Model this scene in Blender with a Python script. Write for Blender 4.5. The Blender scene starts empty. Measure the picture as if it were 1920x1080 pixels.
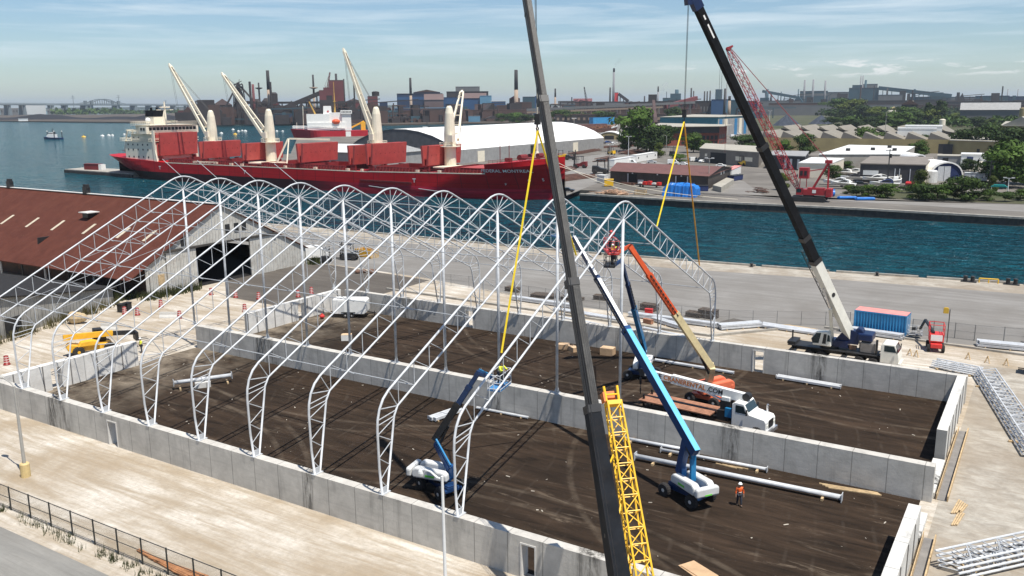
import bpy, math, random
from mathutils import Vector, Matrix
R = math.radians
SC = bpy.context.scene
COL = SC.collection
rnd = random.Random(7)
# ---------------------------------------------------------------- camera
cam = bpy.data.cameras.new('camera')
cam.sensor_width = 36.0
cam.lens = 30.5
cam.clip_start = 0.3
cam.clip_end = 60000
co = bpy.data.objects.new('camera', cam)
COL.objects.link(co)
_r, _u, _f = (0.849747,0.527139,-0.00738), (-0.103875,0.181139,0.977956), (-0.516856,0.830249,-0.208679)
co.matrix_world = Matrix(((_r[0], _u[0], -_f[0], 90.454), (_r[1], _u[1], -_f[1], -40.754),
        (_r[2], _u[2], -_f[2], 27.976), (0, 0, 0, 1)))
SC.camera = co
# ---------------------------------------------------------------- sky and sun
LD = Vector((-0.40, 0.13, -1.0)).normalized()
sun_el = math.asin(-LD.z)
sun_az = math.atan2(-LD.x, -LD.y)
w = bpy.data.worlds.new('World')
SC.world = w
w.use_nodes = True
nt = w.node_tree
nt.nodes.clear()
def N(t, kind, **kw):
 n = t.nodes.new(kind)
 for k, v in kw.items():
  setattr(n, k, v)
 return n
sky = N(nt, 'ShaderNodeTexSky', sky_type='NISHITA', sun_disc=False, sun_elevation=sun_el, sun_rotation=sun_az)
sky.altitude = 80
sky.air_density = 1.0
sky.dust_density = 0.4
sky.ozone_density = 1.6
tc = N(nt, 'ShaderNodeTexCoord')
sep = N(nt, 'ShaderNodeSeparateXYZ')
nt.links.new(tc.outputs['Generated'], sep.inputs[0])
def cloud_layer(scale, detail, lo, hi, zl, zh, amount):
 mp = N(nt, 'ShaderNodeMapping')
 mp.inputs['Scale'].default_value = scale
 nt.links.new(tc.outputs['Generated'], mp.inputs[0])
 no = N(nt, 'ShaderNodeTexNoise')
 no.inputs['Scale'].default_value = 1.0
 no.inputs['Detail'].default_value = detail
 no.inputs['Roughness'].default_value = 0.6
 no.inputs['Distortion'].default_value = 0.3
 nt.links.new(mp.outputs[0], no.inputs['Vector'])
 mr = N(nt, 'ShaderNodeMapRange')
 mr.inputs[1].default_value = lo
 mr.inputs[2].default_value = hi
 nt.links.new(no.outputs['Fac'], mr.inputs[0])
 bl = N(nt, 'ShaderNodeMapRange')
 bl.inputs[1].default_value, bl.inputs[2].default_value = zl
 bh = N(nt, 'ShaderNodeMapRange')
 bh.inputs[1].default_value, bh.inputs[2].default_value = zh
 bh.inputs[3].default_value, bh.inputs[4].default_value = 1.0, 0.0
 nt.links.new(sep.outputs['Z'], bl.inputs[0])
 nt.links.new(sep.outputs['Z'], bh.inputs[0])
 m1 = N(nt, 'ShaderNodeMath', operation='MULTIPLY')
 m2 = N(nt, 'ShaderNodeMath', operation='MULTIPLY')
 m3 = N(nt, 'ShaderNodeMath', operation='MULTIPLY')
 nt.links.new(bl.outputs[0], m1.inputs[0]); nt.links.new(bh.outputs[0], m1.inputs[1])
 nt.links.new(m1.outputs[0], m2.inputs[0]); nt.links.new(mr.outputs[0], m2.inputs[1])
 nt.links.new(m2.outputs[0], m3.inputs[0]); m3.inputs[1].default_value = amount
 return m3.outputs[0]
def mixc(t, fac, a, b, blend='MIX'):
 n = N(t, 'ShaderNodeMix', data_type='RGBA', blend_type=blend)
 for i, v in ((0, fac), (6, a), (7, b)):
  if isinstance(v, (int, float)):
   n.inputs[i].default_value = v
  elif isinstance(v, tuple):
   n.inputs[i].default_value = v if len(v) == 4 else v + (1,)
  else:
   t.links.new(v, n.inputs[i])
 return n.outputs[2]
def mul(t, a, k):
 n = N(t, 'ShaderNodeMath', operation='MULTIPLY')
 t.links.new(a, n.inputs[0])
 if isinstance(k, (int, float)): n.inputs[1].default_value = k
 else: t.links.new(k, n.inputs[1])
 return n.outputs[0]
tint = mixc(nt, 1.0, sky.outputs[0], (0.80, 0.915, 1.03), 'MULTIPLY')
c1 = cloud_layer((3.6, 3.6, 60.0), 8.0, 0.46, 0.68, (0.015, 0.07), (0.5, 0.9), 0.6)
c2 = cloud_layer((22.0, 22.0, 130.0), 7.0, 0.55, 0.64, (0.022, 0.028), (0.036, 0.046), 0.75)
lay = mixc(nt, c1, tint, (7.4, 8.3, 8.9))
right = N(nt, 'ShaderNodeMapRange')
right.inputs[1].default_value, right.inputs[2].default_value = -0.42, -0.28
nt.links.new(sep.outputs['X'], right.inputs[0])
lay = mixc(nt, mul(nt, c2, right.outputs[0]), lay, (9.0, 9.0, 8.9))
bg = N(nt, 'ShaderNodeBackground')
bg.inputs['Strength'].default_value = 0.086
nt.links.new(lay, bg.inputs['Color'])
wo = N(nt, 'ShaderNodeOutputWorld')
nt.links.new(bg.outputs[0], wo.inputs['Surface'])
sd = bpy.data.lights.new('sun', 'SUN')
sd.energy = 5.0
sd.angle = R(0.4)
sd.color = (1.0, 0.955, 0.88)
so = bpy.data.objects.new('sun', sd)
COL.objects.link(so)
so.rotation_euler = LD.to_track_quat('-Z', 'Y').to_euler()
so.location = (60, -60, 120)
SC.view_settings.view_transform = 'Standard'
SC.view_settings.look = 'None'
SC.view_settings.exposure = 0.38
SC.view_settings.gamma = 1.0
# ---------------------------------------------------------------- mesh helpers
class MB:
 def __init__(s):
  s.v = []; s.f = []
 def add(s, vs, fs):
  o = len(s.v)
  s.v += [Vector(p) for p in vs]
  s.f += [tuple(i + o for i in f) for f in fs]
  return s
 def box(s, c, d, rz=0.0, top=1.0):
  x, y, z = d[0] / 2, d[1] / 2, d[2] / 2
  cs, sn = math.cos(rz), math.sin(rz)
  vs = []
  for k in (-1, 1):
   t = top if k > 0 else 1.0
   for i, j in ((-1, -1), (1, -1), (1, 1), (-1, 1)):
    a, b = i * x * t, j * y * t
    vs.append((c[0] + a * cs - b * sn, c[1] + a * sn + b * cs, c[2] + k * z))
  return s.add(vs, [(3, 2, 1, 0), (4, 5, 6, 7), (0, 1, 5, 4), (1, 2, 6, 5), (2, 3, 7, 6), (3, 0, 4, 7)])
 def bar(s, p, q, w, h=None, w2=None, h2=None, up=(0, 0, 1)):
  p, q = Vector(p), Vector(q)
  h = w if h is None else h
  w2 = w if w2 is None else w2
  h2 = h if h2 is None else h2
  d = (q - p).normalized()
  a = d.cross(Vector(up))
  if a.length < 1e-4:
   a = d.cross(Vector((0, 1, 0)))
  a.normalize(); b = a.cross(d)
  vs = [p + a * i * w / 2 + b * j * h / 2 for i, j in ((-1, -1), (1, -1), (1, 1), (-1, 1))]
  vs += [q + a * i * w2 / 2 + b * j * h2 / 2 for i, j in ((-1, -1), (1, -1), (1, 1), (-1, 1))]
  return s.add(vs, [(3, 2, 1, 0), (4, 5, 6, 7), (0, 1, 5, 4), (1, 2, 6, 5), (2, 3, 7, 6), (3, 0, 4, 7)])
 def tube(s, p, q, r, r2=None, n=8, caps=True):
  p, q = Vector(p), Vector(q)
  r2 = r if r2 is None else r2
  d = (q - p).normalized()
  a = d.cross(Vector((0, 0, 1)))
  if a.length < 1e-4:
   a = Vector((1, 0, 0))
  a.normalize(); b = a.cross(d)
  vs = []
  for c, rr in ((p, r), (q, r2)):
   for i in range(n):
    t = 2 * math.pi * i / n
    vs.append(c + a * math.cos(t) * rr + b * math.sin(t) * rr)
  fs = [(i, (i + 1) % n, n + (i + 1) % n, n + i) for i in range(n)]
  if caps:
   fs += [tuple(range(n - 1, -1, -1)), tuple(range(n, 2 * n))]
  return s.add(vs, fs)
 def path(s, pts, r, n=6):
  for a, b in zip(pts, pts[1:]):
   s.tube(a, b, r, n=n)
  return s
 def sweep(s, pts, r, n=8):
  """one continuous tube along a planar polyline (mitred)"""
  P = [Vector(p) for p in pts]
  vs = []; m = len(P)
  d0 = (P[-1] - P[0])
  nrm = None
  for i in range(1, m - 1):
   c = (P[i] - P[i - 1]).cross(P[i + 1] - P[i])
   if c.length > 1e-6:
    nrm = c.normalized(); break
  if nrm is None:
   nrm = d0.cross(Vector((0, 0, 1)))
   nrm = nrm.normalized() if nrm.length > 1e-5 else Vector((1, 0, 0))
  for i in range(m):
   t = ((P[min(i + 1, m - 1)] - P[i]).normalized() if i < m - 1 else Vector()) + ((P[i] - P[i - 1]).normalized() if i else Vector())
   t.normalize()
   b = t.cross(nrm).normalized()
   for k in range(n):
    a = 2 * math.pi * k / n
    vs.append(P[i] + nrm * math.cos(a) * r + b * math.sin(a) * r)
  fs = []
  for i in range(m - 1):
   for k in range(n):
    fs.append((i * n + k, i * n + (k + 1) % n, (i + 1) * n + (k + 1) % n, (i + 1) * n + k))
  fs += [tuple(range(n)), tuple(range((m - 1) * n, m * n))]
  return s.add(vs, fs)
 def ext(s, prof, o, u, v, wv):
  """extrude polygon prof [(a,b)] placed at o with axes u,v along vector wv"""
  o, u, v, wv = Vector(o), Vector(u), Vector(v), Vector(wv)
  n = len(prof)
  vs = [o + u * a + v * b for a, b in prof]
  vs += [p + wv for p in vs]
  fs = [tuple(range(n)), tuple(range(2 * n - 1, n - 1, -1))]
  fs += [(i, n + i, n + (i + 1) % n, (i + 1) % n) for i in range(n)]
  return s.add(vs, fs)
 def slab(s, pts, z0, z1):
  return s.ext([(p[0], p[1]) for p in pts], (0, 0, z0), (1, 0, 0), (0, 1, 0), (0, 0, z1 - z0))
 def lathe(s, prof, c, n=12, ax=(0, 0, 1)):
  c = Vector(c); ax = Vector(ax).normalized()
  a = ax.cross(Vector((0, 0, 1)))
  if a.length < 1e-4:
   a = Vector((1, 0, 0))
  a.normalize(); b = ax.cross(a)
  vs = []
  for r, z in prof:
   for i in range(n):
    t = 2 * math.pi * i / n
    vs.append(c + ax * z + a * math.cos(t) * r + b * math.sin(t) * r)
  m = len(prof)
  fs = [(j * n + i, j * n + (i + 1) % n, (j + 1) * n + (i + 1) % n, (j + 1) * n + i) for j in range(m - 1) for i in range(n)]
  fs += [tuple(range(n - 1, -1, -1)), tuple(range((m - 1) * n, m * n))]
  return s.add(vs, fs)
 def ball(s, c, r, n=10, m=6, sq=(1, 1, 1)):
  vs = []
  for j in range(1, m):
   ph = math.pi * j / m
   for i in range(n):
    t = 2 * math.pi * i / n
    vs.append((c[0] + r * sq[0] * math.sin(ph) * math.cos(t), c[1] + r * sq[1] * math.sin(ph) * math.sin(t), c[2] - r * sq[2] * math.cos(ph)))
  fs = [(j * n + i, j * n + (i + 1) % n, (j + 1) * n + (i + 1) % n, (j + 1) * n + i) for j in range(m - 2) for i in range(n)]
  k = len(vs)
  vs += [(c[0], c[1], c[2] - r * sq[2]), (c[0], c[1], c[2] + r * sq[2])]
  fs += [(k, (i + 1) % n, i) for i in range(n)]
  fs += [(k + 1, (m - 2) * n + i, (m - 2) * n + (i + 1) % n) for i in range(n)]
  return s.add(vs, fs)
 def lattice(s, p, q, w, w2, n, r, rb, up=(0, 0, 1), h=None, h2=None):
  """four chord lattice boom from p to q"""
  p, q = Vector(p), Vector(q)
  h = w if h is None else h
  h2 = w2 if h2 is None else h2
  d = (q - p).normalized()
  a = d.cross(Vector(up)).normalized(); b = a.cross(d)
  def pt(t, i, j):
   ww, hh = w + (w2 - w) * t, h + (h2 - h) * t
   return p.lerp(q, t) + a * i * ww / 2 + b * j * hh / 2
  C4 = ((-1, -1), (1, -1), (1, 1), (-1, 1))
  for i, j in C4:
   s.tube(pt(0, i, j), pt(1, i, j), r, n=5)
  for k in range(n):
   t0, t1 = k / n, (k + 1) / n
   for e in range(4):
    A, B = C4[e], C4[(e + 1) % 4]
    s.tube(pt(t0, *(A if k % 2 else B)), pt(t1, *(B if k % 2 else A)), rb, n=4)
    s.tube(pt(t0, *A), pt(t0, *B), rb, n=4)
  for e in range(4):
   s.tube(pt(1, *C4[e]), pt(1, *C4[(e + 1) % 4]), rb, n=4)
  return s
 def bw(s, name, m, parent, smooth=False):
  return s.build(name, m, parent, smooth, True)
 def build(s, name, m, parent=None, smooth=False, world=False, loc=None):
  vs = s.v
  off = None
  if world and parent is not None:
   off = parent.location
  elif loc is not None:
   off = Vector(loc)
  if off is not None:
   vs = [p - off for p in vs]
  me = bpy.data.meshes.new(name)
  me.from_pydata([tuple(p) for p in vs], [], s.f)
  me.validate()
  me.materials.append(m)
  if smooth:
   me.polygons.foreach_set('use_smooth', [True] * len(me.polygons))
  o = bpy.data.objects.new(name, me)
  COL.objects.link(o)
  if parent is not None:
   o.parent = parent
  elif loc is not None:
   o.location = loc
  return o
def tag(o, label=None, cat=None, group=None, kind=None):
 if label: o['label'] = label
 if cat: o['category'] = cat
 if group: o['group'] = group
 if kind: o['kind'] = kind
 return o
def thing(name, loc, label, cat, group=None, rz=0.0):
 o = bpy.data.objects.new(name, None)
 COL.objects.link(o)
 o.empty_display_size = 0.3
 o.location = loc
 o.rotation_euler = (0, 0, rz)
 return tag(o, label, cat, group)
def struct(mb, name, m, smooth=False):
 return tag(mb.build(name, m, smooth=smooth), kind='structure')
def copy_tree(o, parent=None):
 c = o.copy()
 COL.objects.link(c)
 if parent is not None:
  c.parent = parent
 for ch in list(o.children):
  copy_tree(ch, c)
 return c
def place(o, loc, rz=0.0, label=None, scale=None, group=None):
 c = copy_tree(o)
 c.location = loc
 c.rotation_euler = (0, 0, rz)
 if scale: c.scale = scale if isinstance(scale, tuple) else (scale,) * 3
 if label: c['label'] = label
 if group: c['group'] = group
 return c
# ---------------------------------------------------------------- materials
def newmat(name):
 m = bpy.data.materials.new(name)
 m.use_nodes = True
 t = m.node_tree
 b = t.nodes['Principled BSDF']
 return m, t, b
def coords(t, scale=(1, 1, 1), kind='Object'):
 c = N(t, 'ShaderNodeTexCoord')
 mp = N(t, 'ShaderNodeMapping')
 mp.inputs['Scale'].default_value = scale
 t.links.new(c.outputs[kind], mp.inputs[0])
 return mp.outputs[0]
def noise(t, vec, scale, detail=4, rough=0.55, lo=0.35, hi=0.65, dist=0.0):
 n = N(t, 'ShaderNodeTexNoise')
 n.inputs['Scale'].default_value = scale
 n.inputs['Detail'].default_value = detail
 n.inputs['Roughness'].default_value = rough
 n.inputs['Distortion'].default_value = dist
 t.links.new(vec, n.inputs['Vector'])
 r = N(t, 'ShaderNodeMapRange')
 r.inputs[1].default_value, r.inputs[2].default_value = lo, hi
 t.links.new(n.outputs['Fac'], r.inputs[0])
 return r.outputs[0]
def bump(t, b, hgt, dist=0.05, strength=0.5):
 n = N(t, 'ShaderNodeBump')
 n.inputs['Distance'].default_value = dist
 n.inputs['Strength'].default_value = strength
 t.links.new(hgt, n.inputs['Height'])
 t.links.new(n.outputs[0], b.inputs['Normal'])
def stripes(t, axis, period, duty=0.5, soft=0.05, kind='Object', off=0.0):
 """0..1 mask: 1 in the stripe"""
 c = N(t, 'ShaderNodeTexCoord')
 s = N(t, 'ShaderNodeSeparateXYZ')
 t.links.new(c.outputs[kind], s.inputs[0])
 a = N(t, 'ShaderNodeMath', operation='ADD'); a.inputs[1].default_value = off
 t.links.new(s.outputs[axis], a.inputs[0])
 d = N(t, 'ShaderNodeMath', operation='DIVIDE'); d.inputs[1].default_value = period
 t.links.new(a.outputs[0], d.inputs[0])
 f = N(t, 'ShaderNodeMath', operation='FRACT')
 t.links.new(d.outputs[0], f.inputs[0])
 p = N(t, 'ShaderNodeMath', operation='PINGPONG'); p.inputs[1].default_value = 0.5
 t.links.new(f.outputs[0], p.inputs[0])
 r = N(t, 'ShaderNodeMapRange')
 r.inputs[1].default_value = duty / 2 + soft
 r.inputs[2].default_value = duty / 2
 t.links.new(p.outputs[0], r.inputs[0])
 return r.outputs[0]
MATS = {}
def paint(name, col, rough=0.5, metal=0.0, var=0.25, vs=1.2, dirt=0.0, dirtcol=(0.12, 0.08, 0.05), spec=0.5):
 """worn paint: base colour with soft noise variation and optional dirt patches"""
 if name in MATS: return MATS[name]
 m, t, b = newmat(name)
 v = coords(t)
 n = noise(t, v, vs, 5, 0.6, 0.3, 0.7)
 c = mixc(t, n, tuple(x * (1 - var) for x in col), tuple(min(1, x * (1 + var * 0.5)) for x in col))
 if dirt:
  d = noise(t, v, vs * 2.3, 6, 0.7, 0.52, 0.72)
  c = mixc(t, mul(t, d, dirt), c, dirtcol)
 t.links.new(c, b.inputs['Base Color'])
 b.inputs['Roughness'].default_value = rough
 b.inputs['Metallic'].default_value = metal
 b.inputs['Specular IOR Level'].default_value = spec
 MATS[name] = m
 return m
def ribbed(name, col, axis=0, period=0.3, depth=0.04, rough=0.55, var=0.2, dirt=0.15, dirtcol=(0.15, 0.09, 0.06), vs=0.4):
 """corrugated sheet: paint with ribs as bump"""
 if name in MATS: return MATS[name]
 m, t, b = newmat(name)
 v = coords(t)
 n = noise(t, v, vs, 5, 0.6, 0.3, 0.7)
 c = mixc(t, n, tuple(x * (1 - var) for x in col), tuple(min(1, x * (1 + var * 0.5)) for x in col))
 d = noise(t, v, vs * 3, 6, 0.7, 0.5, 0.75)
 c = mixc(t, mul(t, d, dirt), c, dirtcol)
 st = stripes(t, axis, period, 0.45, 0.12)
 t.links.new(c, b.inputs['Base Color'])
 bump(t, b, st, depth, 0.8)
 b.inputs['Roughness'].default_value = rough
 MATS[name] = m
 return m
# ================================================================ setting: ground, water, floor
def ground_mat(name, cols, streak=(0.02, 0.25, 1), scale=1.0, fine=0.35, rough=0.9, rz=0.0, patch=None, pscale=0.05):
 """three tone ground: long streaks, blotches and fine grain"""
 m, t, b = newmat(name)
 v = coords(t, streak)
 v2 = coords(t)
 a = noise(t, v, 2.2 * scale, 7, 0.7, 0.38, 0.62, 0.4)
 st = noise(t, coords(t, (streak[0] * 1.5, streak[1] * 4, 1)), 2.0, 5, 0.7, 0.5, 0.68, 0.3)
 bl = noise(t, v2, 0.11 * scale, 6, 0.6, 0.36, 0.66, 0.5)
 fi = noise(t, v2, 2.2, 6, 0.85, 0.3, 0.7)
 c = mixc(t, a, cols[0], cols[1])
 c = mixc(t, mul(t, bl, 0.8), c, cols[2])
 c = mixc(t, mul(t, st, 0.55), c, cols[2])
 g = mixc(t, mul(t, fi, fine), c, tuple(x * 0.55 for x in cols[0]))
 if patch:
  pm = noise(t, v2, pscale, 5, 0.65, 0.56, 0.66, 0.8)
  g = mixc(t, mul(t, pm, 0.75), g, patch)
 t.links.new(g, b.inputs['Base Color'])
 b.inputs['Roughness'].default_value = rough
 b.inputs['Specular IOR Level'].default_value = 0.2
 bump(t, b, fi, 0.03, 0.5)
 return m
m_gravel = ground_mat('gravel', ((0.42, 0.36, 0.28), (0.76, 0.72, 0.65), (0.30, 0.225, 0.14)), (0.05, 0.42, 1), 1.0, 0.6)
m_yard = ground_mat('yard_gravel', ((0.30, 0.27, 0.225), (0.50, 0.465, 0.40), (0.25, 0.20, 0.145)), (0.2, 0.3, 1), 1.0, 0.34)
m_quay = ground_mat('quay_concrete', ((0.20, 0.19, 0.175), (0.275, 0.263, 0.245), (0.165, 0.152, 0.136)), (0.03, 0.4, 1), 0.8, 0.18)
m_road = ground_mat('road_asphalt', ((0.22, 0.213, 0.195), (0.28, 0.27, 0.245), (0.18, 0.17, 0.152)), (0.06, 0.5, 1), 0.8, 0.25)
m_patch = ground_mat('asphalt_patch', ((0.10, 0.088, 0.076), (0.15, 0.135, 0.115), (0.08, 0.068, 0.058)), (0.05, 0.5, 1), 1.0, 0.3)
m_dock = ground_mat('dock_ground', ((0.15, 0.137, 0.12), (0.23, 0.21, 0.185), (0.10, 0.09, 0.078)), (0.03, 0.12, 1), 0.4, 0.2)
m_land = ground_mat('land', ((0.03, 0.045, 0.014), (0.06, 0.07, 0.028), (0.12, 0.105, 0.07)), (0.012, 0.03, 1), 0.35, 0.3)
m_mill = ground_mat('mill_ground', ((0.085, 0.065, 0.05), (0.15, 0.12, 0.09), (0.05, 0.042, 0.036)), (0.01, 0.03, 1), 0.35, 0.3)
m_coal = ground_mat('coal', ((0.014, 0.015, 0.019), (0.032, 0.033, 0.040), (0.024, 0.022, 0.024)), (0.02, 0.1, 1), 0.5, 0.4)
m_hill = ground_mat('far_shore', ((0.05, 0.08, 0.05), (0.09, 0.12, 0.075), (0.12, 0.13, 0.10)), (0.003, 0.01, 1), 0.1, 0.2)
def floor_mat():
 m, t, b = newmat('dark_floor')
 v = coords(t, (0.075, 0.55, 1)); v2 = coords(t)
 a = noise(t, v, 2.0, 8, 0.66, 0.30, 0.72, 0.8)
 c = mixc(t, a, (0.012, 0.0082, 0.0056), (0.070, 0.045, 0.029))
 bl = noise(t, v2, 0.09, 5, 0.6, 0.38, 0.7, 0.6)
 c = mixc(t, mul(t, bl, 0.7), c, (0.016, 0.0115, 0.008))
 d = noise(t, coords(t, (0.12, 0.9, 1)), 1.5, 9, 0.74, 0.55, 0.76, 1.2)
 dm = noise(t, v2, 0.16, 4, 0.5, 0.42, 0.7)
 c = mixc(t, mul(t, mul(t, d, dm), 1.0), c, (0.26, 0.205, 0.15))
 # wheel tracks: warped curved rings
 w = N(t, 'ShaderNodeTexWave', wave_type='RINGS', rings_direction='Z')
 w.inputs['Scale'].default_value = 0.16
 w.inputs['Distortion'].default_value = 14.0
 w.inputs['Detail'].default_value = 2.0
 w.inputs['Detail Scale'].default_value = 0.25
 t.links.new(coords(t, (1, 1, 0)), w.inputs['Vector'])
 r = N(t, 'ShaderNodeMapRange'); r.inputs[1].default_value = 0.93; r.inputs[2].default_value = 1.0
 t.links.new(w.outputs['Fac'], r.inputs[0])
 tm = noise(t, v2, 0.35, 5, 0.6, 0.48, 0.7)
 c = mixc(t, mul(t, mul(t, r.outputs[0], tm), 0.2), c, (0.17, 0.14, 0.11))
 # tyre tracks: pairs of worn arcs
 tc_ = N(t, 'ShaderNodeTexCoord')
 wob = noise(t, v2, 0.5, 4, 0.6, 0.36, 0.62)
 for cx, cy, rr in ((96, -12, 25), (62, -26, 35), (30, 46, 34), (79, 61, 24), (50, 62, 27), (20, -20, 33), (88, 30, 30)):
  for dr in (-1.0, 1.0):
   d_ = N(t, 'ShaderNodeVectorMath', operation='DISTANCE')
   d_.inputs[1].default_value = (cx, cy, 0)
   t.links.new(tc_.outputs['Object'], d_.inputs[0])
   s_ = N(t, 'ShaderNodeMath', operation='SUBTRACT'); s_.inputs[1].default_value = rr + dr
   t.links.new(d_.outputs['Value'], s_.inputs[0])
   a_ = N(t, 'ShaderNodeMath', operation='ABSOLUTE'); t.links.new(s_.outputs[0], a_.inputs[0])
   m_ = N(t, 'ShaderNodeMapRange'); m_.inputs[1].default_value = .32; m_.inputs[2].default_value = .12
   t.links.new(a_.outputs[0], m_.inputs[0])
   c = mixc(t, mul(t, mul(t, m_.outputs[0], wob), .3), c, (0.19, 0.15, 0.11))
 sx = N(t, 'ShaderNodeSeparateXYZ'); t.links.new(tc_.outputs['Object'], sx.inputs[0])
 le = N(t, 'ShaderNodeMapRange'); le.inputs[1].default_value = 20; le.inputs[2].default_value = 7
 t.links.new(sx.outputs[0], le.inputs[0])
 c = mixc(t, mul(t, le.outputs[0], noise(t, v2, 0.3, 6, .65, .35, .65)), c, (0.30, 0.25, 0.19))
 fi = noise(t, v2, 3.5, 5, 0.75, 0.2, 0.8)
 sp = noise(t, v2, 4.0, 2, 0.4, 0.76, 0.80)
 c = mixc(t, mul(t, sp, 0.55), c, (0.42, 0.38, 0.31))
 c = mixc(t, mul(t, fi, 0.35), c, (0.010, 0.0075, 0.0055))
 t.links.new(c, b.inputs['Base Color'])
 b.inputs['Roughness'].default_value = 0.93
 b.inputs['Specular IOR Level'].default_value = 0.12
 bump(t, b, fi, 0.03, 0.5)
 return m
m_floor = floor_mat()
def water_mat():
 m, t, b = newmat('water')
 v = coords(t, (0.55, 1.0, 1))
 far_ = noise(t, coords(t, (0.004, 0.02, 1)), 1.0, 5, 0.6, 0.35, 0.7)
 c = mixc(t, far_, (0.002, 0.070, 0.102), (0.004, 0.112, 0.144))
 wp = noise(t, coords(t, (0.09, 0.22, 1)), 1.0, 6, 0.65, 0.40, 0.68, 0.3)
 c = mixc(t, mul(t, wp, 0.8), c, (0.003, 0.040, 0.060))
 t.links.new(c, b.inputs['Base Color'])
 b.inputs['Roughness'].default_value = 0.10
 b.inputs['IOR'].default_value = 1.33
 b.inputs['Specular IOR Level'].default_value = 0.34
 n1 = noise(t, v, 0.36, 4, 0.62, 0.25, 0.75, 0.5)
 n2 = noise(t, v, 0.13, 3, 0.5, 0.2, 0.8, 0.2)
 a = N(t, 'ShaderNodeMath', operation='ADD')
 t.links.new(n1, a.inputs[0]); t.links.new(mul(t, n2, 1.2), a.inputs[1])
 bump(t, b, a.outputs[0], 5.0, 1.0)
 return m
m_water = water_mat()
# open water reaching the horizon
mb = MB()
n = 64
mb.add([(20000 * math.cos(2 * math.pi * i / n), 3000 + 20000 * math.sin(2 * math.pi * i / n), -2.0) for i in range(n)], [tuple(range(n))])
struct(mb, 'water', m_water)
# our own quay land
QY = [(-420, 104.5), (-46, 104.9), (6, 104.2), (37, 106.0), (61, 108.2), (88, 112.2), (300, 146)]
mb = MB()
mb.slab(QY[::-1] + [(-420, -400), (420, -400), (420, 165)], -6, 0.0)
struct(mb, 'ground', m_gravel)
def sheet(pts, z, name, m):
 s = MB(); s.slab(pts, z - 0.2, z)
 return struct(s, name, m)
# concrete quay apron between fence and water
sheet([(p[0], p[1] - 0.9) for p in QY][::-1] + [(-120, 72), (-13, 71.5), (4.5, 70.2), (36, 64.3), (56, 64.9), (80, 69.6), (96, 71.0), (300, 72)], 0.004, 'quay_apron', m_quay)
sheet([(p[0], p[1] - 0.9) for p in QY][::-1] + [(p[0], p[1] - 6.5 - 1.5 * (i % 2)) for i, p in enumerate(QY)], 0.008, 'quay_edge_dirt', m_yard)
sheet([(-120, 66.5), (-26, 55), (-12, 44), (0, 43.5), (6.6, 52), (6.5, 68.9), (-16, 71.2), (-60, 71.4), (-120, 71.8)], 0.005, 'asphalt_apron', m_patch)
# yard in front of the arena hall wall and right side
sheet([(-10, -9.4), (88, -9.2), (88, 5), (130, 6), (130, 62), (85.9, 62), (85.9, -0.7), (-10, -0.7)][::-1], 0.003, 'gravel_yard', m_gravel)
sheet([(-100, -13.0), (-100, -80), (160, -80), (160, -13.0)], 0.004, 'road', m_road)
sheet([(85.9, -40), (160, -40), (160, 62), (85.9, 62)], 0.007, 'side_yard', m_yard)
# dark floor inside the walls
sheet([(6.5, 0.4), (84.8, 0.4), (84.8, 47.4), (6.5, 47.4)], 0.010, 'building_floor', m_floor)
# far dock, spit of coal and the wide industrial land
DK = [(300, 232), (120, 203), (85, 200.2), (46, 200.8), (4, 198), (-34, 200), (-34, 212.5), (-256, 212.5)]
struct(MB().slab(DK + [(-288.88,325.47),(-434.84,473.71),(-486.13,581.97),(-508.73,654.13),(-563.23,774.55),(-534.38,1022.61),(-521.2,1092.07)] + [(200, 1250), (900, 900)], -6, -0.02), 'dock_ground', m_dock)
struct(MB().slab([(-1794.77,678.88),(-1767.79,950.58),(-1453.72,928.24),(-1094.76,935.76),(-860.3,896.35),(-771.54,891.05),(-708.47,908.73),(-684.36,974.64),(-570.97,1100.59)] + [(-521.2,1092.07),(-267.29,1418.77),(283.67,1501.7),(2100.91,16284.93)] + [(2500, 14000), (-4500, 14000)] + [(-8193.78,6214.32),(-2586.89,1978.67),(-2728.68,1731.23),(-4295.05,1639.04)], -6, -0.06), 'industrial_land', m_mill)
struct(MB().slab([(-272.55,863.29),(79.85,677.55),(274.41,754.6),(850.42,3302.46),(-1086.23,2884.79)], -1, 0.1), 'green_land', m_land)
# the yard in front of the far dock buildings and its road (lighter concrete)
sheet([(-36.59,195.48),(-47.79,243.87),(-15.71,225.21),(9.94,221.73),(85.67,213.14),(85.13,231.42),(41.56,226.5),(25.38,217.93),(16.05,223.18),(-3.11,266.66),(-18.05,284.88),(-125.4,417.04),(-116.61,342.96)], 0.02, 'dock_road', m_quay)
struct(MB().slab([(33.7,254.89),(84.09,266.01),(85.08,232.82),(40.99,229.49)][::-1], -.2, .035), 'grass_verge', m_land)
m_scrub = m_land
# hazy far shore
mb = MB()
mb.slab([(-9000, 4300), (-4200, 5600), (-2500, 7200), (-9000, 9000)], -5, 14)
struct(mb, 'far_shore', m_hill)
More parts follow.
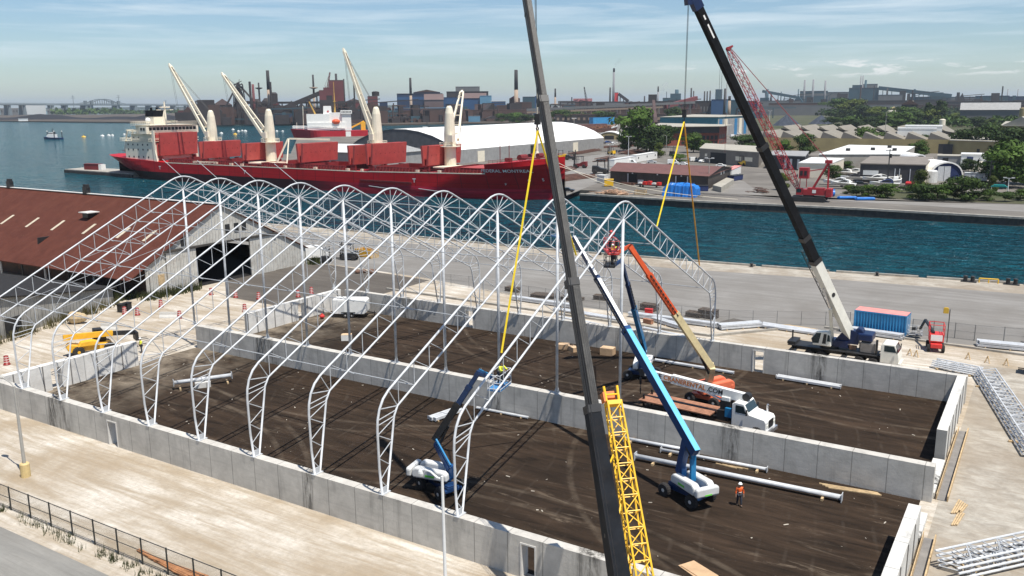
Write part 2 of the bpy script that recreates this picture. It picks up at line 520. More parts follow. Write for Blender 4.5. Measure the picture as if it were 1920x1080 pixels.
# quay kerb (bull rail) along the near edge: pale concrete beam with gaps, the dark fender wall under it
m_conc_old = paint('old_concrete', (0.36, 0.335, 0.29), 0.9, var=0.35, vs=0.6, dirt=0.5)
m_fender = paint('fender_wall', (0.055, 0.05, 0.045), 0.9, var=0.5, vs=0.7, dirt=0.6, dirtcol=(0.12, 0.085, 0.055))
def lerp2(a, b, t): return (a[0] + (b[0] - a[0]) * t, a[1] + (b[1] - a[1]) * t)
k = 0
for a, b in zip(QY[1:-1], QY[2:]):
 L = math.dist(a, b); nseg = max(1, round(L / 11))
 for i in range(nseg):
  p, q_ = lerp2(a, b, i / nseg + 0.03 / nseg), lerp2(a, b, (i + 0.94) / nseg)
  o = MB().bar((p[0], p[1] - 0.25, 0.17), (q_[0], q_[1] - 0.25, 0.17), 0.42, 0.34).build('kerb_rail', m_conc_old, loc=(p[0], p[1], 0))
  tag(o, 'pale concrete kerb beam along the near quay edge', 'kerb', 'kerb beams along the near quay')
dk2 = [DK[0], DK[1], DK[2], DK[3], DK[4], DK[5]]
mb = MB()
for a, b in zip(dk2, dk2[1:]):
 mb.bar((a[0], a[1] - 0.35, -1.3), (b[0], b[1] - 0.35, -1.3), 0.5, 2.2)
tag(mb.build('quay_fender_wall', m_fender), 'dark stained quay wall at the waterline below the far dock', 'quay wall')
mb = MB()
for a, b in zip(dk2, dk2[1:]):
 mb.bar((a[0], a[1] - 0.2, 0.05), (b[0], b[1] - 0.2, 0.05), 1.2, 0.5)
tag(mb.build('quay_coping', m_conc_old), 'long pale concrete coping on the edge of the far dock', 'coping')
# ================================================================ concrete walls of the hall under construction
def concrete_mat(name, base, stain=0.55, panel=2.44, axis=0, bright=1.0):
 m, t, b = newmat(name)
 v = coords(t)
 n = noise(t, v, 0.7, 7, 0.65, 0.3, 0.7, 0.3)
 c = mixc(t, n, tuple(x * 0.80 for x in base), tuple(min(1, x * 1.12) for x in base))
 vs = coords(t, (1, 1, 0.12))
 s = noise(t, vs, 1.1, 6, 0.7, 0.54, 0.74, 0.2)
 c = mixc(t, mul(t, s, stain), c, tuple(x * 0.34 for x in base))
 hz_ = noise(t, coords(t, (0.25, 0.25, 3)), 1.2, 5, 0.6, 0.5, 0.72)
 c = mixc(t, mul(t, hz_, 0.3), c, tuple(x * 0.6 for x in base))
 big = noise(t, coords(t, (0.32, 0.32, 0.05)), 0.42, 4, 0.6, 0.585, 0.63)
 spk = noise(t, v, 2.6, 6, 0.75, 0.4, 0.6)
 c = mixc(t, mul(t, mul(t, big, noise(t, coords(t, (1.6, 1.6, .3)), 1.5, 6, .75, .38, .58)), 0.9), c, (0.022, 0.019, 0.015))
 j = stripes(t, axis, panel, 0.018, 0.006)
 c = mixc(t, mul(t, j, 0.7), c, tuple(x * 0.3 for x in base))
 t.links.new(c, b.inputs['Base Color'])
 b.inputs['Roughness'].default_value = 0.9
 b.inputs['Specular IOR Level'].default_value = 0.25
 bump(t, b, spk, 0.01, 0.4)
 return m
m_wall = concrete_mat('concrete', (0.50, 0.475, 0.43))
m_wall_y = concrete_mat('white_concrete', (0.66, 0.64, 0.60), 0.2, 2.9, 1)
m_lumber = paint('lumber', (0.50, 0.36, 0.20), 0.85, var=0.35, vs=3)
m_frame_w = paint('door_frame_white', (0.62, 0.60, 0.56), 0.6, var=0.15)
m_black = paint('black_rubber', (0.012, 0.012, 0.013), 0.8, var=0.4)
HW = 2.7
def wall_x(name, x0, x1, y0, y1, doors, label, cap=None, m=None):
 """wall along X with door openings [(xa, xb, ztop)]"""
 t = thing(name, (x0, (y0 + y1) / 2, 0), label, 'wall')
 mb = MB(); x = x0
 for xa, xb, zt in doors:
  mb.box(((x + xa) / 2, (y0 + y1) / 2, HW / 2), (xa - x, y1 - y0, HW))
  mb.box(((xa + xb) / 2, (y0 + y1) / 2, (HW + zt) / 2), (xb - xa, y1 - y0, HW - zt))
  x = xb
 mb.box(((x + x1) / 2, (y0 + y1) / 2, HW / 2), (x1 - x, y1 - y0, HW))
 mb.bw('wall_body', m or m_wall, t)
 for xa, xb, zt in doors:
  f = MB()
  for xx in (xa + 0.05, xb - 0.05):
   f.box((xx, (y0 + y1) / 2, zt / 2), (0.1, y1 - y0 + 0.08, zt))
  f.box(((xa + xb) / 2, (y0 + y1) / 2, zt - 0.05), (xb - xa - 0.2, y1 - y0 + 0.08, 0.1))
  f.bw('door_frame', m_frame_w, t)
 # steel embed plates on top
 return t
YM, YB = 23.79, 47.58
wall_x('concrete_wall', 6.2, 85.6, -0.2, 0.5, [(25.0, 26.3, 2.2), (65.65, 66.75, 2.3)], 'long concrete wall nearest the road, arches standing on its top')
wall_x('concrete_wall', 6.8, 85.5, 23.3, 24.1, [], 'long concrete dividing wall through the middle of the hall floor')
wall_x('concrete_wall', 8.2, 85.6, 47.2, 47.9, [(28.6, 29.9, 2.3), (65.5, 66.75, 2.4)], 'long concrete wall on the water side of the hall')
def wall_y(x0, x1, y0, y1, label, doors=(), m=None):
 t = thing('concrete_wall', ((x0 + x1) / 2, y0, 0), label, 'wall')
 mb = MB(); y = y0
 for ya, yb, zt in doors:
  mb.box(((x0 + x1) / 2, (y + ya) / 2, HW / 2), (x1 - x0, ya - y, HW))
  mb.box(((x0 + x1) / 2, (ya + yb) / 2, (HW + zt) / 2), (x1 - x0, yb - ya, HW - zt))
  y = yb
 mb.box(((x0 + x1) / 2, (y + y1) / 2, HW / 2), (x1 - x0, y1 - y, HW))
 mb.bw('wall_body', m or m_wall_y, t)
 # raking props / formwork ribs on the face
 f = MB()
 yy = y0 + 1.4
 while yy < y1 - 0.5:
  if not any(a - 0.2 < yy < b + 0.2 for a, b, c in doors):
   f.box((x1 + 0.03, yy, HW / 2), (0.06, 0.10, HW - 0.06))
  yy += 2.9
 f.bw('joint_strip', m_joint, t)
 return t
m_joint = paint('joint_strip', (0.20, 0.19, 0.18), 0.8)
wall_y(6.2, 7.0, 0.5, 15.4, 'pale end wall of the near half at far left, with a doorway', [(5.6, 6.7, 2.2)])
wall_y(6.8, 7.5, 30.6, 47.2, 'pale end wall of the far half beside the white trailer', [(39.0, 40.2, 2.2)])
# right end: two runs either side of the open gateway
m_wall_r = concrete_mat('end_wall_concrete', (0.60, 0.585, 0.545), 0.2, 3.4, 1)
wall_y(84.75, 85.5, 31.3, 47.2, 'pale right end wall meeting the water side wall at the corner', m=m_wall_r)
wall_y(84.75, 85.5, -0.2 + 0.7, 16.3, 'pale right end wall closest to the camera', m=m_wall_r)
# low footings and timber forms in the right gateway
for y, L, lab in ((24.9, 1.6, 'low concrete footing at the right foot of the dividing wall'), (28.4, 5.0, 'low concrete footing just beyond the dividing wall in the right gateway'), (18.4, 4.0, 'low concrete footing at the end of the near right end wall')):
 tag(MB().box((85.15, y, .22), (.85, L, .45)).build('footing', m_wall_r, loc=(85.15, y, 0)), lab, 'footing')
for (x0, y0, x1, y1, lab) in ((86.25, 2.0, 86.1, 17.5, 'yellow timber formwork trench beside the near right end wall'), (86.15, 24.0, 86.2, 39.5, 'yellow timber formwork trench beside the far right end wall')):
 t = thing('formwork', (x0, y0, 0), lab, 'formwork')
 MB().bar((x0 - 0.42, y0, 0.2), (x1 - 0.42, y1, 0.2), 0.05, 0.5).bar((x0 + 0.3, y0, 0.2), (x1 + 0.3, y1, 0.2), 0.09, 0.45).bw('side_board', m_lumber, t)
 MB().bar((x0 - 0.06, y0, 0.03), (x1 - 0.06, y1, 0.03), 0.6, 0.04).bw('trench_bed', m_joint, t)
for i, (x, y) in enumerate(((86.9, 23.4), (87.1, 21.5), (86.6, 11.2))):
 t = MB()
 for k in range(3 + 2 * (i == 0)):
  t.bar((x + k * 0.13, y - 1.3 + 0.1 * k, 0.06), (x + 0.25 + k * 0.14, y + 1.3 - 0.15 * k, 0.06), 0.1, 0.09)
 tag(t.build('plank_pile', m_lumber, loc=(x, y, 0)), ('pale planks piled outside the right gateway', 'few short planks by the right gateway footing', 'lone planks beside the near formwork trench')[i], 'planks')
# ================================================================ galvanised arch frames
m_galv = paint('galvanised_steel', (0.55, 0.565, 0.58), 0.42, 0.0, 0.22, 1.5, 0.10, (0.30, 0.30, 0.31))
m_galv2 = paint('galvanised_web', (0.45, 0.465, 0.48), 0.45, 0.0, 0.2, 1.5)
OUT = [(-0.08, 2.72), (-0.26, 4.6), (-0.30, 7.2), (-0.24, 7.9), (-0.02, 8.6), (0.38, 9.2), (0.95, 9.63), (1.75, 10.02), (21.3, 19.28), (22.1, 19.66), (22.8, 19.93), (23.4, 20.04), (23.79, 20.06)]
INN = [(0.44, 2.72), (1.42, 7.70), (1.80, 8.30), (23.79, 18.62)]
def on(poly, y):
 for (a, b), (c, d) in zip(poly, poly[1:]):
  if a <= y <= c and c - a > 1e-6:
   return b + (d - b) * (y - a) / (c - a)
def leg_at(poly, z):
 for (a, b), (c, d) in zip(poly, poly[1:]):
  if b <= z <= d and d - b > 1e-6:
   return a + (c - a) * (z - b) / (d - b)
def arch(x, tmpl=None):
 t = thing('steel_arch', (x, 0, 0), 'galvanised steel arch truss', 'steel arch', 'steel arches of the hall')
 mir = lambda P: [(2 * YM - y, z) for y, z in P][::-1]
 full_o = OUT + mir(OUT)[1:]
 MB().sweep([(0, y, z) for y, z in full_o], 0.083, 8).build('outer_chord', m_galv, t, True)
 MB().sweep([(0, y, z) for y, z in INN + mir(INN)[1:]], 0.073, 8).build('inner_chord', m_galv, t, True)
 w_ = MB()
 def seg(a, b, r=0.034):
  for s in (0, 1):
   p = [(0, (2 * YM - y) if s else y, z) for y, z in (a, b)]
   w_.tube(p[0], p[1], r, n=5)
 # legs: zigzag
 zs = [2.95, 3.75, 4.5, 5.3, 6.1, 6.9, 7.55]
 for i in range(len(zs) - 1):
  a = (leg_at(OUT, zs[i]), zs[i]) if i % 2 else (leg_at(INN, zs[i]), zs[i])
  b = (leg_at(INN, zs[i + 1]), zs[i + 1]) if i % 2 else (leg_at(OUT, zs[i + 1]), zs[i + 1])
  seg(a, b)
 seg((leg_at(OUT, 7.55), 7.55), (1.42, 7.70))
 for y, z in ((-0.24, 7.9), (-0.02, 8.6), (0.95, 9.63)):
  seg((1.62, 8.05) if z < 8.2 else (1.80, 8.30), (y, z), 0.036)
 # rafter: posts and diagonals
 ys = [1.95 + i * (21.0 - 1.95) / 11 for i in range(12)]
 for i, y in enumerate(ys):
  seg((y, on(INN, y)), (y, on(OUT, y)), 0.033)
  if i < 11:
   seg((y + 0.02, on(OUT, y + 0.02)), (ys[i + 1], on(INN, ys[i + 1])), 0.030)
 for y in (21.9, 22.75, 23.79):
  w_.tube((0, 23.79, 18.62), (0, y, on(OUT, min(y, 23.78))), 0.036, n=5)
  if y < 23.7:
   w_.tube((0, 23.79, 18.62), (0, 2 * YM - y, on(OUT, y)), 0.036, n=5)
 seg((21.0, on(OUT, 21.0)), (23.6, on(INN, 23.6)))
 w_.build('web_bar', m_galv2, t)
 MB().tube((0, YM, 2.74), (0, YM, 18.6), 0.125, n=10).build('column', m_galv, t, True)
 bp = MB()
 bp.box((0, YM, 2.725), (0.55, 0.55, 0.05))
 for a in range(4):
  dx, dy = ((1, 0), (-1, 0), (0, 1), (0, -1))[a]
  bp.add([(dx * .11 - dy * .02, YM + dy * .11 - dx * .02, 2.75), (dx * .27 - dy * .02, YM + dy * .27 - dx * .02, 2.75), (dx * .11 - dy * .02, YM + dy * .11 - dx * .02, 3.25),
    (dx * .11 + dy * .02, YM + dy * .11 + dx * .02, 2.75), (dx * .27 + dy * .02, YM + dy * .27 + dx * .02, 2.75), (dx * .11 + dy * .02, YM + dy * .11 + dx * .02, 3.25)],
      [(0, 1, 2), (5, 4, 3), (0, 3, 4, 1), (1, 4, 5, 2), (2, 5, 3, 0)])
 bp.build('column_base', m_galv2, t)
 for s in (0, 1):
  yc = 0.18 if not s else 2 * YM - 0.18
  f = MB().box((0, yc, 2.72), (0.36, 0.85, 0.04))
  sg = 1 if not s else -1
  f.add([(-0.03, yc - 0.24 * sg, 2.74), (-0.03, yc + 0.26 * sg, 2.74), (-0.03, yc + 0.34 * sg, 3.15), (-0.03, yc - 0.27 * sg, 3.15),
      (0.03, yc - 0.24 * sg, 2.74), (0.03, yc + 0.26 * sg, 2.74), (0.03, yc + 0.34 * sg, 3.15), (0.03, yc - 0.27 * sg, 3.15)],
     [(0, 1, 2, 3), (7, 6, 5, 4), (0, 4, 5, 1), (1, 5, 6, 2), (2, 6, 7, 3), (3, 7, 4, 0)])
  f.build('foot_plate', m_galv2, t)
 return t
FX = [6.1 * i for i in range(1, 11)]
ORD = ['first', 'second', 'third', 'fourth', 'fifth', 'sixth', 'seventh', 'eighth', 'ninth']
A0 = arch(FX[0])
A0['label'] = 'steel arch at the far end of the row, nearest the red roofed shed'
for i in range(1, 10):
 c = copy_tree(A0)
 c.location.x = FX[i]
 c['label'] = ('free standing last arch still held by yellow slings, nearest the cranes' if i == 9 else
      'steel arch, %s from the red roofed shed end' % ORD[i])
# purlins
m_purl = paint('purlin_steel', (0.36, 0.375, 0.39), 0.45, 0.0, 0.2, 1.5)
def purlin(xa, y, z, r=0.048, xb=None):
 o = MB().tube((0, 0, 0), (6.1 if xb is None else xb, 0, 0), r, n=6).tube((0.25, 0, 0), (0.85, 0, -0.02), r * 1.5, n=6).build('purlin', m_purl, loc=(xa, y, z))
 o.location = (xa, y, z)
 return o
P0 = MB().tube((0.08, 0, 0), (6.02, 0, 0), 0.040, n=6).tube((0.1, 0, 0.03), (0.7, 0, -0.05), 0.06, n=6).build('purlin', m_purl)
tag(P0, 'thin steel purlin tube tying neighbouring arches together', 'purlin', 'purlin tubes between arches')
ys11 = [1.95 + i * (21.0 - 1.95) / 11 for i in range(12)]
rows = [ys11[1], ys11[5], ys11[9]]
spots = []
for i in range(9):
 xa = FX[i]
 rr = ys11[0:11] if i in (0,) else rows
 if i == 8: rr = [ys11[9]]
 for y in rr:
  spots.append((xa, y, on(INN, y)))
 for y in (rr if i < 8 else [ys11[9], ys11[1]]):
  spots.append((xa, 2 * YM - y, on(INN, y)))
 spots.append((xa, YM, 18.62))
 if i < 8:
  spots.append((xa, 0.3, 8.7)) if i == 0 else None
for k, s in enumerate(spots):
 o = P0 if k == 0 else P0.copy()
 if k: COL.objects.link(o)
 o.location = s
# bracing rods in the first bays
B = 0
for i in (0, 1):
 for s in (0, 1):
  for a, b in ((1, 5), (5, 9)):
   for dr in (0, 1):
    ya, yb = ys11[a], ys11[b]
    za, zb = on(INN, ya) + 0.1, on(INN, yb) + 0.1
    xa, xb = FX[i], FX[i + 1]
    if dr: xa, xb = xb, xa
    Y = lambda y: 2 * YM - y if s else y
    o = MB().tube((xa, Y(ya), za), (xb, Y(yb), zb), 0.022, n=4).build('bracing_rod', m_purl)
    tag(o, 'slim diagonal bracing rod in the far end bays of the arches', 'bracing rod', 'bracing rods in the end bays')
# ================================================================ people
m_skin = paint('skin', (0.42, 0.24, 0.16), 0.6)
m_orange_v = paint('orange_vest', (0.85, 0.13, 0.02), 0.7, var=0.15)
m_yellow_v = paint('yellow_vest', (0.72, 0.75, 0.05), 0.7, var=0.15)
m_jeans = paint('dark_trousers', (0.03, 0.035, 0.05), 0.8)
m_hat_w = paint('white_hat', (0.8, 0.8, 0.78), 0.35, var=0.05)
m_reflect = paint('reflective_band', (0.7, 0.7, 0.62), 0.3, var=0.05)
m_boot = paint('boot', (0.06, 0.045, 0.03), 0.8)
def person(loc, rz, label, vest, hat=m_hat_w, arms='down', stride=0.12, lean=0.0, sleeves=None):
 """standing worker facing local +X; one skinned body with separate fingers, clothes as children"""
 t = thing('person', loc, label, 'person', rz=rz)
 def skin(name, verts, edges, m, lv=1):
  me = bpy.data.meshes.new(name)
  me.from_pydata([v[:3] for v in verts], edges, [])
  o = bpy.data.objects.new(name, me)
  COL.objects.link(o)
  md = o.modifiers.new('skin', 'SKIN')
  if not me.skin_vertices: me.skin_vertices.new()
  for i, v in enumerate(verts):
   r = v[3]
   me.skin_vertices[0].data[i].radius = (r, r if len(v) < 5 else v[4])
  me.skin_vertices[0].data[0].use_root = True
  md.use_smooth_shade = True
  s = o.modifiers.new('sub', 'SUBSURF'); s.levels = lv; s.render_levels = lv
  me.materials.append(m)
  o.parent = t
  return o
 L = lean
 hip = (0, 0, .92); chest = (L * .45, 0, 1.28); neck = (L * .62, 0, 1.48)
 def arm(s):
  sh = (chest[0] + L * .1, s * .19, 1.40)
  if arms == 'up':
   return sh, (sh[0] + .16, s * .26, 1.52), (sh[0] + .26, s * .2, 1.76)
  if arms == 'out':
   return sh, (sh[0] + .2, s * .27, 1.20), (sh[0] + .46, s * .18, 1.24)
  if arms == 'mix' and s > 0:
   return sh, (sh[0] + .12, s * .30, 1.16), (sh[0] + .3, s * .2, 1.14)
  return sh, (sh[0] - .02, s * .26, 1.13), (sh[0] + .07, s * .27, .88)
 V = [(hip[0], 0, .92, .13, .16), (L * .2, 0, 1.10, .115, .145), (chest[0], 0, 1.28, .12, .17), (neck[0] - .01, 0, 1.43, .07, .08), (neck[0] + .01, 0, 1.52, .055), (neck[0] + .02, 0, 1.60, .085, .075), (neck[0] + .03, 0, 1.68, .095, .08), (neck[0] + .01, 0, 1.75, .07, .065)]
 E = [(0, 1), (1, 2), (2, 3), (3, 4), (4, 5), (5, 6), (6, 7)]
 V += [(neck[0] + .125, 0, 1.655, .014)]; E += [(6, 8)]
 for s in (-1, 1):
  V += [(neck[0] + .02, s * .085, 1.665, .018)]; E += [(6, len(V) - 1)]
 legs = []
 for s in (-1, 1):
  st = stride * s
  k = len(V)
  V += [(0, s * .10, .86, .10), (st * .5 + .03, s * .11, .50, .068), (st - .02, s * .115, .12, .048), (st + .02, s * .115, .05, .045), (st + .15, s * .125, .035, .04)]
  E += [(0, k), (k, k + 1), (k + 1, k + 2), (k + 2, k + 3), (k + 3, k + 4)]
  legs.append([(0, s * .10, .88), (st * .5 + .03, s * .11, .50), (st - .02, s * .115, .10)])
 armp = []
 for s in (-1, 1):
  sh, el, wr = arm(s)
  k = len(V)
  V += [(*sh, .062), (*el, .045), (*wr, .030)]
  E += [(2, k), (k, k + 1), (k + 1, k + 2)]
  d = (Vector(wr) - Vector(el)).normalized()
  pm = Vector(wr) + d * .06
  V += [(*pm, .032, .018)]; E += [(k + 2, k + 3)]
  side = Vector((1, 0, 0)) if abs(d.x) < .6 else Vector((0, 0, 1))
  for f in range(4):
   b = pm + side * (f - 1.5) * .020 + d * .045
   tip = b + d * (.050, .060, .054, .040)[f] + Vector((0, -s, 0)) * .018
   V += [(*b, .009), (*tip, .007)]; E += [(k + 3, len(V) - 2), (len(V) - 2, len(V) - 1)]
  th = pm - side * .03 - d * .015
  V += [(*th, .011), (*(th + d * .045 - side * .012), .009)]; E += [(k + 3, len(V) - 2), (len(V) - 2, len(V) - 1)]
  armp.append((sh, el, wr))
 skin('body', V, E, m_skin)
 # clothing
 tv = [(hip[0], 0, .93, .145, .175), (L * .2, 0, 1.10, .135, .165), (chest[0], 0, 1.28, .14, .19), (neck[0] - .02, 0, 1.42, .09, .12)]
 te = [(0, 1), (1, 2), (2, 3)]
 for sh, el, wr in armp:
  k = len(tv); e2 = Vector(el).lerp(Vector(wr), .75)
  tv += [(*sh, .076), (*el, .058), (*e2, .048)]; te += [(2, k), (k, k + 1), (k + 1, k + 2)]
 skin('jacket', tv, te, vest)
 lv_ = [(hip[0], 0, .93, .138, .165)]; le = []
 for Lg in legs:
  k = len(lv_)
  lv_ += [(*Lg[0], .112), (*Lg[1], .082), (*Lg[2], .066)]; le += [(0, k), (k, k + 1), (k + 1, k + 2)]
 skin('trousers', lv_, le, m_jeans)
 for Lg in legs:
  b = MB().ball((Lg[2][0] + .07, Lg[2][1], .055), .06, 8, 6, (2.2, .95, .95)).build('boot', m_boot, t, True)
 MB().lathe([(.152, 0), (.152, .05)], (L * .22, 0, 1.06), 12).build('reflective_band', m_reflect, t, True)
 MB().lathe([(.155, 0), (.15, .012), (.118, .02), (.112, .06), (.085, .105), (.03, .125)], (neck[0] + .025, 0, 1.70), 14).build('hard_hat', hat, t, True)
 return t
# ================================================================ boom lifts
m_blue = paint('lift_blue', (0.008, 0.055, 0.17), 0.35, var=0.2, dirt=0.08)
m_dblue = paint('lift_dark_blue', (0.008, 0.035, 0.11), 0.4, var=0.25, dirt=0.08)
m_teal = paint('lift_teal', (0.02, 0.19, 0.40), 0.35, var=0.2, dirt=0.1)
m_cover = paint('lift_cover_grey', (0.62, 0.62, 0.60), 0.4, var=0.15, dirt=0.1)
m_orange = paint('lift_orange', (0.72, 0.10, 0.025), 0.4, var=0.2, dirt=0.08)
m_salmon = paint('lift_salmon', (0.75, 0.17, 0.08), 0.45, var=0.15, dirt=0.06)
m_cream = paint('lift_cream', (0.66, 0.54, 0.30), 0.45, var=0.2, dirt=0.12)
m_tyre = paint('tyre', (0.025, 0.023, 0.022), 0.9, var=0.4, vs=4, dirt=0.3, dirtcol=(0.12, 0.10, 0.08))
m_rim = paint('rim_white', (0.62, 0.60, 0.56), 0.5, var=0.2, dirt=0.2)
m_dark = paint('dark_steel', (0.018, 0.018, 0.019), 0.5, var=0.4, dirt=0.15)
m_green = paint('green_label', (0.15, 0.62, 0.06), 0.5, var=0.1)
m_skyb = paint('sky_blue', (0.12, 0.44, 0.70), 0.4, var=.1)
m_redb = paint('basket_red', (0.62, 0.035, 0.03), 0.45, var=0.2, dirt=0.08)
m_ltblue = paint('basket_blue', (0.05, 0.22, 0.48), 0.45, var=0.2)
m_glass = paint('cab_glass', (0.015, 0.03, 0.035), 0.08, var=0.3, spec=0.9)
m_chrome = paint('cylinder_rod', (0.65, 0.65, 0.66), 0.2, 0.8, 0.1)
m_whitep = paint('white_paint', (0.78, 0.77, 0.73), 0.4, var=0.1, dirt=0.12, dirtcol=(0.3, 0.25, 0.2))
def wheel(t, c, r, w, ax=(0, 1, 0), rim=None):
 a = Vector(ax).normalized()
 c = Vector(c)
 prof = [(r * .55, -w / 2), (r * .88, -w / 2), (r, -w * .32), (r, w * .32), (r * .88, w / 2), (r * .55, w / 2)]
 tb = MB().lathe(prof, c, 18, a)
 for k in range(18):
  an = 2 * math.pi * k / 18
  u = a.cross(Vector((0, 0, 1))).normalized(); v = a.cross(u)
  p = c + (u * math.cos(an) + v * math.sin(an)) * r
  tb.bar(p - a * w * .4, p + a * w * .4, r * .10, r * .07, up=tuple(p - c))
 wl = tb.build('wheel', m_tyre, t)
 MB().lathe([(r * .2, -w * .52), (r * .56, -w * .42), (r * .56, w * .42), (r * .2, w * .52)], c, 14, a).build('rim', rim or m_rim, wl)
 return wl
def basket(t, c, rz, mr, floor_m, L=1.9, W=0.9, Hh=1.1):
 """platform: floor and tube rails; c = floor centre in local coordinates"""
 cs, sn = math.cos(rz), math.sin(rz)
 P = lambda x, y, z: (c[0] + x * cs - y * sn, c[1] + x * sn + y * cs, c[2] + z)
 pf = MB().box((c[0], c[1], c[2]), (W, L, 0.1), rz).build('platform', floor_m, t)
 mb = MB()
 for z in (0.12, 0.55, Hh):
  q_ = [P(-W / 2, -L / 2, z), P(W / 2, -L / 2, z), P(W / 2, L / 2, z), P(-W / 2, L / 2, z)]
  mb.path(q_ + q_[:1], 0.028, 5)
 for x, y in ((-1, -1), (1, -1), (1, 1), (-1, 1), (1, 0), (-1, 0), (0, 1), (0, -1)):
  mb.tube(P(x * W / 2, y * L / 2, 0), P(x * W / 2, y * L / 2, Hh), 0.028, n=5)
 mb.build('guard_rail', mr, t)
 MB().box(P(W * .42, 0, .78), (0.22, 0.6, 0.5), rz).build('control_box', m_dark, t)
def boom_lift(loc, head, chas, label, cols, booms, bk, riser=None, cover='long', jib=None):
 """head: heading of boom; chas: heading of chassis; booms: list of (p, q, w, h, mat) in world coordinates"""
 t = thing('boom_lift', loc, label, 'boom lift', 'boom lifts working on the arches')
 o = Vector(loc)
 ch, sh = math.cos(chas), math.sin(chas)
 C_ = lambda x, y, z: (x * ch - y * sh, x * sh + y * ch, z)
 hh, hs = math.cos(head), math.sin(head)
 T_ = lambda x, y, z: (x * hh - y * hs, x * hs + y * hh, z)
 mb = MB().box(C_(0, 0, .62), (2.9, 0.95, .42), chas).box(C_(1.25, 0, .52), (.38, 1.9, .26), chas).box(C_(-1.25, 0, .52), (.38, 1.9, .26), chas).box(C_(1.1, .0, .88), (.7, .85, .12), chas)
 mb.build('chassis', cols['chassis'], t)
 for x in (-1.25, 1.25):
  for y in (-1.0, 1.0):
   wheel(t, C_(x, y, .5), .5, .38, C_(0, 1, 0), cols.get('rim'))
 MB().lathe([(.62, 0), (.62, .22), (.5, .26)], (0, 0, .84), 20).build('turntable', m_dark, t)
 # turret: two rounded side covers, open trough, counterweight
 mb = MB().box(T_(-.35, 0, 1.18), (2.5, .62, .28), head)
 mb.box(T_(.75, 0, 1.7), (.55, .5, .9), head)
 mb.build('turret_frame', cols['turret'], t)
 kk = cols.get('k', 1.0)
 for s in (-1, 1):
  prof = [(a * kk, b * kk) for a, b in ((-1.95, 0.0), (-2.05, .25), (-1.98, .62), (-1.7, .82), (.55, .72), (.82, .5), (.85, 0.0))]
  c = MB().ext(prof, T_(0, s * .33, 1.12), T_(1, 0, 0), (0, 0, 1), T_(0, s * .58, 0)).build('engine_cover', cols['cover'], t)
  MB().ext([(-.9, .2), (-.15, .2), (-.15, .36), (-.9, .36)], T_(0, s * .915, 1.12), T_(1, 0, 0), (0, 0, 1), T_(0, s * .012, 0)).build('label_patch', m_green, c)
 mb = MB().ext([(-.95, 0), (.95, 0), (.95, .62), (.75, .7), (-.75, .7), (-.95, .62)], T_(-2.06, 0, 1.14), T_(0, 1, 0), (0, 0, 1), T_(-.42, 0, 0))
 cw = mb.build('counterweight', cols['cover'], t)
 MB().ext([(-.3, .1), (.3, .1), (.3, .2), (-.3, .2)], T_(-2.485, 0, 1.14), T_(0, 1, 0), (0, 0, 1), T_(-.012, 0, 0)).build('label_patch', m_green, cw)
 if riser:
  for (p, q_, w_, h_, m) in riser:
   MB().bar(Vector(p) - o, Vector(q_) - o, w_, h_).build('riser_arm', m, t)
 for k, (p, q_, w_, h_, m) in enumerate(booms):
  b = MB().bar(Vector(p) - o, Vector(q_) - o, w_, h_)
  d = (Vector(q_) - Vector(p)).normalized()
  b.bar(Vector(q_) - o - d * .35, Vector(q_) - o, w_ * 1.12, h_ * 1.1)
  bo = b.build('boom_section', m, t)
  if k == 0:
   a = Vector(p) - o + Vector((0, 0, -.9)) + d * .5; e = Vector(p) - o + d * 3.2 + Vector((0, 0, -.25))
   MB().tube(a, a.lerp(e, .6), .11, n=8).build('lift_cylinder', m_dark, t)
   MB().tube(a.lerp(e, .6), e, .06, n=8).build('cylinder_rod', m_chrome, t)
  if (k and m is m_dblue or m is m_blue) and w_ > .23:
   n_ = d.cross(Vector((0, 0, 1))).normalized().cross(d)
   MB().bar(Vector(p) - o + n_ * (h_ / 2 + .01), Vector(q_) - o + n_ * (h_ / 2 + .01), w_ * .96, .02).build('top_plate', m_whitep if k else m_skyb, bo)
  if k == 1:
   s = Vector((0, 0, 1)).cross(d).normalized() * (w_ / 2 + .07)
   tr = MB()
   L = (Vector(q_) - Vector(p)).length
   tr.bar(Vector(p) - o + s, Vector(q_) - o + s, .04, .05)
   for i in range(0, int(L / .22), 2):
    tr.bar(Vector(p) - o + d * (i * .22) + s, Vector(p) - o + d * (i * .22 + .18) + s, .07, .12)
   tr.build('cable_track', m_dark, t)
 if jib:
  for (p, q_, w_, h_, m) in jib:
   MB().bar(Vector(p) - o, Vector(q_) - o, w_, h_).build('jib_arm', m, t)
 basket(t, Vector(bk[0]) - o, bk[1], bk[2], bk[3], *(bk[4:] or ()))
 return t
def seg3(p, q, cuts, dims, mats):
 p, q = Vector(p), Vector(q)
 return [(tuple(p.lerp(q, a)), tuple(p.lerp(q, b)), d[0], d[1], m) for (a, b), d, m in zip(cuts, dims, mats)]
BL = {'chassis': m_dblue, 'turret': m_blue, 'cover': m_cover}
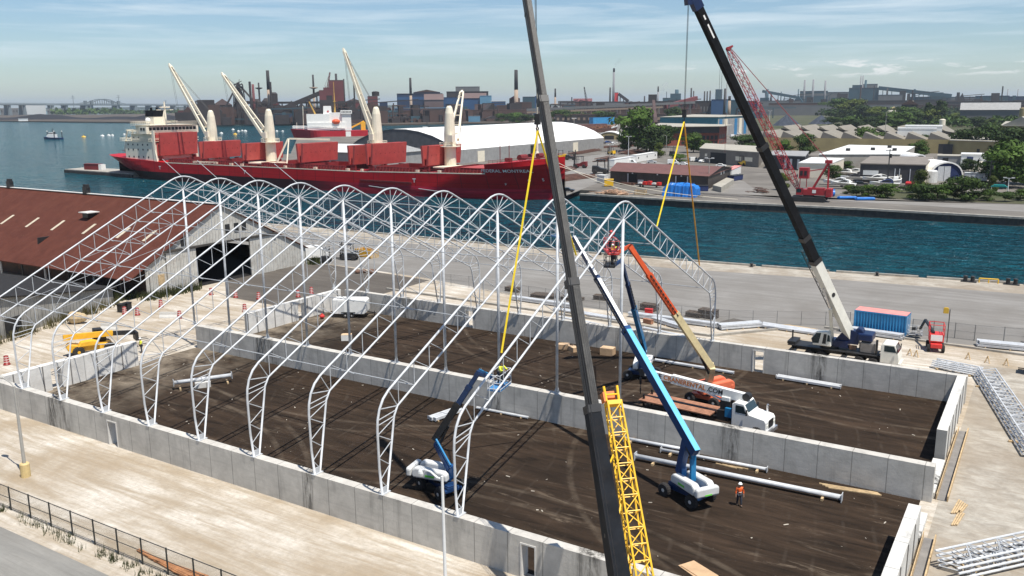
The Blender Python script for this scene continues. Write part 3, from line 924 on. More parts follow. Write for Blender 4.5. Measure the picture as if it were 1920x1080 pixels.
# near blue lift: articulated, with the worker by the last arch
boom_lift((54.5, 7.0, 0.01), R(10), R(-20), 'blue articulated boom lift with grey cover, nearest the front wall', BL,
    seg3((53.4, 7.75, 3.5), (57.1, 8.3, 9.25), ((0, .55), (.5, .8), (.78, 1)), ((.34, .5), (.27, .4), (.2, .32)), (m_dark, m_dblue, m_dblue)),
    ((59.0, 8.0, 8.55), R(10), m_galv, m_ltblue, 2.0, .95),
    riser=[((55.3, 6.9, 1.9), (53.5, 7.7, 3.3), .3, .4, m_blue), ((55.5, 6.75, 2.3), (53.65, 7.55, 3.65), .12, .2, m_teal)],
    jib=[((57.0, 8.3, 9.2), (58.3, 8.1, 9.0), .2, .26, m_blue), ((57.1, 8.3, 9.42), (58.4, 8.1, 9.2), .08, .1, m_teal)])
person((58.95, 8.15, 8.61), R(-15), 'worker in yellow vest bending over the basket rail of the near blue lift', m_yellow_v, m_dark, 'out', .05, .35)
# long straight blue boom
boom_lift((70.4, 15.1, 0.01), R(146), R(160), 'big blue boom lift with long straight boom behind the yellow lattice jib', BL,
    seg3((70.9, 14.6, 4.15), (56.3, 24.1, 16.75), ((-.02, .52), (.5, .78), (.77, 1)), ((.46, .68), (.33, .5), (.25, .38)), (m_blue, m_dblue, m_dblue)),
    ((54.9, 24.6, 16.6), R(58), m_galv, m_ltblue, 2.4, .95),
    riser=[((69.6, 15.6, 1.6), (70.2, 15.1, 4.3), .42, .62, m_blue), ((70.9, 14.8, 1.6), (70.85, 14.75, 3.9), .3, .36, m_teal)])
# dark blue lift behind it
boom_lift((56.4, 39.3, 0.01), R(-72), R(8), 'dark blue boom lift with white cover standing in the far half', {'chassis': m_dblue, 'turret': m_dblue, 'cover': m_whitep},
    seg3((57.0, 38.4, 3.3), (58.35, 29.4, 14.2), ((0, .5), (.48, .76), (.75, 1)), ((.4, .58), (.32, .45), (.24, .36)), (m_teal, m_dblue, m_dblue)),
    ((58.0, 27.9, 13.9), R(20), m_dark, m_dark, 2.4, .95),
    riser=[((56.2, 39.9, 1.7), (57.0, 38.5, 3.3), .36, .5, m_teal)],
    jib=[((58.3, 29.5, 14.1), (58.1, 28.3, 13.75), .2, .26, m_dblue)])
person((58.05, 28.1, 13.95), R(80), 'worker in yellow vest standing in the black basket below the red one', m_yellow_v, m_hat_w, 'up', .05, .1)
# orange and cream lift
boom_lift((64.7, 35.4, 0.01), R(-122), R(-8), 'orange and cream boom lift in the far half with red basket raised high', {'chassis': m_salmon, 'turret': m_redb, 'cover': m_salmon, 'k': 1.3},
    seg3((65.25, 34.8, 3.7), (60.35, 26.6, 16.0), ((0, .47), (.45, .78), (.76, 1)), ((.44, .62), (.36, .5), (.28, .4)), (m_cream, m_orange, m_orange)),
    ((59.2, 25.5, 15.5), R(35), m_redb, m_redb, 2.3, .95),
    riser=[((64.7, 35.7, 1.7), (65.25, 34.85, 3.9), .5, 1.0, m_cream)],
    jib=[((60.4, 26.7, 16.0), (59.6, 25.9, 15.45), .2, .28, m_orange)])
person((59.1, 25.4, 15.56), R(60), 'worker in red in the red basket at the top of the last arch column', paint('red_coat', (0.5, 0.03, 0.03), 0.7), paint('red_hat', (0.55, 0.04, 0.03), 0.4), 'up', .05, .1)
person((74.0, 15.8, 0.01), R(-60), 'worker in orange vest and white hard hat walking on the dark floor', m_orange_v, m_hat_w, 'down', .16, .06)
person((2.9, 18.7, 0.0), R(-100), 'worker in yellow vest standing behind the telehandler beside the pale wall', m_yellow_v, m_hat_w, 'mix', .08, .05)
# ================================================================ text helper
def text_mesh(s, size, name, m, mat4, parent=None, depth=0.004, bold=0.0):
 cu = bpy.data.curves.new(name, 'FONT')
 cu.body = s; cu.size = size; cu.extrude = depth; cu.align_x = 'CENTER'; cu.align_y = 'CENTER'; cu.offset = bold
 tmp = bpy.data.objects.new('tmp', cu)
 COL.objects.link(tmp)
 dg = bpy.context.evaluated_depsgraph_get()
 me = bpy.data.meshes.new_from_object(tmp.evaluated_get(dg))
 bpy.data.objects.remove(tmp)
 me.materials.clear(); me.materials.append(m)
 o = bpy.data.objects.new(name, me)
 COL.objects.link(o)
 if parent is not None: o.parent = parent
 o.matrix_local = mat4
 return o
def frame4(o, x, y):
 x, y = Vector(x).normalized(), Vector(y).normalized()
 z = x.cross(y)
 return Matrix(((x[0], y[0], z[0], o[0]), (x[1], y[1], z[1], o[1]), (x[2], y[2], z[2], o[2]), (0, 0, 0, 1)))
# ================================================================ boom truck in the far half (white cab)
m_bed = paint('wood_bed', (0.36, 0.17, 0.10), 0.8, var=0.4, vs=2, dirt=0.3)
m_letter_o = paint('letter_orange', (0.55, 0.17, 0.02), 0.5, var=0.05)
m_letter_k = paint('letter_black', (0.02, 0.02, 0.025), 0.5, var=0.05)
m_letter_w = paint('letter_white', (0.80, 0.79, 0.75), 0.5, var=0.05)
def cab_conventional(t, x0, m, bonnet=True, w=2.2, glass=m_glass):
 """road cab with bonnet, local +X forward, rear wall at x0"""
 prof = [(0, .75), (0, 2.62), (.25, 2.82), (1.05, 2.80), (1.5, 2.05), (1.55, 1.95), (2.9, 1.75), (3.05, 1.5), (3.08, .7), (1.5, .6)] if bonnet else \
     [(0, .7), (0, 2.55), (.2, 2.75), (1.35, 2.75), (1.75, 1.8), (1.85, 1.2), (1.85, .6)]
 c = MB().ext([(x0 + a, b) for a, b in prof], (0, -w / 2, 0), (1, 0, 0), (0, 0, 1), (0, w, 0)).build('cab', m, t)
 wx = 1.05 if bonnet else 1.35
 e = (1.5, 2.07) if bonnet else (1.74, 1.84)
 mb = MB()
 dx, dz = e[0] - wx, e[1] - 2.80 if bonnet else e[1] - 2.75
 nrm = Vector((-dz, 0, dx)).normalized() * .015
 z0 = 2.80 if bonnet else 2.75
 a = (x0 + wx + dx * .12, z0 + dz * .12); b = (x0 + wx + dx * .93, z0 + dz * .93)
 mb.add([(a[0] + nrm.x, -w * .44, a[1] + nrm.z), (a[0] + nrm.x, w * .44, a[1] + nrm.z), (b[0] + nrm.x, w * .46, b[1] + nrm.z), (b[0] + nrm.x, -w * .46, b[1] + nrm.z)], [(0, 1, 2, 3)])
 mb.build('windscreen', glass, c)
 for s in (-1, 1):
  xx = 1.05 if bonnet else 1.3
  q_ = [(x0 + .35, 1.95), (x0 + xx + .25, 1.95), (x0 + xx, 2.6), (x0 + .35, 2.6)]
  MB().ext(q_, (0, s * (w / 2 + .008), 0), (1, 0, 0), (0, 0, 1), (0, s * .006, 0)).build('side_window', glass, c)
  MB().box((x0 + xx + .35, s * (w / 2 + .18), 2.15), (.1, .16, .5)).build('mirror', m_dark, c)
  if bonnet:
   MB().box((x0 + 3.05, s * w * .36, 1.15), (.08, .35, .2)).build('headlight', m_reflect, c)
 if bonnet:
  MB().box((x0 + 3.09, 0, 1.25), (.04, w * .45, .7)).build('grille', m_dark, c)
 MB().box((x0 + (3.18 if bonnet else 1.9), 0, .62), (.25, w, .32)).build('bumper', m_chrome if bonnet else m, c)
 return c
tk = thing('boom_truck', (66.2, 30.4, 0.01), 'white cab boom truck with wooden bed and lettered white boom, behind the dividing wall', 'truck', rz=R(-5))
MB().box((0, 0, .85), (9.6, .9, .3)).build('chassis', m_dark, tk)
bd = MB()
for k in range(8):
 bd.box((-2.4, -1.12 + k * .32, 1.2), (7.0, .29, .1))
bed = bd.build('bed', m_bed, tk)
MB().box((-2.4, .1, 1.275), (5.4, .3, .05)).build('bed_rail', m_dark, bed)
cab_conventional(tk, 3.0, m_whitep)
st = MB().tube((3.2, .75, .8), (3.2, .75, 3.2), .08).tube((5.4, .95, 1.6), (5.4, .95, 2.5), .1).build('exhaust_stack', m_chrome, tk)
for x in (-2.6, -1.4, 5.3):
 for s in (-1, 1):
  wheel(tk, (x, s * 1.02, .52), .52, .4)
pd = MB().box((2.1, 0, 1.25), (1.1, 1.5, .9)).box((2.1, 0, 2.05), (.9, .8, .9)).build('crane_pedestal', m_dark, tk)
MB().box((2.55, -.62, 1.6), (.6, .3, .8)).build('operator_seat', m_teal, tk)
tr = MB().box((2.1, .0, 2.6), (.8, .75, .5)).build('turret', m_whitep, tk)
bm = MB().bar((3.9, 0, 3.0), (-3.2, 0, 3.42), .5, .78).build('boom_base', m_whitep, tk)
MB().bar((-3.2, 0, 3.42), (-6.0, 0, 3.56), .38, .6).build('boom_tip', m_whitep, tk)
MB().box((-6.15, 0, 3.5), (.5, .5, .7)).lathe([(.26, -.2), (.26, .2)], (-6.3, 0, 3.6), 12, (0, 1, 0)).build('boom_head', m_dark, tk)
MB().tube((-6.4, 0, 3.3), (-6.4, 0, 1.9), .03, n=4).tube((-6.4, 0, 2.9), (-6.4, 0, 2.3), .12).tube((-6.4, 0, 1.9), (-6.4, 0, 1.3), .09, .03).build('hook_block', m_dark, tk)
MB().tube((1.9, 0, 2.3), (-.6, 0, 3.0), .12).tube((-.6, 0, 3.0), (-1.6, 0, 3.15), .07).build('lift_cylinder', m_chrome, tk)
MB().lathe([(.34, -.3), (.34, .3)], (3.9, 0, 3.15), 14, (0, 1, 0)).build('winch', m_dark, tk)
MB().box((-5.6, .8, .9), (.16, .16, 1.6)).box((-5.6, -.8, .9), (.16, .16, 1.6)).box((-5.6, 0, .95), (.25, 2.0, .2)).build('outrigger', m_dark, tk)
sl = Vector((6.3, 0, -.37)).normalized(); upv = Vector((.37, 0, 6.3)).normalized()
def on_boom(s): return Vector((-3.2, -.262, 3.42)) + sl * s
text_mesh('E', .62, 'lettering', m_letter_k, frame4(on_boom(-1.12) + Vector((0, .055, 0)), sl, upv), tk, bold=.012)
text_mesh('CRANERENTAL', .60, 'lettering', m_letter_o, frame4(on_boom(1.32), sl, upv), tk, bold=.012)
text_mesh('.COM', .60, 'lettering', m_letter_k, frame4(on_boom(4.25), sl, upv), tk, bold=.012)
# ================================================================ telescopic truck crane behind the far wall
m_cblue = paint('crane_blue', (0.005, 0.016, 0.065), 0.35, var=0.25, dirt=0.08)
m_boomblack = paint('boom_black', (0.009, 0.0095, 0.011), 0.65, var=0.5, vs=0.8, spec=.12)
m_cwhite = paint('crane_white', (0.72, 0.70, 0.62), 0.4, var=0.12, dirt=0.14, dirtcol=(0.35, 0.28, 0.2))
cr = thing('truck_crane', (72.8, 56.2, 0), 'truck crane with white lower boom and black upper boom behind the far wall', 'crane')
c0 = Vector((72.8, 56.2, 0))
MB().box((-.6, 0, 1.0), (9.6, 1.0, .5)).box((-1.0, 0, 1.3), (9.4, 2.4, .12)).build('chassis', m_dark, cr)
cab_conventional(cr, 4.0, m_cwhite, False, 2.3)
MB().box((2.6, 0, 1.95), (1.5, 1.5, 1.1)).build('engine_box', paint('engine_box_grey', (0.22, 0.20, 0.18), 0.7, dirt=0.3), cr)
MB().tube((3.55, -.8, 1.4), (3.55, -.8, 3.0), .12).tube((1.6, .6, 1.4), (1.6, .6, 3.3), .05).build('exhaust_stack', m_dark, cr)
MB().box((.6, .0, 1.65), (1.6, .5, .3)).box((1.1, -.5, 1.75), (.7, .15, .5)).build('hose_rack', paint('rusty_steel', (0.16, 0.09, 0.055), 0.8, dirt=0.4), cr)
for x in (-3.3, -2.0, 1.9, 3.3):
 for s in (-1, 1):
  wheel(cr, (x, s * 1.05, .52), .52, .4, rim=m_chrome)
for x in (-5.2, .3):
 MB().box((x, 0, .85), (.3, 5.2, .25)).box((x, -2.5, .5), (.3, .2, 1.0)).box((x, 2.5, .5), (.3, .2, 1.0)).box((x, -2.5, .05), (.6, .6, .08)).box((x, 2.5, .05), (.6, .6, .08)).build('outrigger', m_dark, cr)
MB().box((-5.3, 0, 1.55), (.9, 2.2, .3)).tube((-5.6, .6, 1.4), (-5.6, .6, 2.6), .09).build('rear_deck', m_dark, cr)
MB().lathe([(1.0, 0), (1.0, .35)], (-1.4, 0, 1.36), 20).build('slew_ring', m_dark, cr)
MB().box((-.6, 0, 2.0), (2.4, 1.5, .7)).ext([(-1.0, 2.1), (1.6, 2.1), (1.8, 3.4), (.6, 3.7), (-.2, 3.2)], (0, -.5, 0), (1, 0, 0), (0, 0, 1), (0, 1.0, 0)).build('superstructure', m_cblue, cr)
MB().box((2.3, 0.2, 3.05), (1.5, 2.0, .8)).lathe([(.42, -.6), (.42, .6)], (1.6, .2, 3.5), 14, (0, 1, 0)).build('counterweight', m_cblue, cr)
kc = MB().ext([(-2.9, 1.75), (-3.15, 2.4), (-2.6, 3.25), (-1.5, 3.35), (-1.2, 3.1), (-1.0, 1.75)], (0, -1.45, 0), (1, 0, 0), (0, 0, 1), (0, .95, 0)).build('operator_cab', m_cwhite, cr)
MB().ext([(-2.95, 1.95), (-3.08, 2.45), (-2.6, 3.12), (-2.1, 3.16), (-2.3, 2.0)], (0, -1.46, 0), (1, 0, 0), (0, 0, 1), (0, -.01, 0)).build('windscreen', m_glass, kc)
MB().ext([(-1.95, 2.0), (-1.55, 2.0), (-1.5, 3.1), (-1.8, 3.1)], (0, -1.46, 0), (1, 0, 0), (0, 0, 1), (0, -.012, 0)).build('door_opening', m_dark, kc)
MB().ext([(-1.45, 2.3), (-1.1, 2.3), (-1.2, 3.0), (-1.4, 3.05)], (0, -1.46, 0), (1, 0, 0), (0, 0, 1), (0, -.012, 0)).build('side_window', m_glass, kc)
F, Tp = Vector((73.2, 55.9, 3.5)) - c0, Vector((61.35, 37.3, 37.0)) - c0
BD = (Tp - F).normalized()
def cbox(a, b, w1, h1, name, m, w2=None):
 return MB().bar(F.lerp(Tp, a), F.lerp(Tp, b), w1, h1, w2, None if w2 is None else w2 * h1 / w1).build(name, m, cr)
b1 = cbox(-.02, .245, .78, .98, 'boom_base', m_cwhite)
cbox(.235, .32, .72, .9, 'boom_section', m_boomblack)
cbox(.315, .60, .66, .84, 'boom_section', m_boomblack)
cbox(.595, .985, .58, .74, 'boom_section', m_boomblack)
for a, w_ in ((.243, .86), (.318, .8), (.60, .76)):
 cbox(a - .006, a + .006, w_, w_ * 1.26, 'boom_collar', m_dark)
MB().bar(F.lerp(Tp, .975), F.lerp(Tp, 1.01), .62, .95).bar(F.lerp(Tp, .995) + Vector((0, 0, .1)), F.lerp(Tp, .995) + Vector((-.5, -.9, -.1)), .5, .7).build('boom_head', m_cblue, cr)
side = BD.cross(Vector((0, 0, 1))).normalized()
if side.y > 0: side = -side
upb = side.cross(BD).normalized()
if upb.z < 0: upb = -upb
p0 = F.lerp(Tp, .15) + side * .2 - upb * .62
MB().tube(Vector((-1.2, 0, 2.3)), F.lerp(Tp, .10) - upb * .7 + Vector((0, 0, -.2)), .19, n=10).build('lift_cylinder', m_cwhite, cr)
MB().tube(F.lerp(Tp, .10) - upb * .7 + Vector((0, 0, -.2)), F.lerp(Tp, .16) - upb * .45, .12, n=8).build('cylinder_rod', m_chrome, cr)
MB().lattice(F.lerp(Tp, .05) - side * .75, F.lerp(Tp, .275) - side * .75, .5, .62, 9, .045, .025).build('folded_jib', m_dark, cr)
MB().bar(F.lerp(Tp, .085) - side * .45, F.lerp(Tp, .135) - side * .45, .1, .62).build('name_panel', m_dark, cr)
MB().lathe([(.24, -.02), (.24, .02)], F.lerp(Tp, .13) + side * .40, 14, side).build('round_decal', m_dark, cr)
for a0, a1 in ((.90, .935), (.947, .958)):
 MB().bar(F.lerp(Tp, a0) + side * .30, F.lerp(Tp, a1) + side * .30, .012, .16, up=tuple(upb)).build('white_decal', m_whitep, cr)
# its hook line, hook block and slings
def hook_set(name, top, hook, ends, mats, labels, ropelab):
 t = thing('hoist_rope', top, ropelab, 'hoist rope')
 o = Vector(top)
 rp = MB()
 for dx in (-.04, .04):
  rp.tube((dx, 0, 0), Vector(hook) - o + Vector((dx, 0, .7)), .022, n=4)
 rp.build('rope', m_dark, t)
 hk = Vector(hook) - o
 MB().box(hk + Vector((0, 0, .5)), (.36, .22, .7)).build('hook_block', m_dark, t)
 MB().sweep([hk + Vector((a, 0, b)) for a, b in ((0, .15), (0, 0), (.1, -.1), (.02, -.22), (-.1, -.15), (-.12, -.05))], .045, 6).build('hook', m_dark, t)
 for e, m, lab in zip(ends, mats, labels):
  a = Vector(hook) + Vector((0, 0, -.2))
  tag(MB().bar(a, a.lerp(Vector(e), .5), .12, .05).bar(a.lerp(Vector(e), .5), e, .12, .05).build('lifting_sling', m, loc=tuple(a)), lab, 'sling')
m_slingY = paint('sling_yellow', (0.86, 0.62, 0.02), 0.6, var=0.15)
m_slingO = paint('sling_orange', (0.72, 0.33, 0.03), 0.6, var=0.15)
hook_set('a', (61.0, 36.9, 37.0), (61.0, 36.8, 26.4), [(61, 30.99, 17.15), (61.0, 42.5, 11.6)], [m_slingY, m_slingO],
   ['yellow lifting sling from the right hook down to the last arch', 'orange lifting sling from the right hook down to the last arch'], 'thin steel hoist rope hanging from the black boom tip on the right')
# ================================================================ big crane in the foreground: boom crosses the whole picture
m_bgrey = ground_mat('boom_grey', ((0.06, 0.058, 0.054), (0.115, 0.112, 0.106), (0.038, 0.037, 0.035)), (0.6, 0.6, 0.05), 1.5, 0.25, 0.4)
m_bside = paint('boom_dark_side', (0.012, 0.014, 0.018), 0.65, var=0.5, vs=0.9, dirt=0.1, spec=.12)
m_byel = paint('crane_yellow', (0.80, 0.47, 0.02), 0.45, var=0.15, dirt=0.06)
m_ora = paint('jib_orange_block', (0.62, 0.15, 0.015), 0.5, var=0.25)
fg = thing('mobile_crane', (77.0, -8.6, 0.0), 'tall mobile crane in the foreground, long grey and black telescopic boom', 'crane')
g0 = Vector((77.0, -8.6, 0.0))
FB, FT = Vector((76.4, -7.75, 2.3)) - g0, Vector((61.0, 6.5, 40.5)) - g0
FD = (FT - FB).normalized()
sd_ = FD.cross(Vector((0, 0, 1))).normalized()
up_ = sd_.cross(FD).normalized()
def oct_section(a, b, w, h, name, m):
 """telescope section with chamfered lower corners"""
 A, B_ = FB.lerp(FT, a), FB.lerp(FT, b)
 pr = [(-w / 2, h * .5), (w / 2, h * .5), (w / 2, -h * .18), (w * .26, -h * .5), (-w * .26, -h * .5), (-w / 2, -h * .18)]
 return MB().ext(pr, A, sd_, up_, B_ - A).build(name, m, fg)
secs = ((-.02, .28, .96, 1.0, m_bside), (.275, .432, .55, .70, m_bgrey), (.428, .675, .49, .62, m_bgrey), (.67, 1.0, .43, .54, m_bgrey))
for a, b, w_, h_, m in secs:
 if a < 0: MB().bar(FB.lerp(FT, a), FB.lerp(FT, b), w_, h_, .62, .8, up=tuple(up_)).build('boom_base', m, fg)
 else: oct_section(a, b, w_, h_, 'boom_section', m)
for a, w_, h_ in ((.28, .68, .86), (.432, .6, .76), (.675, .53, .66)):
 MB().bar(FB.lerp(FT, a - .005), FB.lerp(FT, a + .004), w_, h_, up=tuple(up_)).build('boom_collar', m_dark, fg)
# dark longitudinal strips proud of the grey sections
mb = MB()
for a, b, w_, h_, m in secs[1:]:
 for k in (.02, .2, .36):
  o_ = up_ * (h_ / 2 + .004) + sd_ * k * w_
  mb.bar(FB.lerp(FT, a + .008) + o_, FB.lerp(FT, b - .01) + o_, .03, .012, up=tuple(up_))
mb.build('boom_seam', m_dark, fg)
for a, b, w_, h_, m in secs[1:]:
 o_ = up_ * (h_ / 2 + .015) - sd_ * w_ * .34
 MB().bar(FB.lerp(FT, a + .006) + o_, FB.lerp(FT, b - .006) + o_, w_ * .32, .03, up=tuple(up_)).build('shade_strip', m_boomblack, fg)  # dark strip on the top face, paints in the boom's shaded left side
for k in range(9):
 a = .03 + k * .11
 MB().bar(FB.lerp(FT, a) - sd_ * (.5 - .25 * min(1, a * 3)), FB.lerp(FT, a) - sd_ * .15, .12, .2).build('rope_guide', m_dark, fg)
MB().tube(FB + up_ * .8 - sd_ * .35, FT + up_ * .6 - sd_ * .3, .02, n=4).build('boom_rope', m_dark, fg)
MB().tube(FB + up_ * .8 - sd_ * .5, FT + up_ * .6 - sd_ * .42, .02, n=4).build('boom_rope', m_dark, fg)
MB().bar(FT - FD * .5, FT + FD * .9, .7, 1.1).build('boom_head', m_dark, fg)
# folded yellow lattice jib on the boom's right side
jb = (76.12,-6.4,6.36)
JB, JT = Vector((76.38,-6.2,4.41)) - g0, Vector((72.37,-1.9,12.75)) - g0
MB().lattice(JB, JT, .86, .72, 13, .055, .03, h=.86, h2=.6).build('lattice_jib', m_byel, fg)
jd = (JT - JB).normalized(); js = jd.cross(Vector((0, 0, 1))).normalized(); ju = js.cross(jd)
MB().bar(JT - jd * .1, JT + jd * .12, .8, .66).tube(JT + js * .33, JT + js * .36 + jd * .95, .07).tube(JT - js * .33, JT - js * .36 + jd * .95, .07).tube(JT + js * .35 + jd * .5, JT - js * .35 + jd * .5, .05).build('jib_head', m_byel, fg)
MB().bar(JT + jd * .1 - ju * .3, JT + jd * .75 - ju * .3, .5, .12).bar(JT + jd * .1 + js * -.48, JT + jd * .6 + js * -.5, .1, .45).build('jib_bracket', m_ora, fg)
mb = MB()
for k in (.08, .3, .52, .75):
 mb.tube(JB.lerp(JT, k) - js * .4, FB.lerp(FT, .02 + k * .26) + sd_ * .4, .05, n=5)
mb.build('jib_stay', m_byel, fg)
# carrier below the picture
MB().box((.6, -.8, 1.1), (11.0, 2.4, .5)).box((.6, -.8, 1.45), (10.6, 2.6, .2)).build('chassis', m_dark, fg)
MB().ext([(-1.6, 1.6), (1.9, 1.6), (2.1, 2.5), (.3, 2.9), (-1.2, 2.4)], (0, -1.5, 0), (1, 0, 0), (0, 0, 1), (0, 1.6, 0)).build('superstructure', m_byel, fg)
MB().ext([(5.0, .8), (6.9, .8), (6.9, 1.7), (6.5, 2.5), (5.0, 2.5)], (0, -2.0, 0), (1, 0, 0), (0, 0, 1), (0, 2.4, 0)).build('cab', m_byel, fg)
for x in (-3.8, -2.4, 3.0, 4.4):
 for s in (-1.9, .3):
  wheel(fg, (x, s, .65), .65, .5)
hook_set('b', (61.0, 9.5, 40.2), (61.0, 9.93, 26.4), [(61.0, 5.2, 12.0), (61.0, 15.6, 16.9)], [m_slingY, m_slingY],
   ['yellow lifting sling from the left hook down to the eave of the last arch', 'yellow lifting sling behind the grey boom, tied high on the last arch'], 'thin steel hoist rope hanging beside the grey foreground boom')
# ================================================================ yellow telehandler
m_cat = paint('machine_yellow', (0.78, 0.42, 0.03), 0.4, var=0.18, dirt=0.12)
th = thing('telehandler', (-1.9, 15.8, 0), 'yellow telehandler with lowered boom parked behind the pale end wall', 'telehandler', rz=R(68))
MB().ext([(-2.6, .6), (2.0, .55), (2.1, .95), (1.4, 1.1), (-1.2, 1.2), (-2.5, 1.5), (-2.8, 1.1)], (0, -.85, 0), (1, 0, 0), (0, 0, 1), (0, 1.7, 0)).build('body', m_cat, th)
MB().ext([(-1.8, 1.15), (.6, 1.1), (.5, 1.6), (-.2, 1.85), (-1.4, 1.8)], (0, -1.2, 0), (1, 0, 0), (0, 0, 1), (0, .75, 0)).build('engine_cover', m_cat, th)
kb = MB().ext([(.2, 1.2), (1.55, 1.2), (1.6, 1.8), (1.2, 2.65), (.3, 2.7)], (0, .35, 0), (1, 0, 0), (0, 0, 1), (0, .9, 0)).build('cab', m_dark, th)
MB().ext([(.3, 1.7), (1.5, 1.75), (1.15, 2.55), (.38, 2.58)], (0, 1.256, 0), (1, 0, 0), (0, 0, 1), (0, .006, 0)).build('window', m_glass, kb)
MB().bar((-3.0, -.1, 2.35), (2.2, -.1, 2.05), .42, .62).build('boom', m_cat, th)
MB().bar((2.0, -.1, 2.05), (4.6, -.1, 1.75), .34, .5).build('boom_tip', m_dark, th)
MB().box((4.7, -.1, 1.35), (.35, 1.4, 1.0)).bar((4.8, -.5, .9), (6.0, -.5, .85), .12, .06).bar((4.8, .3, .9), (6.0, .3, .85), .12, .06).build('fork_carriage', m_dark, th)
for x in (-1.7, 1.6):
 for s in (-1, 1):
  wheel(th, (x, s * 1.02, .62), .62, .45, rim=m_cat)
# ================================================================ red lift by the container, container, trailer
rl = thing('scissor_lift', (81.0, 65.8, 0), 'red access lift with folded arm and small basket beside the blue container', 'access lift', rz=R(100))
MB().box((0, 0, .75), (2.6, 1.2, .5)).build('chassis', m_redb, rl)
for x in (-.9, .9):
 for s in (-1, 1):
  wheel(rl, (x, s * .75, .42), .42, .32)
MB().box((0, 0, 1.55), (1.7, 1.5, .9)).build('body', m_redb, rl)
MB().box((-.87, 0, 1.62), (.03, 1.2, .7)).build('panel', m_whitep, rl)
mb = MB()
for s in (-1, 1):
 for x in (-.85, .85):
  mb.tube((x, s * .75, 1.9), (x, s * .75, 3.1), .045, n=5)
 for z in (2.5, 3.1):
  mb.tube((-.85, s * .75, z), (.85, s * .75, z), .04, n=5)
for x in (-.85, .85):
 mb.tube((x, -.75, 3.1), (x, .75, 3.1), .04, n=5)
mb.build('guard_rail', m_redb, rl)
MB().bar((-.4, .3, 2.1), (3.6, 1.0, 2.6), .24, .26).bar((3.6, 1.0, 2.6), (4.6, 1.4, 1.2), .2, .22).build('arm', m_dark, rl)
basket(rl, (4.9, 1.9, .35), R(10), m_galv, m_dark, 1.5, .8)
fd = thing('warning_beacon', (81.9, 69.0, 0), 'yellow drum shaped light head on a pole behind the red lift', 'light pole')
MB().tube((0, 0, 0), (0, 0, 4.2), .05).build('pole', m_dark, fd)
MB().box((-.4, 0, 4.0), (.55, .35, .6), .2).box((-.4, 0, 4.34), (.4, .25, .08), .2).build('head', paint('olive_yellow', (.5, .32, .03), .6), fd)
m_cont_blue = ribbed('container_blue', (0.035, 0.25, 0.50), 0, 0.3, 0.01, 0.5, 0.2, 0.12)
m_pinkroof = paint('faded_red_roof', (0.68, 0.25, 0.22), 0.6, var=0.15, vs=1, dirt=0.25, dirtcol=(0.6, 0.5, 0.45))
def container(name, loc, rz, L, label, mside, mroof, n=17, W=2.44, Hh=2.6, group=None):
 t = thing(name, loc, label, 'container', group, rz)
 mb = MB()
 step = L / n
 for s in (-1, 1):
  vs = []; fs = []
  for k in range(n * 4 + 1):
   x = -L / 2 + .12 + (L - .24) * k / (n * 4)
   d = (0, 0, .14, .14)[k % 4]
   vs += [(x, s * (W / 2 - .02 - d), .12), (x, s * (W / 2 - .02 - d), Hh - .1)]
  for k in range(n * 4):
   fs.append((2 * k, 2 * k + 2, 2 * k + 3, 2 * k + 1) if s < 0 else (2 * k + 1, 2 * k + 3, 2 * k + 2, 2 * k))
  mb.add(vs, fs)
 mb.box((-L / 2 + .06, 0, Hh / 2), (.05, W - .2, Hh - .2)).build('side_panel', mside, t)
 fr = MB()
 for x in (-1, 1):
  for y in (-1, 1):
   fr.box((x * (L / 2 - .07), y * (W / 2 - .07), Hh / 2), (.14, .14, Hh))
 for y in (-1, 1):
  fr.box((0, y * (W / 2 - .05), .08), (L - .28, .1, .16)); fr.box((0, y * (W / 2 - .05), Hh - .06), (L - .28, .1, .12))
 fr.build('frame', mside, t)
 MB().box((0, 0, Hh - .01), (L - .1, W - .12, .06)).build('roof_panel', mroof, t)
 d = MB()
 for y in (-1, 1):
  d.box((L / 2 - .05, y * W / 4, Hh / 2), (.05, W / 2 - .15, Hh - .25))
 dr = d.build('door_leaf', mside, t)
 lb = MB()
 for y in (-.9, -.3, .3, .9):
  lb.tube((L / 2, y, .2), (L / 2, y, Hh - .2), .025, n=5)
 lb.build('lock_bar', m_galv, dr)
 return t
container('shipping_container', (74.35, 71.3, 0), R(-3.5), 6.06, 'blue corrugated shipping container with faded pink roof by the fence', m_cont_blue, m_pinkroof)
tl = thing('cargo_trailer', (12.0, 44.2, 0.01), 'white enclosed cargo trailer in the corner of the far half', 'trailer', rz=R(28))
MB().ext([(-2.2, .55), (2.0, .55), (2.35, .8), (2.35, 2.3), (2.1, 2.5), (-2.2, 2.5)], (0, -1.05, 0), (1, 0, 0), (0, 0, 1), (0, 2.1, 0)).build('body', m_whitep, tl)
MB().box((-1.0, -1.06, 1.4), (.8, .02, 1.6)).build('side_door', m_cover, tl)
for x in (-.5, .35):
 for s in (-1, 1):
  wheel(tl, (x, s * 1.02, .36), .36, .22)
MB().box((-.08, -1.1, .8), (1.9, .16, .06)).box((-.08, 1.1, .8), (1.9, .16, .06)).build('mudguard', m_dark, tl)
MB().bar((2.2, .6, .55), (3.4, 0, .5), .1).bar((2.2, -.6, .55), (3.4, 0, .5), .1).tube((3.2, 0, .1), (3.2, 0, .8), .05).build('tow_frame', m_dark, tl)
tag(MB().ball((9.6, 41.2, .35), .35, 10, 6, (1, 1, .8)).tube((9.6, 41.2, .6), (9.6, 41.2, .75), .1).build('fuel_can', m_redb, loc=(9.6, 41.2, .01)), 'small red round can beside the white trailer', 'fuel can')
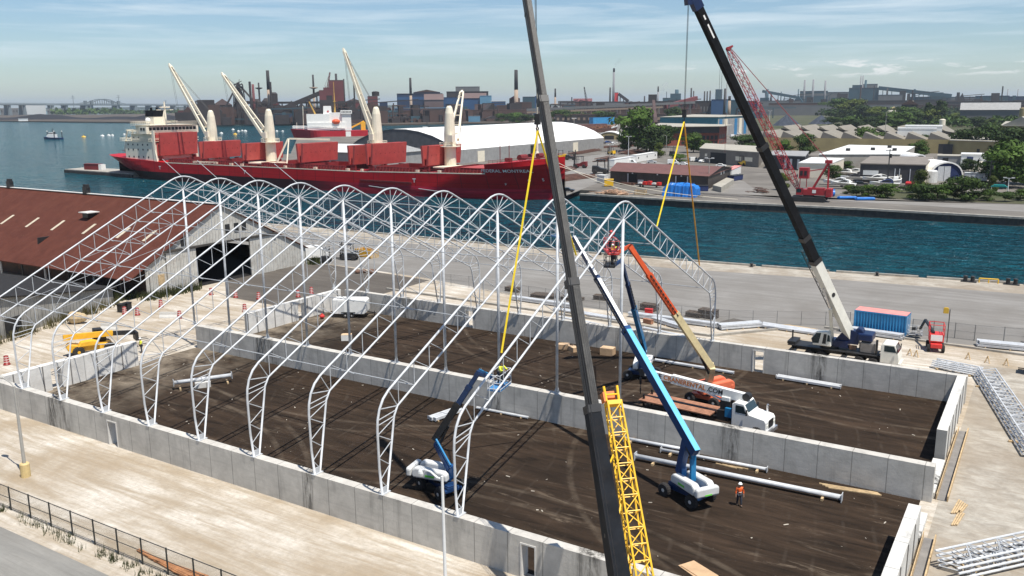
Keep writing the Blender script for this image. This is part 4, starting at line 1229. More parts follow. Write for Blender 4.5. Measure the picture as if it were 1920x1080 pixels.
# ================================================================ steel lying about, boxes, lumber, barriers
def beams(loc, rz, L, n, label, m=None, group=None, rows=1, s=0.32, cat='steel beams', name='steel_beam_stack'):
 """bundle of box girders lying side by side on timber bearers"""
 t = thing(name, loc, label, cat, group, rz)
 mb = MB()
 for k in range(n):
  for r_ in range(rows):
   y = (k - (n - 1) / 2) * (s + .05) + .05 * r_
   x = rnd.uniform(-.15, .15)
   z = .12 + s / 2 + r_ * (s + .02)
   mb.bar((-L / 2 + x, y, z), (L / 2 + x, y, z), s, s * .8)
   mb.bar((-L / 2 + x, y, z), (-L / 2 + x + .03, y, z), s * 1.25, s * 1.1)
   mb.bar((L / 2 + x - .03, y, z), (L / 2 + x, y, z), s * 1.25, s * 1.1)
 mb.build('beam', m or m_galv, t)
 for x in (-L * .38, 0, L * .38):
  MB().box((x, 0, .06), (.12, n * (s + .1), .12)).build('bearer', m_lumber, t)
 return t
def line_thing(p, q, **kw):
 c = ((p[0] + q[0]) / 2, (p[1] + q[1]) / 2, kw.pop('z', 0.0))
 return c, math.atan2(q[1] - p[1], q[0] - p[0]), math.dist(p[:2], q[:2])
def bl(p, q, n, label, rows=1, s=.32, z=0.0, group=None, m=None):
 c, a, L = line_thing(p, q, z=z)
 return beams(c, a, L, n, label, m, group, rows, s)
bl((56.9, 62.3), (60.9, 66.4), 4, 'stack of pale steel beams just behind the right foot of the last arch', 2, .28)
bl((60.9, 66.6), (68.0, 66.0), 5, 'fan of white steel beams left of the truck crane', 1, .3)
bl((70.0, 69.2), (77.2, 68.4), 3, 'white steel beams lying in front of the blue container', 2, .3)
bl((85.0, 70.0), (91.5, 70.8), 4, 'grey steel beam bundle on trestles at the right edge', 2, .3)
bl((68.4, 46.2), (74.7, 46.0), 3, 'long white beams lying inside against the far wall', 1, .26, .01)
bl((55.3, 45.4), (64.2, 45.2), 2, 'single long white beam inside beneath the far wall door', 1, .2, .01)
bl((44.4, 62.9), (56.5, 63.0), 3, 'long grey beams on the gravel in front of the stacked pallets', 2, .26)
bl((34.0, 61.2), (44.6, 60.0), 4, 'row of thin grey beams on the gravel behind the far wall', 1, .24)
bl((36.8, 57.2), (48.3, 55.2), 2, 'pair of grey beams nearest the far wall outside', 1, .24)
bl((48.6, 57.6), (56.2, 55.9), 2, 'two thin white beams beside the foot of the ninth arch', 1, .22)
bl((25.6, 63.6), (35.4, 63.2), 3, 'dark tipped grey beams beyond the far wall near the fence', 2, .25)
bl((48.0, 62.3), (53.3, 59.7), 4, 'bundle of grey tubes beside the timber planks', 2, .22)
def girder(p, q, label, r=.17, plate=True, z=.35):
 c, a, L = line_thing(p, q, z=0.01)
 t = thing('steel_column', c, label, 'steel column', rz=a)
 MB().tube((-L / 2, 0, z), (L / 2, 0, z), r, n=12).build('tube', m_galv, t, True)
 for s in (-1, 1):
  b = MB().bar((s * L / 2, 0, z), (s * (L / 2 + .05), 0, z), r * 3.2, r * 3.2)
  for k in range(4):
   an = math.pi / 4 + k * math.pi / 2
   b.bar((s * (L / 2 - .5), 0, z), (s * L / 2, math.cos(an) * r * 1.3, z + math.sin(an) * r * 1.0), .03, .05)
  b.build('end_plate', m_galv2, t)
 for x in (-L * .4, L * .42):
  MB().box((x, 0, .1), (.16, 1.1, .18)).build('bearer', m_lumber, t)
 return t
girder((64.46,19.49), (80.03,20.13), 'long grey steel column lying on the floor behind the big blue lift', .19)
girder((65.64,21.92), (74.08,22.43), 'shorter steel column lying close to the dividing wall', .13, z=.28)
girder((62.0, 22.7), (68.4, 23.0), 'white steel column lying against the foot of the dividing wall', .15, z=.25)
girder((17.6, 11.9), (20.6, 16.6), 'white column bundle lying across a pale block under the fourth arch', .2, z=.75)
tag(MB().box((19.2, 14.1, .28), (1.5, 1.0, .54), R(55)).build('concrete_block', m_wall_r, loc=(19.2, 14.1, 0.01)), 'pale concrete block carrying the white columns', 'concrete block')
bl((45.2, 18.0), (45.9, 21.3), 3, 'flat white panels lying on the floor left of the near lift', 1, .3, .01)
bl((46.9, 22.75), (52.4, 22.95), 2, 'thin white bars along the foot of the dividing wall', 1, .13, .01)
# cardboard boxes, plywood
m_card = paint('cardboard', (0.50, 0.33, 0.19), 0.85, var=0.2)
def crate(loc, d, rz, label, name='cardboard_box', m=None):
 t = thing(name, loc, label, 'box', rz=rz)
 MB().box((0, 0, d[2] / 2), d).build('side', m or m_card, t)
 l = MB()
 for s in (-1, 1):
  l.box((0, s * d[1] * .255, d[2] + .012), (d[0] * 1.01, d[1] * .49, .02))
 l.build('lid', paint('cardboard_lid', (0.60, 0.42, 0.26), 0.85, var=0.2), t)
 return t
crate((44.2, 44.9, .01), (1.3, .9, .55), R(20), 'open brown carton on the floor, left of two by the far wall')
crate((45.6, 44.6, .01), (1.2, .8, .5), R(-30), 'brown carton leaning beside another under the far wall')
crate((49.6, 45.3, .01), (1.5, 1.1, .8), R(5), 'large brown carton standing behind the last arch column')
crate((19.7, 34.9, .01), (1.2, .9, .7), R(35), 'white wrapped box standing alone in the far half', 'wrapped_box', m_whitep)
PW = (74.58,5.83)
t = MB().box((*PW, .05), (2.2, 1.2, .06), R(-30)).box((PW[0] + .1, PW[1] + .05, .1), (2.1, 1.1, .05), R(-26)).build('plywood_sheet', m_card, loc=(*PW, .01))
tag(t, 'pale plywood sheets lying on the dark floor at the bottom edge', 'plywood')
t = MB()
for k in range(5):
 t.bar((70.2 + k * .5, 22.0 + .1 * k, .06), (71.9 + k * .4, 21.9 + .15 * k, .06), .09, .08)
tag(t.build('timber_offcut', m_lumber, loc=(71, 22, .01)), 'loose timber offcuts on the floor by the steel columns', 'timber')
t = MB()
for k in range(4):
 t.bar((78.0 + .25 * k, 22.4 - .14 * k, .06), (82.0 + .1 * k, 22.9 - .1 * k, .06), .1, .08)
tag(t.build('plank_row', m_lumber, loc=(78, 22.5, .01)), 'pale planks along the right foot of the dividing wall', 'planks')
# scattered litter on the floor: stuff
mb = MB()
for k in range(170):
 x, y = rnd.uniform(8, 84), rnd.choice((rnd.uniform(1, 23), rnd.uniform(24.5, 46.8)))
 s = rnd.uniform(.03, .08)
 mb.box((x, y, .03), (s * rnd.uniform(1, 5), s, .03), rnd.uniform(0, 3.1))
tag(mb.build('litter', paint('litter', (0.5, 0.45, 0.37), 0.9, var=0.4)), 'small pale scraps strewn over the dark floor', 'litter', kind='stuff')
# pallets of dunnage
m_dun = paint('dunnage', (0.085, 0.06, 0.042), 0.9, var=0.5, vs=2, dirt=0.3, dirtcol=(0.2, 0.15, 0.1))
def pallet(loc, rz, n, label, L=2.4, W=1.2):
 t = thing('pallet_stack', loc, label, 'pallets', 'dark timber stacks beyond the far wall', rz)
 for k in range(n):
  mb = MB()
  for y in (-.45, 0, .45):
   mb.box((0, y * W, .05 + k * .24), (L, .1, .1))
  for i in range(8):
   mb.box((-L / 2 + .1 + i * (L - .2) / 7 + rnd.uniform(-.03, .03), 0, .13 + k * .24 + .03), (L / 9, W * rnd.uniform(.95, 1.1), .06))
  mb.build('pallet', m_dun, t)
pallet((22.6, 68.6, 0), R(-8), 3, 'low dark timber stack leftmost by the fence')
pallet((28.6, 67.6, 0), R(5), 2, 'wide dark pallet stack left of the grey boom', 3.6, 2.0)
pallet((33.0, 67.9, 0), R(-5), 2, 'flat dark pallet lying near the fence behind the eighth arch', 3.2, 1.8)
pallet((36.8, 70.2, 0), R(5), 3, 'small dark timber stack close to the quay road')
pallet((45.2, 67.6, 0), R(-3), 4, 'dark pallet stack just right of the grey boom', 2.2, 1.4)
pallet((51.8, 67.2, 0), R(-3), 3, 'dark pallet stack half hidden by the orange boom', 2.0, 1.4)
pallet((53.6, 67.5, 0), R(-6), 5, 'tallest dark pallet stack, beside the orange boom', 2.3, 1.5)
tag(MB().box((46.4, 64.6, .45), (1.0, .6, .9), R(10)).box((46.4, 64.6, .93), (1.06, .66, .06), R(10)).build('tool_box', m_redb, loc=(46.4, 64.6, 0)), 'bright red tool box on the gravel beyond the far wall', 'tool box')
tag(MB().box((48.0, 60.6, .3), (1.3, .5, .5), R(-15)).box((48.0, 60.6, .58), (1.36, .56, .06), R(-15)).build('wooden_crate', m_bed, loc=(48, 60.6, 0)), 'small brown wooden crate among the grey beams', 'crate')
sheet([(55.6, 66.3), (62.6, 65.2), (62.8, 67.2), (56.6, 68.8)], 0.012, 'asphalt_patch', m_patch)
t = MB()
for k in range(6):
 t.bar((62.0 + .3 * k, 67.8 + .18 * k, .08), (66.5 + .2 * k, 67.6 + .1 * k, .1), .16, .06)
tag(t.build('plank_pile', m_lumber, loc=(62, 68, 0)), 'pale planks lying behind the white beams near the fence', 'planks')
# timber kerb along the yard
tag(MB().bar((5, 60.0, .14), (57, 58.4, .14), .35, .28).bar((57, 58.4, .14), (64, 66.6, .14), .3, .28).build('low_kerb', m_conc_old, loc=(5, 60, 0)), 'low pale concrete kerb running along the gravel behind the far wall', 'kerb')
tag(MB().bar((68, 69.6, .12), (98, 67.6, .12), .3, .24).build('low_kerb', m_conc_old, loc=(68, 69.6, 0)), 'low pale concrete kerb past the blue container to the right', 'kerb')
# sawhorses / stakes
for k, (x, y) in enumerate(((78.6, 61.8), (79.3, 61.6), (84.3, 63.4), (86.2, 63.0), (88.0, 62.9))):
 s = MB().bar((x, y, 0), (x + .25, y + .3, .75), .1, .06).bar((x + .5, y, 0), (x + .25, y + .3, .75), .1, .06).bar((x + .25, y + .2, .7), (x + .25, y + 1.0, .3), .09, .09)
 tag(s.build('trestle', m_lumber, loc=(x, y, 0)), ('left of the pair of timber trestles in front of the red lift', 'right of the pair of timber trestles in front of the red lift', 'timber trestle right of the red lift', 'timber trestle below the left end of the beam bundle', 'rightmost timber trestle near the beam bundle')[k], 'trestle')
for k, (x, y, L, lab) in enumerate(((90.6, 72.6, 1.6, 'dark steel bin standing behind the beam bundle at right'), (91.3, 61.0, 2.6, 'dark blue steel bin cut off by the right edge'))):
 t = thing('steel_bin', (x, y, 0), lab, 'bin')
 MB().box((0, 0, .9), (L, 1.4, 1.7)).build('body', m_dblue if k else m_dark, t)
 MB().box((0, 0, 1.77), (L + .1, 1.5, .06)).build('rim', m_dark, t)
 for yy in (-.3, .3):
  MB().box((-L / 2 - .3, yy, .4), (.6, .12, .08)).build('fork_arm', m_dark, t)
# truss segments waiting on the gravel at right
def truss_segment(p, q, label, w=1.35, hgt=1.0, elbow=None, layers=4):
 c, a, L = line_thing(p, q)
 t = thing('truss_bundle', c, label, 'truss', 'spare truss segments on the gravel', a)
 ch = MB(); wb = MB()
 for l in range(layers):
  z = .25 + l * (hgt / max(1, layers - 1)) if layers > 1 else .25
  o = .12 * l
  for y in (-w / 2 + o, w / 2 + o):
   pts = [(-L / 2, y, z), (L / 2, y, z)]
   if elbow:
    pts = pts + [(L / 2 + 1.2, y + elbow * .7 * (1.2 if y > 0 else .6), z), (L / 2 + 3.9, y + elbow * 3.0, z)]
   ch.sweep(pts, .075, 7)
  n = int(L / 1.1)
  for k in range(n):
   x0, x1 = -L / 2 + L * k / n, -L / 2 + L * (k + 1) / n
   s = 1 if k % 2 else -1
   wb.tube((x0, -s * w / 2 + o, z), (x1, s * w / 2 + o, z), .042, n=5)
   wb.tube((x1, -w / 2 + o, z), (x1, w / 2 + o, z), .036, n=5)
 ch.build('chord', m_galv, t); wb.build('web_bar', m_galv2, t)
 for x in (-L * .35, L * .35):
  MB().box((x, 0, .08), (.2, w * 1.5, .16)).build('bearer', m_lumber, t)
truss_segment((86.4, 56.8), (91.4, 36.0), 'stack of truss segments running along the right edge of the gravel', 1.5, .9)
truss_segment((81.6, 58.6), (86.1, 57.3), 'low stack of truss ends by the right corner of the far wall', 1.1, .5)
truss_segment((87.6, 13.2), (94.5, 21.6), 'truss segment stack cut off by the bottom right corner', 1.6, .8)
# pylons, jersey barriers
m_drum_o = paint('drum_red', (0.22, 0.016, 0.012), 0.5, var=0.12)
m_drum_w = paint('drum_band', (0.72, 0.70, 0.66), 0.5)
def drum_make():
 t = thing('traffic_drum', (0, 0, 0), 'x', 'traffic drum', 'red and white traffic drums')
 MB().lathe([(.38, 0), (.38, .08), (.30, .10), (.24, 1.02), (.10, 1.08)], (0, 0, 0), 12).build('drum', m_drum_o, t, True)
 b = MB()
 for z in (.32, .58, .84):
  r = .30 - (z - .1) * .065
  b.lathe([(r + .008, 0), (r + .004, .055)], (0, 0, z), 12)
 b.build('band', m_drum_w, t, True)
 return t
D0 = drum_make()
drs = [((-5.93,8.03), 'traffic drum by itself at the far left edge'), ((-13.83,29.98), 'traffic drum on the road in front of the small grey shed'), ((-15.17,34.68), 'traffic drum near the corner of the red roofed shed'),
    ((-7.26,31.72), 'traffic drum beside the left white barrier'), ((-2.75,38.9), 'traffic drum beside the white barrier by the pale end wall'), ((-15.55,43.73), 'traffic drum in front of the wide dark doorway of the shed'),
    ((-10.85,44.33), 'traffic drum on the dark asphalt, middle one'), ((-7.03,45.29), 'left of two traffic drums on the dark asphalt'), ((-3.01,49.25), 'right of two traffic drums on the dark asphalt'), ((-2.88,51.87), 'rightmost traffic drum near the wall corner'), ((-15.92,29.47), 'black and white drum beside the rubbish bins')]
for k, (p, lab) in enumerate(drs):
 if k == 0:
  D0.location = (p[0], p[1], 0); D0['label'] = lab
 else:
  place(D0, (p[0], p[1], 0), 0, lab)
def barrier(loc, rz, L, label):
 o = MB().ext([(-.3, 0), (.3, 0), (.26, .2), (.12, .45), (.09, .82), (-.09, .82), (-.12, .45), (-.26, .2)], (-L / 2, 0, 0), (0, 1, 0), (0, 0, 1), (L, 0, 0)).build('jersey_barrier', m_wall_r)
 o.location = loc; o.rotation_euler = (0, 0, rz)
 tag(o, label, 'barrier', 'white concrete barriers')
barrier((*(-8.71,31.22), 0), R(30), 2.6, 'white concrete barrier on the road in front of the shed')
barrier((*(0.4,37.88), 0), R(40), 3.0, 'white concrete barrier against the outside of the pale end wall')
barrier((*(-10.1,23.25), 0), R(20), 2.2, 'white concrete barrier near the telehandler')
# lamp posts in front
m_pole = paint('pole_grey', (0.36, 0.345, 0.31), 0.6, var=0.2)
m_pole_w = paint('pole_white', (0.72, 0.72, 0.70), 0.4, var=0.1)
lp = thing('lamp_post', (25.35, -7.5, 0), 'grey lamp post on a yellow concrete base at lower left', 'lamp post')
MB().lathe([(.36, 0), (.36, 1.05), (.30, 1.12)], (0, 0, 0), 14).build('base', paint('base_yellow', (0.62, 0.47, 0.22), 0.7, var=0.2, dirt=0.25), lp)
MB().tube((0, 0, 1.1), (0, 0, 7.3), .13, .085, 10).build('pole', m_pole, lp)
MB().sweep([(0, 0, 7.25), (-.4, 0, 7.5), (-2.2, .35, 7.55)], .05, 6).build('arm', m_pole, lp)
MB().ball((-2.5, .4, 7.52), .3, 10, 6, (1.5, .7, .4)).build('lamp_head', m_pole, lp)
LP2 = (64.55,-6.3,8.63)
lp = thing('lamp_post', (LP2[0] + .05, LP2[1], 0), 'white lamp post rising in the foreground, curved arm over the near wall', 'lamp post')
MB().tube((0, 0, 0), (-.05, 0, LP2[2]), .11, .075, 10).build('pole', m_pole_w, lp)
h_ = LP2[2]
MB().sweep([(-.03, 0, h_ - .18), (-.4, .02, h_ - .16), (-.85, .06, h_ + .05), (-1.25, .1, h_ + .06), (-1.5, .12, h_ - .06)], .055, 8).build('arm', m_pole_w, lp)
MB().ball((-1.55, .12, h_ - .2), .22, 10, 6, (.9, .7, 1)).build('lamp_head', m_pole_w, lp)
# fences
m_fence = paint('fence_dark', (0.022, 0.024, 0.022), 0.6, var=0.3)
m_fence_g = paint('fence_grey', (0.20, 0.195, 0.185), 0.6, var=0.3)
def mesh_mat(name, col, period, duty):
 m, t, b = newmat(name)
 b.inputs['Base Color'].default_value = col + (1,)
 b.inputs['Roughness'].default_value = 0.6
 c = N(t, 'ShaderNodeTexCoord'); mp = N(t, 'ShaderNodeMapping')
 t.links.new(c.outputs['UV'], mp.inputs[0])
 s = N(t, 'ShaderNodeSeparateXYZ'); t.links.new(mp.outputs[0], s.inputs[0])
 outs = []
 for op in ('ADD', 'SUBTRACT'):
  a = N(t, 'ShaderNodeMath', operation=op); t.links.new(s.outputs[0], a.inputs[0]); t.links.new(s.outputs[1], a.inputs[1])
  d = N(t, 'ShaderNodeMath', operation='DIVIDE'); d.inputs[1].default_value = period; t.links.new(a.outputs[0], d.inputs[0])
  f = N(t, 'ShaderNodeMath', operation='FRACT'); t.links.new(d.outputs[0], f.inputs[0])
  l = N(t, 'ShaderNodeMath', operation='LESS_THAN'); l.inputs[1].default_value = duty; t.links.new(f.outputs[0], l.inputs[0])
  outs.append(l.outputs[0])
 mx = N(t, 'ShaderNodeMath', operation='MAXIMUM'); t.links.new(outs[0], mx.inputs[0]); t.links.new(outs[1], mx.inputs[1])
 t.links.new(mx.outputs[0], b.inputs['Alpha'])
 return m
m_link_d = mesh_mat('chain_link_dark', (0.03, 0.032, 0.03), 0.08, 0.10)
m_link_g = mesh_mat('chain_link_grey', (0.30, 0.29, 0.28), 0.08, 0.10)
def fence(pts, hgt, mp, ml, label, step=2.6, r=.04, mid=True):
 t = thing('chain_link_fence', (pts[0][0], pts[0][1], 0), label, 'fence')
 o = Vector(t.location)
 rails = MB(); vs = []; fs = []; uv = []
 posts = []
 run = 0
 for a, b in zip(pts, pts[1:]):
  L = math.dist(a, b); n = max(1, round(L / step))
  rails.tube((a[0], a[1], hgt), (b[0], b[1], hgt), r * .6, n=5)
  if mid: rails.tube((a[0], a[1], hgt * .52), (b[0], b[1], hgt * .52), r * .5, n=5)
  rails.tube((a[0], a[1], .08), (b[0], b[1], .08), r * .4, n=4)
  k = len(vs)
  vs += [(a[0], a[1], .06), (b[0], b[1], .06), (b[0], b[1], hgt), (a[0], a[1], hgt)]
  fs.append((k, k + 1, k + 2, k + 3)); uv += [(run, .06), (run + L, .06), (run + L, hgt), (run, hgt)]
  run += L
  posts += [lerp2(a, b, i / n) for i in range(n)]
 posts.append(pts[-1])
 rails.bw('rail', mp, t)
 m = MB(); m.add(vs, fs)
 ob = m.bw('wire_mesh', ml, t)
 ul = ob.data.uv_layers.new(name='UVMap')
 for lo in ob.data.loops:
  ul.data[lo.index].uv = uv[lo.vertex_index]
 for p in posts:
  MB().tube((p[0], p[1], 0), (p[0], p[1], hgt + .05), r, n=6).bw('post', mp, t)
 return t
fence([(18, -11.4), (52, -11.0), (75, -10.9)], 1.75, m_fence, m_link_d, 'dark chain link fence along the road at lower left', 2.45, .05)
fence([(5.5, 66.8), (15.2, 67.5), (24, 66.0), (36, 65.0), (47.8, 64.6), (57, 65.6), (70.5, 72.2)], 1.8, m_fence_g, m_link_g, 'grey chain link fence between the yard and the quay road', 3.0, .035)
fence([(77.8, 71.9), (82.4, 72.4), (84.5, 72.4), (90.5, 73.6), (120, 78)], 1.9, m_fence_g, m_link_g, 'grey chain link fence right of the blue container', 3.0, .05)
# weeds along the near fence
m_weed = paint('weed', (0.085, 0.10, 0.03), 0.8, var=0.5, vs=2)
def weeds(name, spots, label, hh=.7, n=14, spread=.35, m=None):
 mb = MB()
 for (x, y) in spots:
  for k in range(n):
   a = rnd.uniform(0, 6.28); r = rnd.uniform(0, spread); h2 = hh * rnd.uniform(.3, 1)
   bx, by = x + r * math.cos(a), y + r * math.sin(a)
   lx, ly = bx + rnd.uniform(-.2, .2) * hh, by + rnd.uniform(-.2, .2) * hh
   w_ = .045 * (hh / .7)
   mb.add([(bx - w_, by, 0), (bx + w_, by, 0), (lx + w_ * .3, ly, h2), (lx - w_ * .6, ly + w_, h2 * .9)], [(0, 1, 2, 3)])
 return tag(mb.build(name, m or m_weed), label, 'weeds', kind='stuff')
weeds('weeds', [(rnd.uniform(20, 58), -11.75 + rnd.uniform(-.3, .3)) for k in range(110)], 'thin weeds growing along the near fence', .55, 10)
t = MB()
for k in range(7):
 t.bar((43.0 + .35 * k, -10.2 - .05 * k, .1 + .04 * (k % 2)), (48.3 + .2 * k, -10.8 + .12 * k, .1 + .04 * (k % 3)), .22, .08)
tag(t.build('plank_pile', paint('rusty_plank', (0.42, 0.19, 0.08), 0.85, var=0.35, vs=2), loc=(43, -10.3, 0)), 'rust orange planks piled behind the near fence', 'planks')
# bollards along the near quay
for k, px in enumerate([-43.16,19.81,47.81,67.73]):
 y = None
 for a, b in zip(QY, QY[1:]):
  if a[0] <= px <= b[0]: y = lerp2(a, b, (px - a[0]) / (b[0] - a[0]))[1] - 1.0
 o = MB().lathe([(.35, 0), (.35, .08), (.2, .12), (.2, .45), (.36, .55), (.3, .65), (.05, .68)], (0, 0, 0), 12).build('bollard', m_dark, smooth=False)
 o.location = (px, y, 0)
 tag(o, 'black mooring bollard on the near quay edge', 'bollard', 'bollards along the near quay')
for k, (x, lab) in enumerate(((80.4, 'pair of dark posts on the quay edge left of the yellow rail'), (86.2, 'pair of dark posts on the quay edge right of the yellow rail'))):
 y = 110.0 + (x - 80) * .15
 o = MB().lathe([(.3, 0), (.3, .8), (.38, .9), (.2, 1.0)], (x, y, 0), 10).lathe([(.3, 0), (.3, .8), (.38, .9), (.2, 1.0)], (x + 1.0, y + .15, 0), 10).box((x + .5, y, .06), (2.2, 1.0, .1)).build('mooring_post', m_dark, loc=(x, y, 0))
 tag(o, lab, 'mooring post')
o = MB().path([(82.3, 110.3, 0), (82.3, 110.3, .7), (84.9, 110.7, .7), (84.9, 110.7, 0)], .09, 6).tube((83.6, 110.5, 0), (83.6, 110.5, .7), .08).build('quay_rail', m_byel, loc=(82.3, 110.3, 0))
tag(o, 'yellow tube rail on the near quay edge', 'rail')
# ================================================================ sheds on the left
m_redroof = None
def redroof():
 m, t, b = newmat('rust_red_roof')
 v = coords(t)
 n = noise(t, v, 0.5, 8, 0.7, 0.3, 0.7, 0.5)
 c = mixc(t, n, (0.070, 0.020, 0.012), (0.108, 0.034, 0.022))
 s = noise(t, coords(t, (1.2, .06, .06)), 1.0, 6, 0.7, 0.5, 0.75)
 c = mixc(t, mul(t, s, .35), c, (0.14, 0.055, 0.032))
 d = noise(t, v, 3.0, 5, 0.7, 0.66, 0.72)
 c = mixc(t, mul(t, d, .6), c, (0.30, 0.22, 0.17))
 t.links.new(c, b.inputs['Base Color'])
 b.inputs['Roughness'].default_value = 0.85
 b.inputs['Specular IOR Level'].default_value = 0.2
 bump(t, b, stripes(t, 0, 0.32, .4, .2), .05, .7)
 return m
m_redroof = redroof()
m_shedwall = ribbed('shed_wall', (0.52, 0.50, 0.45), 1, 0.6, 0.12, 0.7, 0.25, 0.5, (0.18, 0.10, 0.055), 0.5)
m_shedside = ribbed('rusty_shed_side', (0.085, 0.05, 0.035), 0, 0.4, 0.03, 0.8, 0.5, 0.6, (0.22, 0.075, 0.03), 0.3)
sh = thing('storage_shed', (-22.2, 38, 0), 'big shed with rust red roof on the left, sliding doorway in its gable', 'shed')
X0, X1 = -190.0, -22.2
E1, RG, E2 = (34.6, 3.0), (52.0, 12.35), (70.6, 2.7)
def roofslab(a, b, over=.0):
 return MB().ext([(a[0], a[1]), (b[0], b[1]), (b[0], b[1] + .14), (a[0], a[1] + .14)], (X0, 0, 0), (0, 1, 0), (0, 0, 1), (X1 + .35 - X0, 0, 0))
rf = roofslab(E1, RG).bw('roof', m_redroof, sh)
roofslab(RG, E2).bw('roof', m_redroof, sh)
MB().box(((X0 + X1) / 2, 52.0, 12.56), (X1 - X0, .7, .1)).build('ridge_cap', m_frame_w, rf, world=False).location = (22.2, -38, 0)
rz_ = lambda y: E1[1] + (RG[1] - E1[1]) * (y - E1[0]) / (RG[0] - E1[0])
# gable in plane X1 with door opening y 46.5..57.5, z<6.3
zy = lambda y: rz_(y) - .02 if y <= 52 else RG[1] + (E2[1] - RG[1]) * (y - 52) / (E2[0] - 52) - .02
gb = MB()
def gp(poly):
 gb.ext(poly, (X1 - .12, 0, 0), (0, 1, 0), (0, 0, 1), (.12, 0, 0))
gp([(37.6, 0), (46.5, 0), (46.5, zy(46.5)), (37.6, zy(37.6))])
gp([(46.5, 6.3), (57.5, 6.3), (57.5, zy(57.5)), (52, zy(52)), (46.5, zy(46.5))])
gp([(57.5, 0), (70.2, 0), (70.2, zy(70.2)), (57.5, zy(57.5))])
gb.bw('gable_wall', m_shedwall, sh)
MB().box(((X0 + X1) / 2, 38.2, 1.9), (X1 - X0, .2, 3.8)).bw('side_wall', m_shedside, sh)
MB().box(((X0 + X1) / 2, 70.1, 1.1), (X1 - X0, .2, 2.2)).bw('side_wall', m_shedside, sh)
MB().box((X1 - 25, 54, .02), (50, 31, .03)).bw('inner_floor', m_dark, sh)
MB().box((X1 - 30, 54, 3.4), (.2, 30, 6.4)).bw('inner_partition', m_dark, sh)
for ya, yb, lab in ((41.2, 46.6, 'a'), (57.4, 62.6, 'b')):
 MB().box((X1 + .22, (ya + yb) / 2, 3.1), (.12, yb - ya, 6.2)).bw('sliding_door', m_shedwall, sh)
MB().box((X1 + .3, 52.0, 6.45), (.35, 22.5, .3)).bw('door_track', m_fender, sh)
for ya, z in ((44.6, 7.6), (53.2, 8.4), (55.0, 8.4), (56.6, 8.6)):
 MB().box((X1 + .04, ya, z), (.08, .9, 1.5)).bw('vent_louvre', m_dark, sh)
MB().box((X1 + .04, 40.2, 2.3), (.06, 1.1, 1.6)).bw('small_hatch', m_lumber, sh)
m_skyl = paint('skylight', (0.55, 0.48, 0.36), 0.5, var=0.2, dirt=0.3)
slope = math.atan2(RG[1] - E1[1], RG[0] - E1[0])
def on_roof(px):
 return px
for p in [(-69.21,43.6,5.67),(-61.19,43.6,5.58),(-53.43,43.6,5.5),(-44.48,43.6,5.11),(-35.32,43.6,4.97),(-28.61,43.6,4.59)]:
 x = p[0] - .6
 y0, y1 = 42.4, 44.9
 MB().ext([(0, 0), (.62, 0), (.62, .05), (0, .05)], (x, y0, rz_(y0) + .145), (1, 0, 0), (0, -math.sin(slope), math.cos(slope)), (0, (y1 - y0), (y1 - y0) * math.tan(slope))).bw('skylight', m_skyl, sh)
vx_ = (-48.54,46.5,7.51)[0]
v_ = MB().box((vx_, 46.3, rz_(46.3) + .55), (1.5, 1.5, .8)).bw('roof_vent', m_dark, sh)
MB().box((vx_ + 22.2, 8.3, rz_(46.3) + 1.02), (2.5, 2.3, .14)).build('vent_hood', m_frame_w, v_)
for px in [-82.77,-57.66]:
 MB().box((px, 52, 13.1), (1.0, .9, 1.3)).tube((px - .3, 52, 13.5), (px - .3, 52, 14.2), .35).tube((px + .35, 52, 13.5), (px + .35, 52, 14.2), .35).bw('ridge_ventilator', m_dark, sh)
for k in range(14):
 x = X1 - 3 - k * 6.5
 MB().bar((x, 38.0, 3.2), (x, 35.2, 3.0), .15, .2).box((x, 35.4, 1.5), (.22, .22, 3.0)).bw('eave_post', m_frame_w if k % 2 else m_fender, sh)
# small weathered shed in front of it
m_greywood = ribbed('grey_boards', (0.26, 0.25, 0.225), 0, 0.5, 0.02, 0.85, 0.35, 0.5, (0.10, 0.085, 0.07), 0.5)
m_greyside = ribbed('grey_boards_end', (0.30, 0.29, 0.265), 1, 0.6, 0.1, 0.85, 0.3, 0.5, (0.12, 0.10, 0.08), 0.5)
SA, SB = Vector((-14.5, 6.0, 0)), Vector((-23.6, 33.0, 0))
ss = thing('small_shed', tuple(SB), 'weathered grey board shed with black roof in front of the red roofed shed', 'shed')
sd2 = (SB - SA); bk2 = Vector((-30, -3, 0))
MB().ext([(0, 0), (1, 0), (1, 2.2), (.55, 4.0), (0, 6.6)], SA, sd2, (0, 0, 1), bk2 * .01).bw('gable_wall', m_greyside, ss)
MB().ext([(0, 0), (1, 0), (1, 2.1), (.55, 3.9), (0, 6.5)], SA + bk2 * .02, sd2, (0, 0, 1), bk2).bw('shed_body', m_greywood, ss)
m_tar = paint('tarred_roof', (0.010, 0.0095, 0.009), .9, var=.5, dirt=.3)
MB().ext([(.54, 4.02), (1.015, 2.12), (1.015, 2.3), (.54, 4.2)], SA - bk2 * .015, sd2, (0, 0, 1), bk2 * 1.05).bw('roof', m_tar, ss)
MB().ext([(-.02, 6.72), (.54, 4.02), (.54, 4.2), (-.02, 6.9)], SA - bk2 * .015, sd2, (0, 0, 1), bk2 * 1.05).bw('roof', m_tar, ss)
q_ = SA.lerp(SB, .3) - bk2 * .003
MB().bar(q_ + Vector((0, 0, 1.2)), q_ + sd2 * .09 + Vector((0, 0, 1.2)), .1, 2.4).bw('door', m_dark, ss)
weeds('weeds', [(rnd.uniform(-40, -23.5), rnd.uniform(33, 37)) for k in range(120)] + [(rnd.uniform(-22, -20), rnd.uniform(36, 46)) for k in range(60)] + [(-20.8 + rnd.uniform(-1, 1), 71 + rnd.uniform(-1.2, 1)) for k in range(24)],
   'tall green weeds around the foot of the sheds', 1.4, 12, .7)
